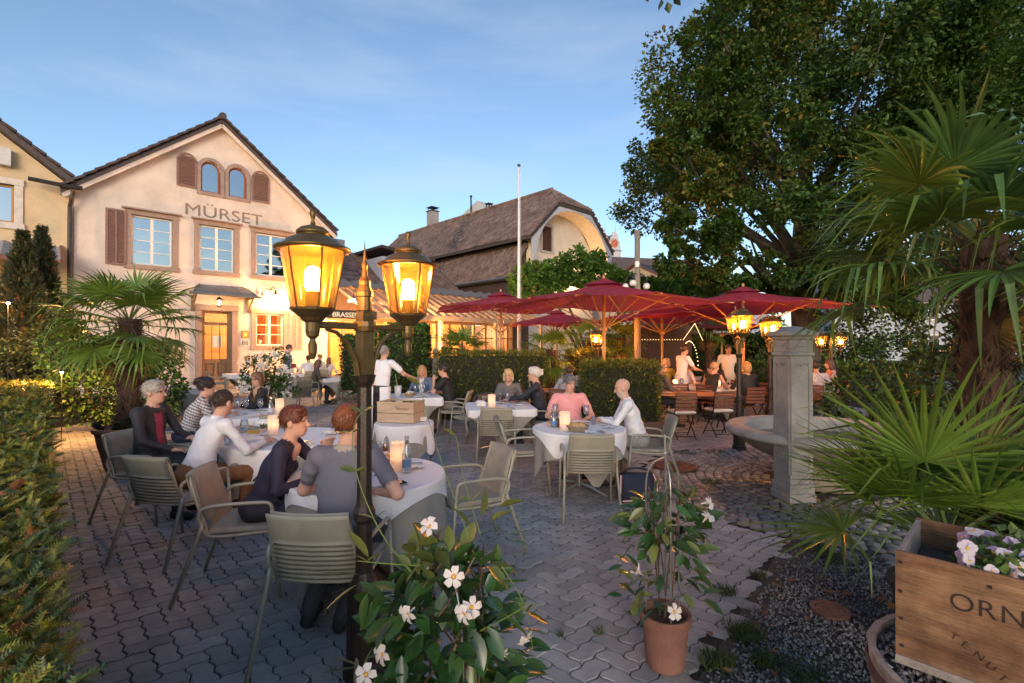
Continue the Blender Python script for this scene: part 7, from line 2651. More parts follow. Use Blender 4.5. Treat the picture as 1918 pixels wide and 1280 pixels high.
person('dark haired guest in black at the end of the crowded table', 5.28, 12.75, 140, lean=14, top=(.02, .018, .018), hair='short', hcol=(.03, .02, .018), vox=.019)
person('standing waiter in cream shirt behind the crowded table', 5.72, 13.0, 165, pose='stand', lean=2, top=(.68, .62, .55), bottom=(.6, .56, .52), hair='short', hcol=(.06, .035, .025), hands={-1: (-.22, .10, .92), 1: (.22, .10, .92)}, vox=.018)
person('blonde woman in black seen from behind on folding chair', 4.98, 10.35, 8, lean=4, top=(.022, .02, .02), hair='bob', hcol=(.48, .27, .10), fem=True, vox=.0155)
person('dark dressed guest just behind the second lamp post', 6.08, 11.4, -70, lean=10, top=(.03, .022, .022), hair='short', hcol=(.04, .025, .02), vox=.018)
person('dark haired man in white shirt at the tree bed table', 7.55, 12.9, 190, lean=6, yaw=-20, top=(.62, .60, .60), hair='short', hcol=(.04, .028, .02), vox=.020)
person('guest in pale blue shirt half behind the fountain pillar', 6.78, 11.0, -40, lean=16, top=(.45, .50, .60), bottom=(.08, .09, .12), hair='short', hcol=(.05, .03, .02), vox=.018)
person('long haired woman in salmon pink dress at the tree bed table', 7.98, 12.2, 76, lean=6, top=(.60, .27, .20), bottom=(.50, .24, .18), sleeve='none', hair='long', hcol=(.12, .05, .03), fem=True, vox=.018)

# ================================================================== CHAIR PLACES
garden_chair(-2.84, 4.22, -14, 'sage garden chair holding the white shirted guest')
garden_chair(-3.70, 5.05, -92, 'sage garden chair holding the grey haired man in black')
garden_chair(-1.93, 3.62, -78, 'sage garden chair holding the woman in navy cardigan')
garden_chair(-1.06, 2.92, -3, 'dark looking slat backed chair holding the grey t-shirt man')
garden_chair(-.36, 4.18, 118, 'empty padded garden chair at the right of the near table')
garden_chair(-2.95, 6.50, 0, 'empty garden chair between the two round tables')
garden_chair(-4.34, 6.36, -58, 'garden chair holding the striped shirt guest')
garden_chair(-3.92, 7.92, 140, 'garden chair holding the woman in black cardigan')
garden_chair(-1.12, 9.55, 84, 'garden chair holding the man in black t-shirt')
garden_chair(-.72, 8.75, 60, 'empty garden chair with a coat beside the waiter served table')
garden_chair(-1.86, 10.38, 172, 'garden chair holding the woman in denim jacket')
garden_chair(-.23, 7.22, 2, 'empty slat backed chair in front of the white haired couple table')
garden_chair(.14, 6.02, -82, 'empty padded chair turned sideways between the two couples')
garden_chair(.80, 5.18, -2, 'empty slat backed chair in front of the pink shirt guest table')
garden_chair(-.06, 8.86, 176, 'garden chair holding the blonde woman in grey jacket')
garden_chair(.58, 8.25, 82, 'garden chair holding the white haired man in navy')
garden_chair(.78, 6.82, 181, 'garden chair holding the man in pink polo shirt')
garden_chair(1.68, 6.14, 84, 'garden chair holding the bald man in white shirt')
garden_chair(-5.86, 14.2, -62, 'garden chair holding the long haired woman in olive')
garden_chair(-5.0, 15.4, 128, 'garden chair against the ivy column with navy shirted man')
garden_chair(-7.85, 17.5, 190, 'garden chair holding the woman in dark red')
garden_chair(-6.83, 16.5, 40, 'garden chair holding the white shirted man at the grey shutter table')
garden_chair(-9.75, 16.3, -50, 'empty garden chair beside the door step table')
garden_chair(-5.35, 12.2, 60, 'empty garden chair behind the woman in black cardigan')
garden_chair(-7.1, 18.35, 150, 'garden chair at the glass doors with pale shirted man')
garden_chair(-6.6, 17.55, -10, 'garden chair holding the girl with red brown hair')
bistro(3.18, 9.22, 4, 'red brown folding chair pushed to the bare wooden table', cushion=True)
bistro(3.98, 9.48, 8, 'folding chair turned aside at the bare wooden table', cushion=True)
bistro(2.98, 10.38, -78, 'folding chair holding the bald man in grey jacket')
bistro(3.75, 10.85, 175, 'folding chair beyond the bare wooden table')
bistro(4.40, 10.95, -52, 'folding chair holding the woman in black sleeveless top')
bistro(4.98, 10.30, 8, 'folding chair holding the blonde woman in black')
bistro(5.62, 10.55, 22, 'folding chair between the two lamp posts')
bistro(6.08, 11.35, -70, 'folding chair behind the second lamp post')
bistro(6.75, 10.95, -40, 'folding chair of the pale blue shirted guest')
bistro(7.55, 12.98, 190, 'folding chair of the man at the tree bed table')
bistro(8.02, 12.2, 76, 'folding chair holding the woman in salmon pink')
bistro(1.0, 9.95, -20, 'slatted folding chair behind the navy jacket man')
bistro(.45, 11.2, 200, 'slatted folding chair beyond the small wooden table')
bistro(5.5, 14.0, 10, 'folding chair at the far wooden table')
bistro(4.1, 12.2, -80, 'folding chair holding the guest in pink blouse')
bistro(5.3, 12.1, 96, 'folding chair of the stooping white shirted man')
bistro(4.0, 12.95, -40, 'folding chair of the guest with yellow scarf')
bistro(5.32, 12.8, 140, 'folding chair holding the guest in black at the crowded table')
bistro(1.64, 10.25, 30, 'folding chair behind the clipped yew hedge')
# coat on the empty chair by the waiter's table
CT_ = MB()
V_, F_ = [], []
for j in range(9):
    q = j / 8
    for i in range(9):
        p_ = -1 + 2 * i / 8
        if q < .45:
            V_.append((.25 * p_, .06 - .16 * q / .45 + .01 * math.sin(7 * p_), .62 + .27 * math.sin(q / .45 * math.pi / 2)))
        else:
            V_.append((.25 * p_ * (1 + .1 * q), -.10 - .05 * q + .018 * math.sin(9 * p_), .89 - .42 * (q - .45) / .55))
for j in range(8):
    for i in range(8):
        a = j * 9 + i
        F_.append((a, a + 1, a + 10, a + 9))
CT_.add(V_, F_)
o = CT_.build('coat', pm('brown_coat', (.09, .065, .05), .9, bump=.4, bscale=25), None, (-.72, 8.75, 0), (0, 0, R(60)), smooth=True)
o.location = (-.72 + .2 * math.sin(R(60)), 8.75 - .2 * math.cos(R(60)), 0)
tag(o, 'brown coat hung over the empty chair by the waiter served table', 'coat')
sm = o.modifiers.new('thick', 'SOLIDIFY'); sm.thickness = .012
# ================================================================== PLANTS
M_BARK = pm('grey_brown_bark', (.045, .036, .030), .9, col2=(.085, .07, .058), scale=4, stretch=(5, 5, .8), bump=.9, bscale=14)
M_LINDEN = pm('linden_leaf', (.032, .072, .010), .5, col2=(.066, .120, .016), scale=.9, island=.45, hue=.02, trans=.30)
M_LINDENY = pm('linden_bract_and_lit_clump', (.15, .145, .018), .6, col2=(.22, .185, .03), scale=1.5, island=.35, hue=.02, trans=.35)  # seed bracts; the same yellow also paints warm-lit clumps into the crown
M_YEW = pm('yew_needle', (.042, .070, .012), .45, col2=(.08, .12, .02), scale=5, island=.45, hue=.015, trans=.15)
M_YEWTIP = pm('yew_young_lamplit_tip', (.18, .185, .018), .5, col2=(.28, .26, .03), scale=5, island=.35, hue=.02, trans=.25)  # young tips, with the gold of the lamplight put into their colour
M_YEWDRY = pm('yew_dry_sprig', (.22, .09, .02), .7, col2=(.30, .14, .04), scale=5, island=.3)
M_VINE = pm('vine_leaf', (.07, .165, .022), .45, col2=(.125, .25, .04), scale=2, island=.4, hue=.02, trans=.3)
M_SHRUB = pm('dark_shrub_leaf', (.022, .045, .014), .5, col2=(.05, .085, .022), scale=2, island=.45, hue=.025, trans=.25)
M_THUJA = pm('thuja_spray', (.030, .045, .016), .6, col2=(.065, .075, .026), scale=3, island=.4, hue=.02, trans=.2)
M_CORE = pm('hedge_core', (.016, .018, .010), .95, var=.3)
M_PALM = pm('palm_blade', (.095, .16, .020), .38, col2=(.155, .235, .038), scale=4, island=.3, hue=.015, trans=.28)
M_PALMB = pm('palm_blade_blue', (.075, .145, .030), .38, col2=(.125, .21, .05), scale=4, island=.3, hue=.015, trans=.25)
M_PALMD = pm('palm_blade_dry', (.22, .14, .035), .6, col2=(.30, .20, .06), scale=4, island=.25, trans=.3)
M_FIB = pm('palm_trunk_fibre', (.038, .020, .013), .95, col2=(.09, .05, .03), scale=9, stretch=(3, 3, .7), bump=1.0, bscale=40)
M_TERRA = pm('terracotta', (.165, .072, .052), .8, col2=(.245, .122, .092), scale=5, bump=.2, bscale=40, detail=8)
M_TERRAD = pm('dark_terracotta', (.16, .075, .055), .8, col2=(.24, .125, .10), scale=4, bump=.2, bscale=40)
LEAF4 = np.array([(0, 0, 0), (.36, .42, .10), (0, 1, -.05), (-.36, .42, .10), (0, .45, 0)])
LEAF4F = np.array([(0, 1, 4), (1, 2, 4), (2, 3, 4), (3, 0, 4)])
LEAF2 = np.array([(0, 0, 0), (.38, .42, .11), (0, 1, -.05), (-.38, .42, .11)])
LEAF2F = np.array([(0, 1, 2), (0, 2, 3)])
def sprig(n=9, w=.075, ang=50, droop=.12):
    """flat spray: a stem with two rows of needles; unit length"""
    V_, F_ = [], []
    def tri3(a, b, c):
        i = len(V_)
        V_.extend([a, b, c]); F_.append((i, i + 1, i + 2))
    tri3((-.012, 0, 0), (.012, 0, 0), (0, 1, -droop))
    for k in range(n):
        t = .06 + .9 * k / n
        ln = .30 * (1 - .55 * t)
        for s_ in (-1, 1):
            a = R(ang)
            bx, by, bz = 0, t, -droop * t * t
            tx, ty = s_ * math.sin(a) * ln, t + math.cos(a) * ln
            nx_, ny_ = math.cos(a) * w * .5, -s_ * math.sin(a) * w * .5
            tri3((bx - nx_, by - ny_, bz), (bx + nx_, by + ny_, bz), (tx, ty, bz + .03))
    return np.array(V_), np.array(F_)
SPN, SPF = sprig(8, .095), sprig(5, .15)
def scatter_mesh(name, parent, mats, layers, kind=None):
    """layers: (base V, base F, pos, dirs, roll, scale, material index) -> one mesh"""
    VV, FF, MI, off = [], [], [], 0
    for (bv_, bf_, pos, dirs, roll, sc_, mi) in layers:
        if len(pos) == 0:
            continue
        v, f = inst(bv_, bf_, pos, rotmats(dirs, roll, sc_))
        VV.append(v); FF.append(f + off); off += len(v)
        MI.append(np.full(len(f), mi))
    o = obj(name, npmesh(name, np.vstack(VV), np.vstack(FF), mats, midx=np.concatenate(MI)), parent)
    if kind:
        tag(o, kind=kind)
    return o
def ell_points(c, r_, n, shell=.55):
    d = randdirs(n)
    rad = shell + (1 - shell) * RNG.random(n) ** .6
    return np.array(c) + d * np.array(r_) * rad[:, None], d
def clumps(blobs, per, sub, leaf):
    """sub-clumps on each blob then leaves in each: returns pos, outward dirs"""
    P_, D_ = [], []
    for (c, r_) in blobs:
        cs, ds = ell_points(c, r_, sub, .6)
        for q in range(sub):
            rr_ = np.array(r_) * RNG.uniform(.22, .42)
            p, d = ell_points(cs[q], rr_, per, .3)
            P_.append(p)
            D_.append(d * .7 + ds[q] * .8 + np.array([0, 0, -.15]))
    return np.vstack(P_), np.vstack(D_)

# ------------------------------------------------------------------ the great linden tree
TR = (10.2, 17.0)
LIN_T = thing('linden_tree', 'huge dark linden tree with yellowish light-tinted seed clusters over the terrace', 'tree', (*TR, 0))
lob = []
for (px, py, rp, d) in ((1325, 55, 70, 14), (1300, 190, 55, 13.5), (1350, 250, 70, 14), (1250, 262, 34, 13), (1215, 282, 20, 13), (1300, 335, 45, 13.5), (1285, 385, 55, 14), (1245, 428, 38, 13.5), (1238, 485, 38, 13.5), (1300, 490, 55, 14),
                        (1400, 430, 80, 14), (1420, 300, 90, 15), (1450, 150, 105, 15), (1420, 30, 90, 15), (1540, 50, 120, 15.5), (1610, 190, 110, 15), (1720, 110, 140, 15.5), (1870, 60, 150, 15), (1570, 340, 100, 14), (1490, 480, 65, 13.5),
                        (1600, 470, 80, 14.5), (1710, 300, 130, 14), (1860, 250, 140, 14.5), (1390, 515, 42, 13.5), (1540, 515, 50, 13.5), (1650, 520, 60, 14), (1380, 165, 65, 14), (1740, 450, 90, 15), (1860, 430, 110, 15), (1480, 250, 60, 12.5), (1660, 60, 80, 12.5), (1500, 380, 55, 12), (1660, 400, 70, 12.5), (1340, 440, 45, 12.5), (1420, 545, 38, 15), (1480, 550, 40, 15.5), (1560, 555, 48, 14.5), (1640, 560, 55, 14.5), (1350, 532, 32, 15), (1710, 545, 60, 14.5)):
    c = np.array([(px + (22 if px < 1345 else 0) - CXP) / FPX * d, d, hz(py, d)])
    r_ = rp / FPX * d * .94
    lob.append((c, (r_, r_ * 1.05, r_ * .85)))
for _ in range(34):                     # the far and upper side of the crown
    a, e_ = RNG.uniform(0, 6.28), RNG.uniform(-.3, 1.3)
    c = np.array([TR[0] + 1 + 6.0 * math.cos(a) * math.cos(e_), TR[1] + 1.0 + 5.0 * math.sin(a) * math.cos(e_), 8.5 + 5.5 * math.sin(e_)])
    if c[1] < 15 and c[0] < 8:
        continue
    lob.append((c, (1.5, 1.5, 1.2)))
layers = []
for i0 in range(len(lob)):
    r0 = lob[i0][1][0]
    subs = max(9, int(22 * (r0 / 1.2) ** 1.5))
    pos, dr = clumps([lob[i0]], 112, subs, 0)
    n = len(pos)
    yl = RNG.random() < .26
    msk = RNG.random(n) < (.34 if yl else .02)
    sc_ = RNG.uniform(.09, .175, n)
    dr = dr + RNG.normal(0, .55, dr.shape)
    rl_ = RNG.normal(0, .8, n)
    for mi, mk_ in ((0, ~msk), (1, msk)):
        layers.append((LEAF2, LEAF2F, pos[mk_], dr[mk_], rl_[mk_], sc_[mk_], mi))
scatter_mesh('crown', LIN_T, [M_LINDEN, M_LINDENY], layers).location = (-TR[0], -TR[1], 0)
m = MB()
m.tube([(0, 0, -.1), (.05, 0, .4), (.02, .05, 1.5), (-.1, 0, 3.0), (-.1, .1, 5.0), (.1, .2, 8.0), (.2, .3, 12.0)], [.62, .48, .42, .40, .33, .22, .08], 14)
m.build('trunk', M_BARK, LIN_T, smooth=True)
for q, (c, r_) in enumerate(lob):
    if q % 2 and q > 12:
        continue
    e_ = Vector(c) - Vector((*TR, 0))
    s0 = Vector((0, .05, RNG.uniform(2.4, 4.2) if e_.z < 8 else RNG.uniform(4, 7)))
    mid = s0.lerp(e_, .5) + Vector((RNG.normal(0, .3), RNG.normal(0, .3), -.25 * (1 if e_.z < 7 else -1)))
    MB().tube(smooth_path([s0, s0.lerp(mid, .5) + Vector((0, 0, .15)), mid, e_], 1), [.16, .14, .12, .10, .08, .05, .03, .02][:len(smooth_path([s0, s0, mid, e_], 1))], 6).build('limb', M_BARK, LIN_T, smooth=True)

# hanging twig of another tree at the top edge
TW = thing('hanging_twig', 'small leafy twig hanging into the top edge of the sky', 'twig', (*at(1225, 5.0), hz(-60, 5.0)))
m = MB()
m.tube([(.0, 0, .4), (.02, 0, 0), (.10, 0, -.18), (.14, 0, -.30)], [.012, .008, .005, .003], 5)
m.tube([(.02, 0, 0), (-.08, 0, -.10), (-.14, 0, -.16)], [.007, .004, .003], 5)
m.build('stem', M_BARK, TW)
for (dx, dz, a_l) in ((.08, -.30, -100), (.14, -.33, -75), (.20, -.28, -40), (-.16, -.20, -120), (-.10, -.22, -60), (.03, -.12, -110), (.12, -.2, -140)):
    v, f = inst(LEAF4, LEAF4F, np.array([(0, 0, 0)]), rotmats(np.array([(math.cos(R(a_l)), .2, math.sin(R(a_l)))]), np.array([.4]), np.array([.12])))
    obj('leaf', npmesh('leaf', v, f, M_SHRUB), TW, (dx, 0, dz))

# ------------------------------------------------------------------ foreground yew hedge on the left
YH_ = thing('yew_hedge', 'long low yew hedge with tips coloured lamplit gold and dry sprigs along the paving', 'hedge', (0, 0, 0))
E0 = np.array([-.90, 1.00]); ed = np.array([-.6897, .7241]); ew = np.array([-.7241, -.6897])
HH, WH = 1.02, 1.5
def hp(t, w_, z):
    p = E0 + np.outer(t, ed) + np.outer(w_, ew)
    return np.stack([p[:, 0], p[:, 1], z], 1)
layers = []
for (t0, t1, dens, ln, base, small) in ((-.75, 2.2, 2700, (.05, .095), SPN, False), (2.2, 5.0, 1350, (.06, .11), SPN, False), (5.0, 12.3, 700, (.09, .15), SPF, True)):
    n = int((t1 - t0) * WH * dens)
    t, w_ = RNG.uniform(t0, t1, n), RNG.uniform(.0, WH, n)
    z = HH + .035 * np.sin(t * 3.1) * np.sin(w_ * 4) - .10 * RNG.random(n) ** 2
    dr = RNG.normal(0, 1, (n, 3)); dr[:, 2] = np.abs(dr[:, 2]) * .35 + .12
    dr[:, 0] += .25
    ty = RNG.random(n)
    tipm, dry = ty < .44, ty > .93  # more of the gold-painted tips on top, where lamplight falls
    sc_ = RNG.uniform(*ln, n)
    rl_ = RNG.normal(0, .5, n)
    P_ = hp(t, w_, z)
    for mi, mk_ in ((0, ~tipm & ~dry), (1, tipm), (2, dry)):
        layers.append((base[0], base[1], P_[mk_], dr[mk_], rl_[mk_], sc_[mk_], mi))
    n = int((t1 - t0) * HH * dens * .9)
    t, z = RNG.uniform(t0, t1, n), HH * RNG.random(n) ** .8
    dr = RNG.normal(0, .8, (n, 3)); dr[:, 0] += .9; dr[:, 1] += .6; dr[:, 2] += .2
    ty = RNG.random(n)
    tipm, dry = (ty < .30), ty > .93
    sc_ = RNG.uniform(*ln, n)
    rl_ = RNG.normal(0, .6, n)
    P_ = hp(t, .06 + .05 * RNG.random(n), z)
    for mi, mk_ in ((0, ~tipm & ~dry), (1, tipm), (2, dry)):
        layers.append((base[0], base[1], P_[mk_], dr[mk_], rl_[mk_], sc_[mk_], mi))
tag(scatter_mesh('foliage', YH_, [M_YEW, M_YEWTIP, M_YEWDRY], layers), kind='stuff')
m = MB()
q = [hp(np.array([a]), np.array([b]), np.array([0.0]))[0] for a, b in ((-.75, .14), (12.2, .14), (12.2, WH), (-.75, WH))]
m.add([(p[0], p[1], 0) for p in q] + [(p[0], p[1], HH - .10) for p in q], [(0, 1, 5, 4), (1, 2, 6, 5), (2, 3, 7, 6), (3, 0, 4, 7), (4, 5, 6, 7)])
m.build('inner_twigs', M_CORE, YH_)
# dry leaves lying on the hedge
n = 46
t, w_ = RNG.uniform(-.4, 3.2, n), RNG.uniform(.1, 1.2, n)
dr = randdirs(n); dr[:, 2] *= .3
v, f = inst(LEAF6, LEAF6F, hp(t, w_, np.full(n, HH + .03)), rotmats(dr, RNG.normal(0, .6, n), RNG.uniform(.04, .085, n)))
tag(obj('dead_leaves', npmesh('dead_leaves', v, f, M_DEAD), YH_), kind='stuff')
# white garden fence end left of the hedge
WF = thing('white_fence', 'short run of white slatted fence beyond the yew hedge', 'fence', (*gp(14, 850, .3), 0), math.atan2(.7241, -.6897))
for k in range(9):
    MB().box((-.6 + k * .22, 0, .45), (.09, .025, .9), bev=.004).build('picket', M_WHITE, WF)
for z in (.25, .72):
    MB().box((.28, .03, z), (2.0, .03, .07)).build('rail', M_WHITE, WF)

# ------------------------------------------------------------------ clipped hedges on the terrace
def box_hedge(label, x0, x1, y0, y1, z1, dens=950, mats=None, leaf=(.05, .10), planter=0.0, tip=.2, base=SPF, rz=0.0, z0=0.0, wob=.04):
    cx_, cy_ = (x0 + x1) / 2, (y0 + y1) / 2
    hx, hy = (x1 - x0) / 2, (y1 - y0) / 2
    t = thing('clipped_hedge', label, 'hedge', (cx_, cy_, 0), R(rz))
    zb = planter if planter else z0
    layers = []
    for (nrm, a, b) in (((0, -1, 0), 2 * hx, z1 - zb), ((-1, 0, 0), 2 * hy, z1 - zb), ((1, 0, 0), 2 * hy, z1 - zb), ((0, 0, 1), 2 * hx, 2 * hy), ((0, 1, 0), 2 * hx, z1 - zb)):
        n = int(a * b * dens * (.4 if nrm[1] > 0 else 1))
        u, v_ = RNG.uniform(-1, 1, n), RNG.uniform(0, 1, n)
        w_ = wob * np.sin(u * 5 + v_ * 7) - .10 * RNG.random(n) ** 2
        if nrm[2]:
            P_ = np.stack([u * hx, (v_ * 2 - 1) * hy, z1 + w_], 1)
        elif nrm[0]:
            P_ = np.stack([nrm[0] * (hx + w_), u * hy, zb + v_ * (z1 - zb)], 1)
        else:
            P_ = np.stack([u * hx, nrm[1] * (hy + w_), zb + v_ * (z1 - zb)], 1)
        dr = RNG.normal(0, .75, (n, 3)) + np.array(nrm) * .8
        dr[:, 2] += .25
        tp_ = RNG.random(n) < (tip * (1.6 if nrm[2] else 1) * (.5 + P_[:, 2] / z1))
        sc_, rl_ = RNG.uniform(*leaf, n), RNG.normal(0, .7, n)
        for mi, mk_ in ((0, ~tp_), (1, tp_)):
            layers.append((base[0], base[1], P_[mk_], dr[mk_], rl_[mk_], sc_[mk_], mi))
    tag(scatter_mesh('foliage', t, mats or [M_YEW, M_YEWTIP], layers), kind='stuff')
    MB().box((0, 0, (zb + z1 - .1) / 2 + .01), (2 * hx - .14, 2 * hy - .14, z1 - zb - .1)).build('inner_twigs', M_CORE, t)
    if planter:
        MB().box((0, 0, planter / 2), (2 * hx + .04, 2 * hy + .04, planter), bev=.015).build('planter', pm('brown_planter', (.11, .065, .05), .8, var=.2), t)
    return t
box_hedge('clipped yew hedge in a planter behind the bald guest', 1.36, 2.78, 9.15, 9.8, 1.40, planter=.30, dens=1250)
box_hedge('long clipped yew hedge behind the blonde woman in grey', -1.75, .78, 11.3, 11.95, 1.56)
box_hedge('tall leafy hedge block behind the waiter', -3.15, -2.05, 11.3, 12.3, 2.20, mats=[M_SHRUB, M_VINE], base=(LEAF4, LEAF4F), leaf=(.05, .09), tip=.35, dens=1100)
box_hedge('ivy covered column with planter by the glass doors', -4.86, -4.42, 13.9, 14.4, 1.98, mats=[M_SHRUB, M_VINE], base=(LEAF4, LEAF4F), leaf=(.05, .09), tip=.3, planter=.45)
box_hedge('clipped hedge piece between the parasol pole and barn', 1.5, 2.6, 13.2, 13.9, 1.58)
box_hedge('low dark hedge beyond the tree bed table', 7.0, 12.5, 14.8, 15.6, 1.15, mats=[M_SHRUB, M_VINE], base=(LEAF4, LEAF4F), leaf=(.07, .12), tip=.1, dens=420)
box_hedge('far leafy hedge closing the terrace behind the waiters', 4.0, 13.0, 20.0, 21.0, 2.1, mats=[M_SHRUB, M_VINE], base=(LEAF4, LEAF4F), leaf=(.09, .15), tip=.2, dens=300)

# ------------------------------------------------------------------ bushes and small trees
def bush(name, label, cat, x, y, blobs, mats, per=60, sub=14, leaf=(.06, .11), alt=.2, trunk=.05, th=1.0, rnd=.5):
    t = thing(name, label, cat, (x, y, 0))
    pos, dr = clumps(blobs, per, sub, 0)
    n = len(pos)
    dr = dr + RNG.normal(0, rnd, dr.shape)
    a_m = RNG.random(n) < alt
    sc_, rl_ = RNG.uniform(*leaf, n), RNG.normal(0, .8, n)
    o = scatter_mesh('crown', t, mats, [(LEAF2, LEAF2F, pos[mk_], dr[mk_], rl_[mk_], sc_[mk_], mi) for mi, mk_ in ((0, ~a_m), (1, a_m))])
    for q in range(3):
        c = Vector(blobs[q % len(blobs)][0])
        MB().tube([(RNG.normal(0, .05), RNG.normal(0, .05), 0), (c.x * .4, c.y * .4, c.z * .5), tuple(c)], [trunk, trunk * .8, trunk * .3], 6).build('trunk', M_BARK, t)
    return t
bx_, by_ = at(1115, 21.5)
bl = []
for k in range(13):
    bl.append(((-2.9 + k * .62 + RNG.normal(0, .1), RNG.normal(0, .5), 4.35 + .55 * math.sin(k * .55) + RNG.normal(0, .15)), (.95, .9, .72)))
bush('wisteria_vine', 'bright green wisteria mass climbing in front of the barn gable', 'vine', bx_, by_, bl, [M_VINE, M_SHRUB], 90, 18, (.11, .21), .12, .09)
bx_, by_ = at(1250, 24)
bush('garden_tree', 'small green tree beside the wisteria behind the lamp pole', 'tree', bx_, by_, [((-.6, 0, 3.7), (1.1, 1, 1.0)), ((.8, .3, 3.5), (1.1, 1, .9)), ((.1, 0, 4.5), (.9, .9, .7)), ((1.6, .5, 3.0), (.9, .9, .8)), ((-1.5, 0, 3.2), (.8, .8, .8))], [M_VINE, M_SHRUB], 70, 14, (.10, .18), .35)
# thujas and shrubs on the left
def thuja(label, px, d, ztop, r_):
    x, y = at(px, d)
    t = thing('thuja', label, 'conifer', (x, y, 0))
    n = 5200
    z = ztop * RNG.random(n) ** .85
    a = RNG.uniform(0, 6.283, n)
    prof = r_ * np.clip((1 - (z / ztop) ** 2.2), .05, 1) * (1 + .22 * np.sin(a * 3 + z * 2.5)) * RNG.uniform(.55, 1.05, n)
    P_ = np.stack([prof * np.cos(a), prof * np.sin(a), z], 1)
    dr = np.stack([np.cos(a) * .5, np.sin(a) * .5, np.full(n, 1.0)], 1) + RNG.normal(0, .3, (n, 3))
    scatter_mesh('crown', t, [M_THUJA, M_YEWDRY], [(SPF[0], SPF[1], P_[:4900], dr[:4900], RNG.uniform(0, 6, 4900), RNG.uniform(.12, .22, 4900), 0), (SPF[0], SPF[1], P_[4900:], dr[4900:], RNG.uniform(0, 6, 300), RNG.uniform(.12, .2, 300), 1)])
    MB().tube([(0, 0, 0), (0, 0, ztop * .8)], [.10, .02], 7).build('trunk', M_BARK, t)
thuja('slim thuja conifer with bare tip before the awning', 42, 11.8, hz(440, 11.8), .62)
thuja('taller dark thuja conifer close to the downpipe', 78, 12.6, hz(432, 12.6), .60)
bx_, by_ = at(60, 11.0)
bush('shrub', 'brownish dense shrub below the two thujas', 'shrub', bx_, by_, [((-.7, 0, 1.6), (.9, .7, .9)), ((.5, -.1, 1.5), (.9, .7, .9)), ((1.3, 0, 1.0), (.7, .6, .8)), ((-1.6, 0, 1.2), (.9, .7, .9)), ((0, -.3, .8), (1.0, .6, .7))], [M_THUJA, M_SHRUB], 75, 20, (.06, .11), .5)
bx_, by_ = at(190, 9.8)
bush('laurel_shrub', 'leafy green laurel screen behind the potted palm', 'shrub', bx_, by_, [((-.6, 0, 1.5), (.6, .35, .6)), ((.1, .1, 1.6), (.55, .35, .6)), ((.7, 0, 1.25), (.5, .35, .6)), ((1.1, .1, .8), (.45, .35, .6)), ((-.2, 0, .8), (.9, .35, .6)), ((.5, 0, .6), (.7, .35, .6))], [M_SHRUB, M_VINE], 70, 18, (.06, .11), .45)
# little lamp glowing in the shrubs
for (px, py, d, lab_) in ((15, 568, 10.0, 'lit lamp under a shade at the thuja shrub'), (116, 697, 8.9, 'small lit garden bulb among the shrubs behind the hedge')):
    x, y = at(px, d)
    t = thing('garden_lamp', lab_, 'lamp', (x, y, 0))
    z = hz(py, d)
    MB().tube([(0, 0, 0), (0, 0, z - .02)], .007, 6).build('stake', M_BLACK, t)
    MB().lathe([(.02, .07), (.13, .02), (.135, .01), (.02, .06)], 12, (0, 0, z)).build('shade', M_BLACK, t)
    MB().lathe([(0, -.035), (.02, -.02), (.025, 0), (.015, .02), (0, .025)], 12, (0, 0, z)).build('bulb', M_BULB, t, smooth=True)
    lamp('garden_light', (0, -.12, z - .02), 90, WARM, .05, t)
# white flowering bush
bx_, by_ = at(500, 11.0)
FB = bush('flower_bush', 'white flowering bush in a tub between the tables', 'shrub', bx_, by_, [((-.3, 0, 1.1), (.38, .3, .35)), ((.2, 0, 1.25), (.38, .3, .35)), ((.05, -.1, .75), (.5, .3, .35)), ((.45, 0, .8), (.25, .25, .3))], [M_SHRUB, M_VINE], 46, 12, (.04, .08), .4)
pet = []
for _ in range(5):
    pass
FLV = np.array([(0, 0, 0)] + [(math.cos(2 * math.pi * k / 10) * (1 if k % 2 else .55), math.sin(2 * math.pi * k / 10) * (1 if k % 2 else .55), .25 if k % 2 else .1) for k in range(10)])
FLF = np.array([(0, 1 + k, 1 + (k + 1) % 10) for k in range(10)])
M_PETW = pm('white_petal', (.80, .78, .76), .6, var=.05, trans=.3)
n = 150
pp, dd = clumps([((-.3, 0, 1.1), (.42, .34, .38)), ((.2, 0, 1.25), (.42, .34, .38)), ((.05, -.1, .75), (.54, .34, .38))], 16, 6, 0)
dd = dd + np.array([0, -.6, .2])
o = scatter_mesh('white_flowers', FB, [M_PETW], [(FLV[:, [0, 2, 1]], FLF, pp, dd, RNG.uniform(0, 6, len(pp)), RNG.uniform(.035, .06, len(pp)), 0)], 'stuff')
MB().lathe([(0, 0), (.24, 0), (.30, .42), (.31, .46), (.27, .46), (0, .42)], 20).build('tub', M_TERRAD, FB)
# low plants at the foot of the ivy column
bx_, by_ = at(655, 11.6)
bush('silver_shrub', 'silvery low shrub before the brown planter', 'shrub', bx_, by_, [((-.1, 0, .42), (.2, .15, .2)), ((.1, 0, .36), (.2, .15, .18))], [pm('silver_leaf', (.25, .27, .22), .6, var=.2), M_SHRUB], 30, 8, (.04, .07), .2, .015)
x, y = at(672, 11.9)
PB = thing('planter_box', 'plain square brown planter box beside the lamp post', 'planter', (x, y, 0), R(10))
MB().box((0, 0, .28), (.42, .42, .56), bev=.02).build('box', pm('brown_planter', (.11, .065, .05), .8, var=.2), PB)
pos, dr = clumps([((0, 0, .85), (.24, .22, .34)), ((0, 0, 1.3), (.18, .18, .3))], 40, 10, 0)
scatter_mesh('crown', PB, [M_SHRUB], [(LEAF4, LEAF4F, pos, dr, RNG.normal(0, .8, len(pos)), RNG.uniform(.05, .09, len(pos)), 0)])

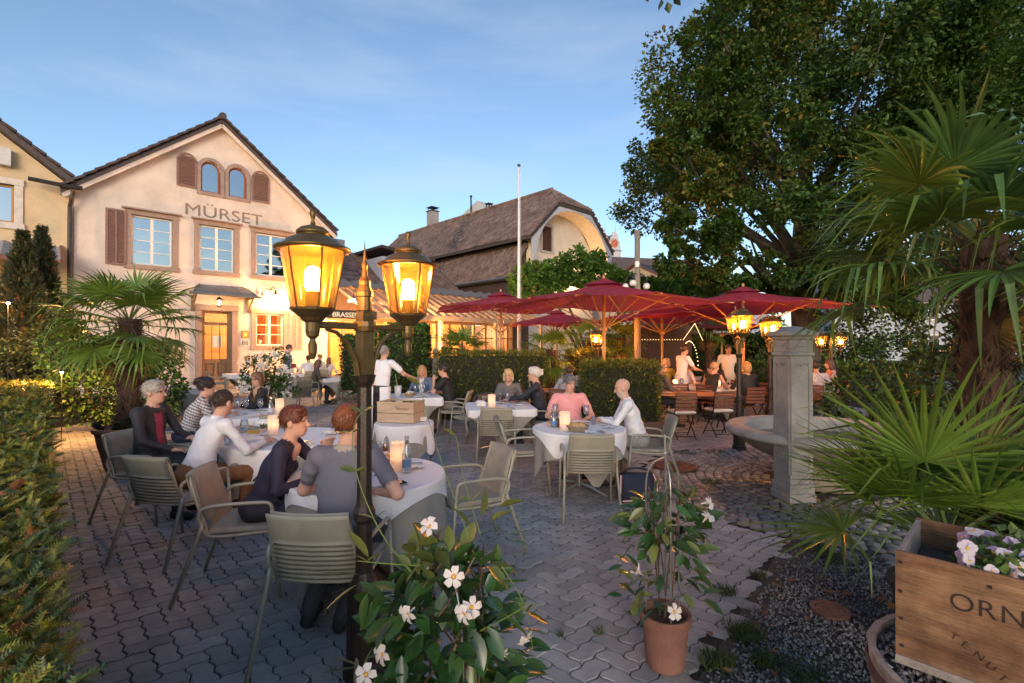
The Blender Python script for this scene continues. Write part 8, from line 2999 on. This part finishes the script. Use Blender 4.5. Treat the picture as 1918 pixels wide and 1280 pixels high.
# ------------------------------------------------------------------ fan palms
def fan_mesh(seed, r_=.5, nseg=30, span=275, droop=.24, pet=.55, split=.36, mats=None, name='frond', fold=.0, bent=.28):
    rg = random.Random(seed)
    V_, F_, MI = [], [], []
    def strip(path_l, path_m, path_r, mi):
        n = len(path_m)
        i0 = len(V_)
        for k in range(n):
            V_.extend([path_l[k], path_m[k], path_r[k]])
        for k in range(n - 1):
            a = i0 + 3 * k
            F_.append((a, a + 1, a + 4, a + 3)); MI.append(mi)
            F_.append((a + 1, a + 2, a + 5, a + 4)); MI.append(mi)
    # petiole
    st = 6
    pl_, pm_, pr_ = [], [], []
    def petz(y):
        return -.10 * (y / pet) ** 2 * pet
    for k in range(st + 1):
        y = pet * k / st
        w_ = .013 - .006 * k / st
        pl_.append((-w_, y, petz(y) + .004)); pm_.append((0, y, petz(y) - .008)); pr_.append((w_, y, petz(y) + .004))
    strip(pl_, pm_, pr_, 0)
    hub = Vector((0, pet, petz(pet)))
    slope = -.22
    dth = R(span) / nseg
    for q in range(nseg):
        th_ = -R(span) / 2 + dth * (q + .5) + rg.gauss(0, .012)
        ln = r_ * (1 - .28 * (abs(th_) / R(span / 2)) ** 1.5) * rg.uniform(.92, 1.05)
        dr_ = droop * rg.uniform(.6, 1.5)
        brk = rg.random() < bent
        kink = rg.uniform(.55, .8)
        tw = rg.gauss(0, .12)
        L1, Mm, R1 = [], [], []
        NS = 7
        for k in range(NS + 1):
            t = k / NS
            rad = ln * t
            if t < split:
                w_ = math.tan(dth / 2) * rad * 1.02 + .002
            else:
                w0 = math.tan(dth / 2) * ln * split * 1.02 + .002
                w_ = w0 * (1 - ((t - split) / (1 - split)) ** 1.6) + .0012
            z = -dr_ * r_ * t ** 2.6 + slope * 0 * t
            if brk and t > kink:
                z -= (t - kink) * ln * 1.1
                rad = ln * (kink + (t - kink) * .45)
            dv = Vector((math.sin(th_), math.cos(th_), 0))
            sv = Vector((math.cos(th_), -math.sin(th_), 0))
            cup = .22 * rad * abs(math.sin(th_ / 2)) ** 2 * (1 if fold >= 0 else -1)
            c = hub + dv * rad + Vector((0, 0, z + cup + fold * rad * abs(math.sin(th_))))
            up = .30 * w_
            L1.append(tuple(c - sv * w_ + Vector((0, 0, up + tw * w_)))); Mm.append(tuple(c)); R1.append(tuple(c + sv * w_ + Vector((0, 0, up - tw * w_))))
        strip(L1, Mm, R1, 1)
    me = npmesh(name, np.array(V_), np.array(F_), mats or [M_PALM, M_PALM], midx=MI)
    return me
M_PET = pm('palm_petiole', (.10, .14, .04), .5, var=.2)
def frond_set(mat, r_, pet, seeds, **kw):
    return [fan_mesh(s_, r_, mats=[M_PET, mat], pet=pet, **kw) for s_ in seeds]
def palm(label, x, y, z0, zc, tr, meshes, nf, e_hi=78, e_lo=-35, sc=1.0, seed=0, dead=None, nd=0, rot0=0.0, lean=(0, 0), fib=500):
    rg = random.Random(seed)
    t = thing('fan_palm', label, 'palm', (x, y, z0))
    H_ = zc - z0
    m = MB()
    n = 14
    rad = [tr * (1.0 + .10 * math.sin(i * 2.3) + (.25 if i < 1 else 0) - .05 * i / n) for i in range(n + 1)]
    m.tube([(lean[0] * (i / n) ** 2, lean[1] * (i / n) ** 2, H_ * i / n) for i in range(n + 1)], rad, 14)
    m.build('trunk', M_FIB, t, smooth=True)
    N_ = fib
    a, z = RNG.uniform(0, 6.283, N_), H_ * RNG.random(N_)
    P_ = np.stack([tr * .98 * np.cos(a) + lean[0] * (z / H_) ** 2, tr * .98 * np.sin(a) + lean[1] * (z / H_) ** 2, z], 1)
    dr = np.stack([np.cos(a) * .55, np.sin(a) * .55, RNG.choice([1.0, -1.0], N_, p=[.7, .3])], 1) + RNG.normal(0, .25, (N_, 3))
    scatter_mesh('trunk_fibre', t, [M_FIB], [(BLADE, BLF, P_, dr, RNG.uniform(0, 6, N_), RNG.uniform(.08, .20, N_) * (tr / .12), 0)], 'stuff')
    for k in range(nf):
        q = (k + .5) / nf
        el = e_hi + (e_lo - e_hi) * q ** .9 + rg.gauss(0, 5)
        az = rot0 + k * 137.5 + rg.gauss(0, 8)
        f_ = obj('frond', rg.choice(meshes), t, (lean[0], lean[1], H_ - .02 - .10 * q * sc), (R(el), rg.gauss(0, .10), R(az)))
        s_ = sc * rg.uniform(.88, 1.1) * (.82 if q < .12 else 1)
        f_.scale = (s_, s_, s_)
    for k in range(nd):
        f_ = obj('dry_frond', rg.choice(dead), t, (lean[0], lean[1], H_ - .16 * sc), (R(rg.uniform(-82, -55)), rg.gauss(0, .1), R(k * 97 + rot0)))
        s_ = sc * rg.uniform(.75, .95)
        f_.scale = (s_, s_, s_)
    return t
FR_A = frond_set(M_PALM, .52, .58, (1, 2, 3, 4))
FR_B = frond_set(M_PALMB, .56, .50, (11, 12, 13), droop=.22, bent=.3)
FR_D = frond_set(M_PALMD, .42, .45, (21, 22), droop=.35, fold=-.5, bent=.4)
FR_S = [fan_mesh(s_, .5, nseg=22, mats=[M_PET, M_PALM], pet=.5) for s_ in (31, 32)]
px_, py_ = -5.42, 6.95
palm('bushy fan palm with shaggy trunk in the big terracotta pot', px_, py_, .50, 2.10, .135, FR_A, 30, 80, -38, 1.0, 3, FR_D, 3)
PT = thing('terracotta_pot', 'large round terracotta pot with rolled rim holding the left palm', 'pot', (px_, py_, 0))
MB().lathe([(0, 0), (.24, 0), (.27, .03), (.33, .30), (.338, .31), (.338, .33), (.345, .34), (.375, .52), (.40, .53), (.41, .56), (.40, .59), (.36, .595), (.34, .56), (0, .54)], 36).build('pot', M_TERRAD, PT, smooth=False)
pos, dr = clumps([((-.18, -.1, .62), (.16, .16, .10)), ((.15, -.18, .62), (.16, .14, .10)), ((0, .2, .62), (.2, .14, .1)), ((.2, .1, .62), (.15, .14, .1))], 36, 9, 0)
scatter_mesh('under_planting', PT, [M_SHRUB], [(LEAF4, LEAF4F, pos, dr, RNG.normal(0, .8, len(pos)), RNG.uniform(.04, .07, len(pos)), 0)], 'stuff')
# tall palm and young palm at the right edge
palm('tall fan palm with thick shaggy trunk at the gravel bed', 2.98, 3.10, 0, 2.42, .120, FR_B + FR_A[:2], 28, 80, -20, 1.08, 8, FR_D, 1, 75, fib=900)
palm('young spreading fan palm arching over the gravel bed', 2.36, 2.66, .38, .74, .085, frond_set(M_PALM, .60, .46, (61, 62, 63), nseg=25, span=235, split=.22, droop=.12, bent=.2), 21, 84, 6, 1.0, 15, FR_D, 1, 95, fib=250)
PT2 = thing('nursery_pot', 'dark round plant pot holding the young palm', 'pot', (2.36, 2.66, 0))
MB().lathe([(0, 0), (.20, 0), (.25, .40), (.27, .41), (.27, .44), (.24, .44), (.23, .40), (0, .39)], 28).build('pot', pm('black_pot', (.025, .025, .028), .6), PT2)
PT3 = thing('terracotta_pot', 'red terracotta pot half hidden behind the young palm', 'pot', (2.95, 2.55, 0))
MB().lathe([(0, 0), (.22, 0), (.30, .5), (.33, .52), (.33, .60), (.29, .60), (.28, .54), (0, .53)], 28).build('pot', M_TERRA, PT3)
pos, dr = clumps([((0, 0, .75), (.25, .25, .22)), ((-.2, -.1, .7), (.2, .2, .2))], 40, 10, 0)
scatter_mesh('crown', PT3, [M_SHRUB], [(LEAF4, LEAF4F, pos, dr, RNG.normal(0, .8, len(pos)), RNG.uniform(.06, .11, len(pos)), 0)])
# terrace palms
for (lab_, px, d, zc, nf, sc_, sd) in (('fan palm in front of the pergola with hanging skirt', 866, 12.3, 1.62, 20, .85, 41), ('fan palm between the two parasol poles', 1032, 13.0, 1.60, 18, .85, 42),
                                       ('slim fan palm left of the far lit lamp post', 1104, 15.6, 1.95, 16, .85, 43), ('fan palm behind the large parasol poles', 1161, 15.2, 1.95, 16, .85, 44),
                                       ('far slim palm before the pale grey house', 1328, 17.5, 2.35, 14, .9, 45)):
    x, y = at(px, d)
    palm(lab_, x, y, 0, zc, .15, FR_S + FR_D[:1] * 0, nf, 75, -45, sc_ * 1.1, sd, FR_D, 4, fib=260)
# dark evergreen mass at the right edge behind the tall palm
bx_, by_ = at(1850, 6.2)
bush('evergreen_shrub', 'dark evergreen shrub behind the tall palm trunk', 'shrub', bx_, by_, [((-.3, 0, 1.0), (.7, .6, .9)), ((.6, .2, 1.4), (.8, .6, 1.0)), ((.1, .2, 2.0), (.8, .6, .8)), ((1.2, 0, .9), (.8, .6, .9))], [M_SHRUB, M_YEW], 70, 18, (.07, .13), .4)
bx_, by_ = at(1660, 9.5)
bush('garden_shrub', 'rounded dark shrub beyond the fountain by the tree', 'shrub', bx_, by_, [((-.5, 0, .7), (.7, .5, .6)), ((.5, .1, .8), (.7, .5, .7)), ((1.4, .1, .9), (.8, .5, .8))], [M_SHRUB, M_VINE], 60, 16, (.07, .12), .3)
bx_, by_ = at(1640, 16.8)
bush('garden_shrub', 'tall dark shrubs between the far lamp post and palm', 'shrub', bx_, by_, [((-1.0, 0, 1.9), (1.0, .7, 1.0)), ((.6, .2, 2.3), (1.2, .7, 1.1)), ((2.2, 0, 2.0), (1.2, .7, 1.2)), ((3.6, 0, 2.2), (1.2, .7, 1.3)), ((.4, 0, 1.0), (1.4, .7, .9))], [M_SHRUB, M_VINE], 70, 18, (.09, .16), .25)
bx_, by_ = at(1500, 18.0)
bush('garden_shrub', 'tall leafy shrubs behind the lit lamp posts', 'shrub', bx_, by_, [((-1.5, 0, 1.6), (1.0, .7, 1.1)), ((0, .2, 1.9), (1.1, .7, 1.2)), ((1.4, 0, 1.5), (1.0, .7, 1.0)), ((-.6, 0, .8), (1.2, .7, .8)), ((.8, 0, .8), (1.2, .7, .8))], [M_SHRUB, M_VINE], 60, 18, (.08, .14), .3)

# ------------------------------------------------------------------ white flowering pot climbers
INNER = {}
def leaf_mesh(seed, mat):
    rg = random.Random(seed)
    V_, F_ = [], []
    prof = [(0, .012), (.15, .12), (.38, .205), (.62, .195), (.84, .11), (1.0, .0)]
    curl = rg.uniform(-.05, .22)
    for (y, w_) in prof:
        z = -curl * y * y + .04 * y
        V_ += [(-w_, y, z + .22 * w_), (-w_ * .5, y, z + .07 * w_), (0, y, z), (w_ * .5, y, z + .07 * w_), (w_, y, z + .22 * w_)]
    for k in range(len(prof) - 1):
        for j in range(4):
            a = 5 * k + j
            F_.append((a, a + 1, a + 6, a + 5))
    return npmesh('leaf', np.array(V_), np.array(F_), mat, smooth=True)
M_MLEAF = pm('glossy_climber_leaf', (.032, .080, .020), .28, col2=(.055, .115, .030), scale=12, island=.40, hue=.02, trans=.15, spec=.55)
M_MLEAFY = pm('pale_climber_leaf', (.11, .15, .035), .35, col2=(.17, .19, .06), scale=12, island=.3, hue=.02, trans=.25)
ML = [leaf_mesh(s_, M_MLEAF) for s_ in range(4)]
MLY = [leaf_mesh(s_, M_MLEAFY) for s_ in range(3)]
def trumpet():
    m = MB()
    m.lathe([(.004, -.055), (.006, -.03), (.013, -.008), (.017, .0)], 10)
    for k in range(5):
        a = 2 * math.pi * k / 5
        ca, sa_ = math.cos(a), math.sin(a)
        pts_ = [(.012, -.009, 0), (.012, .009, 0), (.030, .024, .012), (.047, .022, .004), (.054, -.008, -.006), (.034, -.014, .004)]
        m.add([(ca * p - sa_ * q, sa_ * p + ca * q, z) for p, q, z in pts_], [(0, 1, 2, 5), (2, 3, 4, 5)])
    me = m.mesh('flower', True)
    me.materials.append(pm('climber_white_petal', (.80, .73, .70), .55, var=.06, trans=.3, scale=30))
    return me
ME_FL = trumpet()
ME_THR = MB().lathe([(0, -.004), (.008, -.004), (.011, -.010)], 8).mesh('throat')
ME_THR.materials.append(pm('yellow_throat', (.62, .33, .03), .6))
def flower(t, p, dr_, sc_=1.0):
    q = Vector(dr_).to_track_quat('Z', 'Y').to_euler()
    f_ = obj('flower', ME_FL, t, p, q)
    f_.scale = (sc_,) * 3
    obj('throat', ME_THR, f_)
_LC = {}
def put_leaf(t, p, dr_, sc_, young=False, roll=None):
    _LC[t.name] = _LC.get(t.name, 0) + 1
    if _LC[t.name] > 285:
        INNER.setdefault(t.name, []).append((tuple(p), tuple(dr_), sc_))
        return
    M_ = rotmats(np.array([dr_]), np.array([random.gauss(0, .5) if roll is None else roll]), np.array([1.0]))[0]
    f_ = obj('leaf', random.choice(MLY if young else ML), t, p, Matrix(M_.tolist()).to_euler())
    f_.scale = (sc_ * random.uniform(.85, 1.15), sc_, sc_)
M_STEMR = pm('reddish_stem', (.11, .055, .03), .6, var=.2)
M_STEMG = pm('green_tendril', (.14, .19, .05), .5, var=.15)
random.seed(21)
# the big one, close to the camera
bd = 1.78
bx_ = (835 - CXP) / FPX * bd
CP = thing('flowering_climber', 'lush white flowering climber with glossy dark leaves beside the lamp post', 'pot plant', (bx_, bd, 0))
MB().lathe([(0, 0), (.13, 0), (.175, .30), (.19, .31), (.19, .35), (.165, .35), (.16, .31), (0, .30)], 28).build('pot', M_TERRA, CP)
def hoop(t, w_, z1, ang, rr_=.005):
    c, s_ = math.cos(ang), math.sin(ang)
    pts_ = [(-w_, .32), (-w_ * 1.02, z1 * .6), (-w_ * .9, z1 * .85), (-w_ * .5, z1 * .98), (0, z1)]
    pts_ = [(x * c, x * s_, z) for x, z in pts_] + [(-x * c, -x * s_, z) for x, z in pts_[::-1][1:]]
    MB().tube(smooth_path(pts_, 2), rr_, 7).build('trellis_hoop', M_STEEL, t, smooth=True)
hoop(CP, .155, .98, .5); hoop(CP, .155, .96, 2.1)
for k in range(7):
    a = k * .9
    pts_ = [(.05 * math.cos(a), .05 * math.sin(a), .32)]
    for j in range(1, 8):
        a += .55
        pts_.append((.14 * math.cos(a), .14 * math.sin(a), .32 + .10 * j))
    MB().tube(smooth_path(pts_, 1), .004, 5).build('stem', M_STEMR, CP)
for k in range(250):
    d_ = Vector((random.gauss(0, 1), random.gauss(0, 1), random.gauss(0, 1))).normalized()
    z = .68 + .36 * d_.z
    wid = .27 if z < .80 else .27 * (1 - (z - .80) * 1.4)
    rr_ = random.uniform(.45, 1.05)
    p = Vector((d_.x * wid * rr_ * 1.08, d_.y * wid * rr_, z))
    out_ = (d_.x * 1.0 + random.gauss(0, .35), d_.y * 1.0 + random.gauss(0, .35) - .1, random.gauss(-.1, .55))
    put_leaf(CP, p, out_, random.uniform(.085, .135), young=(z > .92 and random.random() < .55))
def campos(px, py, d):
    return Vector(((px - CXP) / FPX * d - bx_, d - bd, hz(py, d)))
for (px, py, d, dr_) in ((850, 1080, 1.53, (.1, -1, .25)), (884, 1137, 1.52, (.45, -1, .3)), (868, 1150, 1.50, (-.5, -.8, -.1)), (763, 1150, 1.55, (-.55, -.9, -.2)), (803, 985, 1.66, (-.3, -.8, .6)), (686, 1262, 1.50, (0, -1, .3)), (985, 1195, 1.75, (.5, -.7, -.5)), (940, 1225, 1.7, (.4, -.8, -.6)), (715, 1225, 1.55, (-.5, -.8, .1))):
    flower(CP, campos(px, py, d), dr_, .64)
def tendril(pix, n_leaf=5, r_=.0028, mat=None):
    P_ = smooth_path([campos(*q) for q in pix], 2)
    MB().tube(P_, [r_ * (1 - .7 * i / len(P_)) for i in range(len(P_))], 5).build('tendril', mat or M_STEMG, CP)
    for k in range(n_leaf):
        p = P_[int((k + .6) / n_leaf * (len(P_) - 1))]
        for s_ in (-1, 1):
            put_leaf(CP, p, (s_ * .8, -.2, .6 + random.gauss(0, .2)), random.uniform(.035, .06), True)
tendril([(770, 1070, 1.65), (720, 1010, 1.62), (690, 950, 1.62), (668, 890, 1.62), (657, 830, 1.62), (668, 780, 1.62), (684, 770, 1.62)], 5)
tendril([(880, 1010, 1.7), (850, 930, 1.72), (815, 830, 1.74), (790, 740, 1.76), (780, 690, 1.78)], 2, .0022)
tendril([(900, 1000, 1.7), (878, 930, 1.72), (862, 870, 1.73), (856, 815, 1.74), (842, 812, 1.74)], 2, .0024)
tendril([(800, 1060, 1.6), (720, 1055, 1.55), (670, 1050, 1.55)], 2)
tendril([(900, 1180, 1.6), (960, 1150, 1.58), (1005, 1120, 1.58), (1012, 1180, 1.58)], 0, .002)
tendril([(940, 1060, 1.62), (985, 1130, 1.6), (1000, 1230, 1.6)], 1, .002)
for (px, py, d, ax_, sc_) in ((690, 1043, 1.55, (-.5, -.2, .75), .11), (672, 1075, 1.55, (-1, -.2, .1), .12), (668, 1095, 1.54, (-.8, -.2, -.65), .12), (690, 1110, 1.54, (-.2, -.3, -1), .10), (715, 1120, 1.54, (-.6, -.3, -.75), .11), (706, 1150, 1.54, (.2, -.3, .9), .10), (700, 1210, 1.54, (-.4, -.3, -.85), .12), (900, 965, 1.66, (.3, -.1, 1), .10), (935, 950, 1.66, (.9, -.1, .4), .09), (920, 975, 1.66, (.8, -.2, .6), .09), (880, 985, 1.66, (-.5, -.2, .8), .09), (950, 1000, 1.66, (1, -.2, .25), .075), (955, 1012, 1.66, (1, -.2, -.2), .07)):
    put_leaf(CP, campos(px, py, d), ax_, sc_, young=True if py < 1030 else random.random() < .3)
# the many small leaves inside the bush, too many to pick apart
for k in range(330):
    d_ = Vector((random.gauss(0, 1), random.gauss(0, 1), random.gauss(0, 1))).normalized()
    z = .62 + .36 * d_.z
    rr_ = random.uniform(.2, .95)
    INNER.setdefault(CP.name, []).append(((d_.x * .25 * rr_, d_.y * .25 * rr_, z), (d_.x + random.gauss(0, .4), d_.y + random.gauss(0, .4), random.gauss(-.1, .6)), random.uniform(.08, .13)))
def inner_leaves(t):
    L_ = INNER.get(t.name)
    if not L_:
        return
    n = len(L_)
    v, f = inst(LEAF6 * np.array([.75, 1, 1]), LEAF6F, np.array([q[0] for q in L_]), rotmats(np.array([q[1] for q in L_]), RNG.normal(0, .5, n), np.array([q[2] for q in L_])))
    tag(obj('inner_leaves', npmesh('inner_leaves', v, f, M_MLEAF, smooth=True), t), kind='stuff')
inner_leaves(CP)
# the smaller one in the terracotta pot
sx_, sy_ = gp(1245, 1243)
bx_, bd = sx_, sy_
CP = thing('flowering_climber', 'slender white flowering climber on wire trellis in terracotta pot', 'pot plant', (sx_, sy_, 0))
MB().lathe([(0, 0), (.095, 0), (.100, .01), (.125, .24), (.138, .245), (.140, .285), (.134, .292), (.118, .288), (.112, .25), (0, .245)], 32).build('pot', M_TERRA, CP, smooth=False)
MB().lathe([(0.001, .252), (.113, .252)], 20).build('pot_soil', M_SOIL, CP)
for k in range(3):
    a = k * 2.094 + .5
    x0, y0 = .105 * math.cos(a), .105 * math.sin(a)
    MB().tube(smooth_path([(x0, y0, .25), (x0, y0, .85), (x0, y0, 1.02), (x0 * .6, y0 * .6, 1.10), (0, 0, 1.13)], 2), .0045, 7).build('trellis_rod', M_STEEL, CP, smooth=True)
MB().lathe([(0, 1.12), (.006, 1.125), (.009, 1.15), (.005, 1.16), (.004, 1.25), (0, 1.26)], 10).build('trellis_finial', M_STEEL, CP)
MB().tube([(0, 0, .26), (.004, 0, 1.13)], .005, 7).build('trellis_rod', M_STEEL, CP)
for z in (.42, .80):
    MB().tube([(.108 * math.cos(q), .108 * math.sin(q), z) for q in arc(25, 0, 2 * math.pi)[:-1]], .004, 6, closed=True).build('trellis_ring', M_STEEL, CP)
for k in range(6):
    a = k * 1.05
    P_ = [(.03 * math.cos(a), .03 * math.sin(a), .25), (.05 * math.cos(a + .4), .05 * math.sin(a + .4), .5), (.06 * math.cos(a + .9), .06 * math.sin(a + .9), .72), (.10 * math.cos(a + 1.3), .10 * math.sin(a + 1.3), .95)]
    MB().tube(smooth_path(P_, 2), .0038, 6).build('stem', M_STEMR, CP)
for k in range(250):
    if k < 170:
        d_ = Vector((random.gauss(0, 1), random.gauss(0, 1), random.gauss(0, 1))).normalized()
        p = Vector((d_.x * .23 * random.uniform(.45, 1), d_.y * .20 * random.uniform(.45, 1), .82 + .14 * d_.z))
    else:
        d_ = Vector((random.gauss(0, 1), random.gauss(0, 1), 0)).normalized()
        p = Vector((d_.x * random.uniform(.10, .24), d_.y * random.uniform(.1, .2), random.uniform(.36, .75)))
    out_ = (d_.x + random.gauss(0, .4), d_.y + random.gauss(0, .4) - .1, random.gauss(-.25, .5))
    put_leaf(CP, p, out_, random.uniform(.075, .12), young=random.random() < .18)
for (px, py, d, dr_) in ((1328, 940, 2.5, (.8, -.5, .4)), (1325, 966, 2.5, (.5, -.3, .9)), (1195, 1072, 2.5, (-.2, -.5, -.9)), (1263, 1145, 2.5, (.2, -.7, .3))):
    flower(CP, campos(px, py, d), dr_, .8)

# ------------------------------------------------------------------ pansies in the crate
PN = thing('pansies', 'pale violet and white pansies with yellow hearts growing in the wine crate', 'flowers', (A_.x, A_.y, zb_), UANG)
n = 1300
lx2 = RNG.uniform(.03, LS - .03, n); ly2 = -RNG.uniform(.12, LF - .03, n)
hgt = HC * .62 + .03 + (.02 + .085 * RNG.random(n)) * np.clip((-ly2 - .08) * 8, .25, 1)
dr = randdirs(n); dr[:, 2] = np.abs(dr[:, 2]) + .3
M_PANL = pm('pansy_leaf', (.07, .13, .025), .5, col2=(.13, .20, .045), scale=9, island=.35, trans=.3)
scatter_mesh('leaves', PN, [M_PANL], [(LEAF4, LEAF4F, np.stack([lx2, ly2, hgt], 1), dr, RNG.normal(0, .6, n), RNG.uniform(.022, .042, n), 0)], 'stuff')
m = MB()
for k in range(5):
    a = [90, 155, 25, 215, 325][k]
    rr_ = [.019, .017, .017, .017, .017][k]
    if k == 3:
        a, rr_ = 270, .021
    if k == 4:
        continue
    cx_, cy_ = .015 * math.cos(R(a)), .015 * math.sin(R(a))
    V_ = [(cx_ + rr_ * math.cos(q) * 1.05, cy_ + rr_ * math.sin(q), .003 * math.sin(3 * q) + .001 * k) for q in arc(10, 0, 2 * math.pi)[:-1]]
    m.add(V_, [tuple(range(9))])
for k in (160, 20):
    cx_, cy_ = .016 * math.cos(R(k)), .016 * math.sin(R(k))
    V_ = [(cx_ + .015 * math.cos(q), cy_ + .015 * math.sin(q), .006 + .002 * math.sin(3 * q)) for q in arc(10, 0, 2 * math.pi)[:-1]]
    m.add(V_, [tuple(range(9))])
PM_ = [m.mesh('pansy', True) for _ in range(2)]
PM_[0].materials.append(pm('pansy_pale', (.72, .62, .66), .6, var=.12, scale=60, trans=.3))
PM_[1].materials.append(pm('pansy_violet', (.52, .38, .58), .6, var=.25, scale=60, trans=.3))
ME_PC = MB().lathe([(0, .010), (.006, .009), (.007, .006)], 8).mesh('heart')
ME_PC.materials.append(pm('pansy_heart', (.62, .36, .03), .6))
random.seed(5)
for k in range(66):
    x_, y_ = random.uniform(.02, LS - .04), -random.uniform(.13, LF - .04)
    z_ = HC * .62 + .085 + random.uniform(0, .06)
    dr_ = Vector((-.75 + random.gauss(0, .35), -.1 + random.gauss(0, .45), .55 + random.gauss(0, .25)))
    f_ = obj('pansy', PM_[k % 3 == 0], PN, (x_, y_, z_), dr_.to_track_quat('Z', 'Y').to_euler())
    f_.scale = (random.uniform(.52, .78),) * 3
    obj('heart', ME_PC, f_)
# fairy-lit dark hut at the back of the terrace
x, y = at(1232, 17.2)
HT = thing('garden_hut', 'dark garden hut outlined with a string of tiny lights', 'hut', (x, y, 0), R(8))
MB().box((0, 0, 1.05), (1.9, 1.2, 2.1)).build('wall', M_DWOOD, HT)
m = MB()
m.prism([(-1.1, 2.1), (1.1, 2.1), (.55, 2.6), (-.55, 2.6)], 1.5, o=(0, -.75, 0))
m.build('roof', M_DWOOD, HT)
m = MB()
pts_ = [(-1.0, -.78, 1.9), (.55, -.78, 1.9), (.95, -.8, 2.45), (1.25, -.8, 1.85)]
for a, b in zip(pts_[:-1], pts_[1:]):
    for k in range(16):
        p = Vector(a).lerp(Vector(b), k / 16)
        m.box(p, (.018, .018, .018))
for k in range(22):
    q = math.pi * k / 21
    m.box((.75 + .32 * math.cos(q), -.8, .9 + .95 * math.sin(q)), (.025, .025, .025))
o = m.build('light_string', emit('fairy_lights', (1, .68, .3), 1.3), HT)
tag(o, kind='stuff')
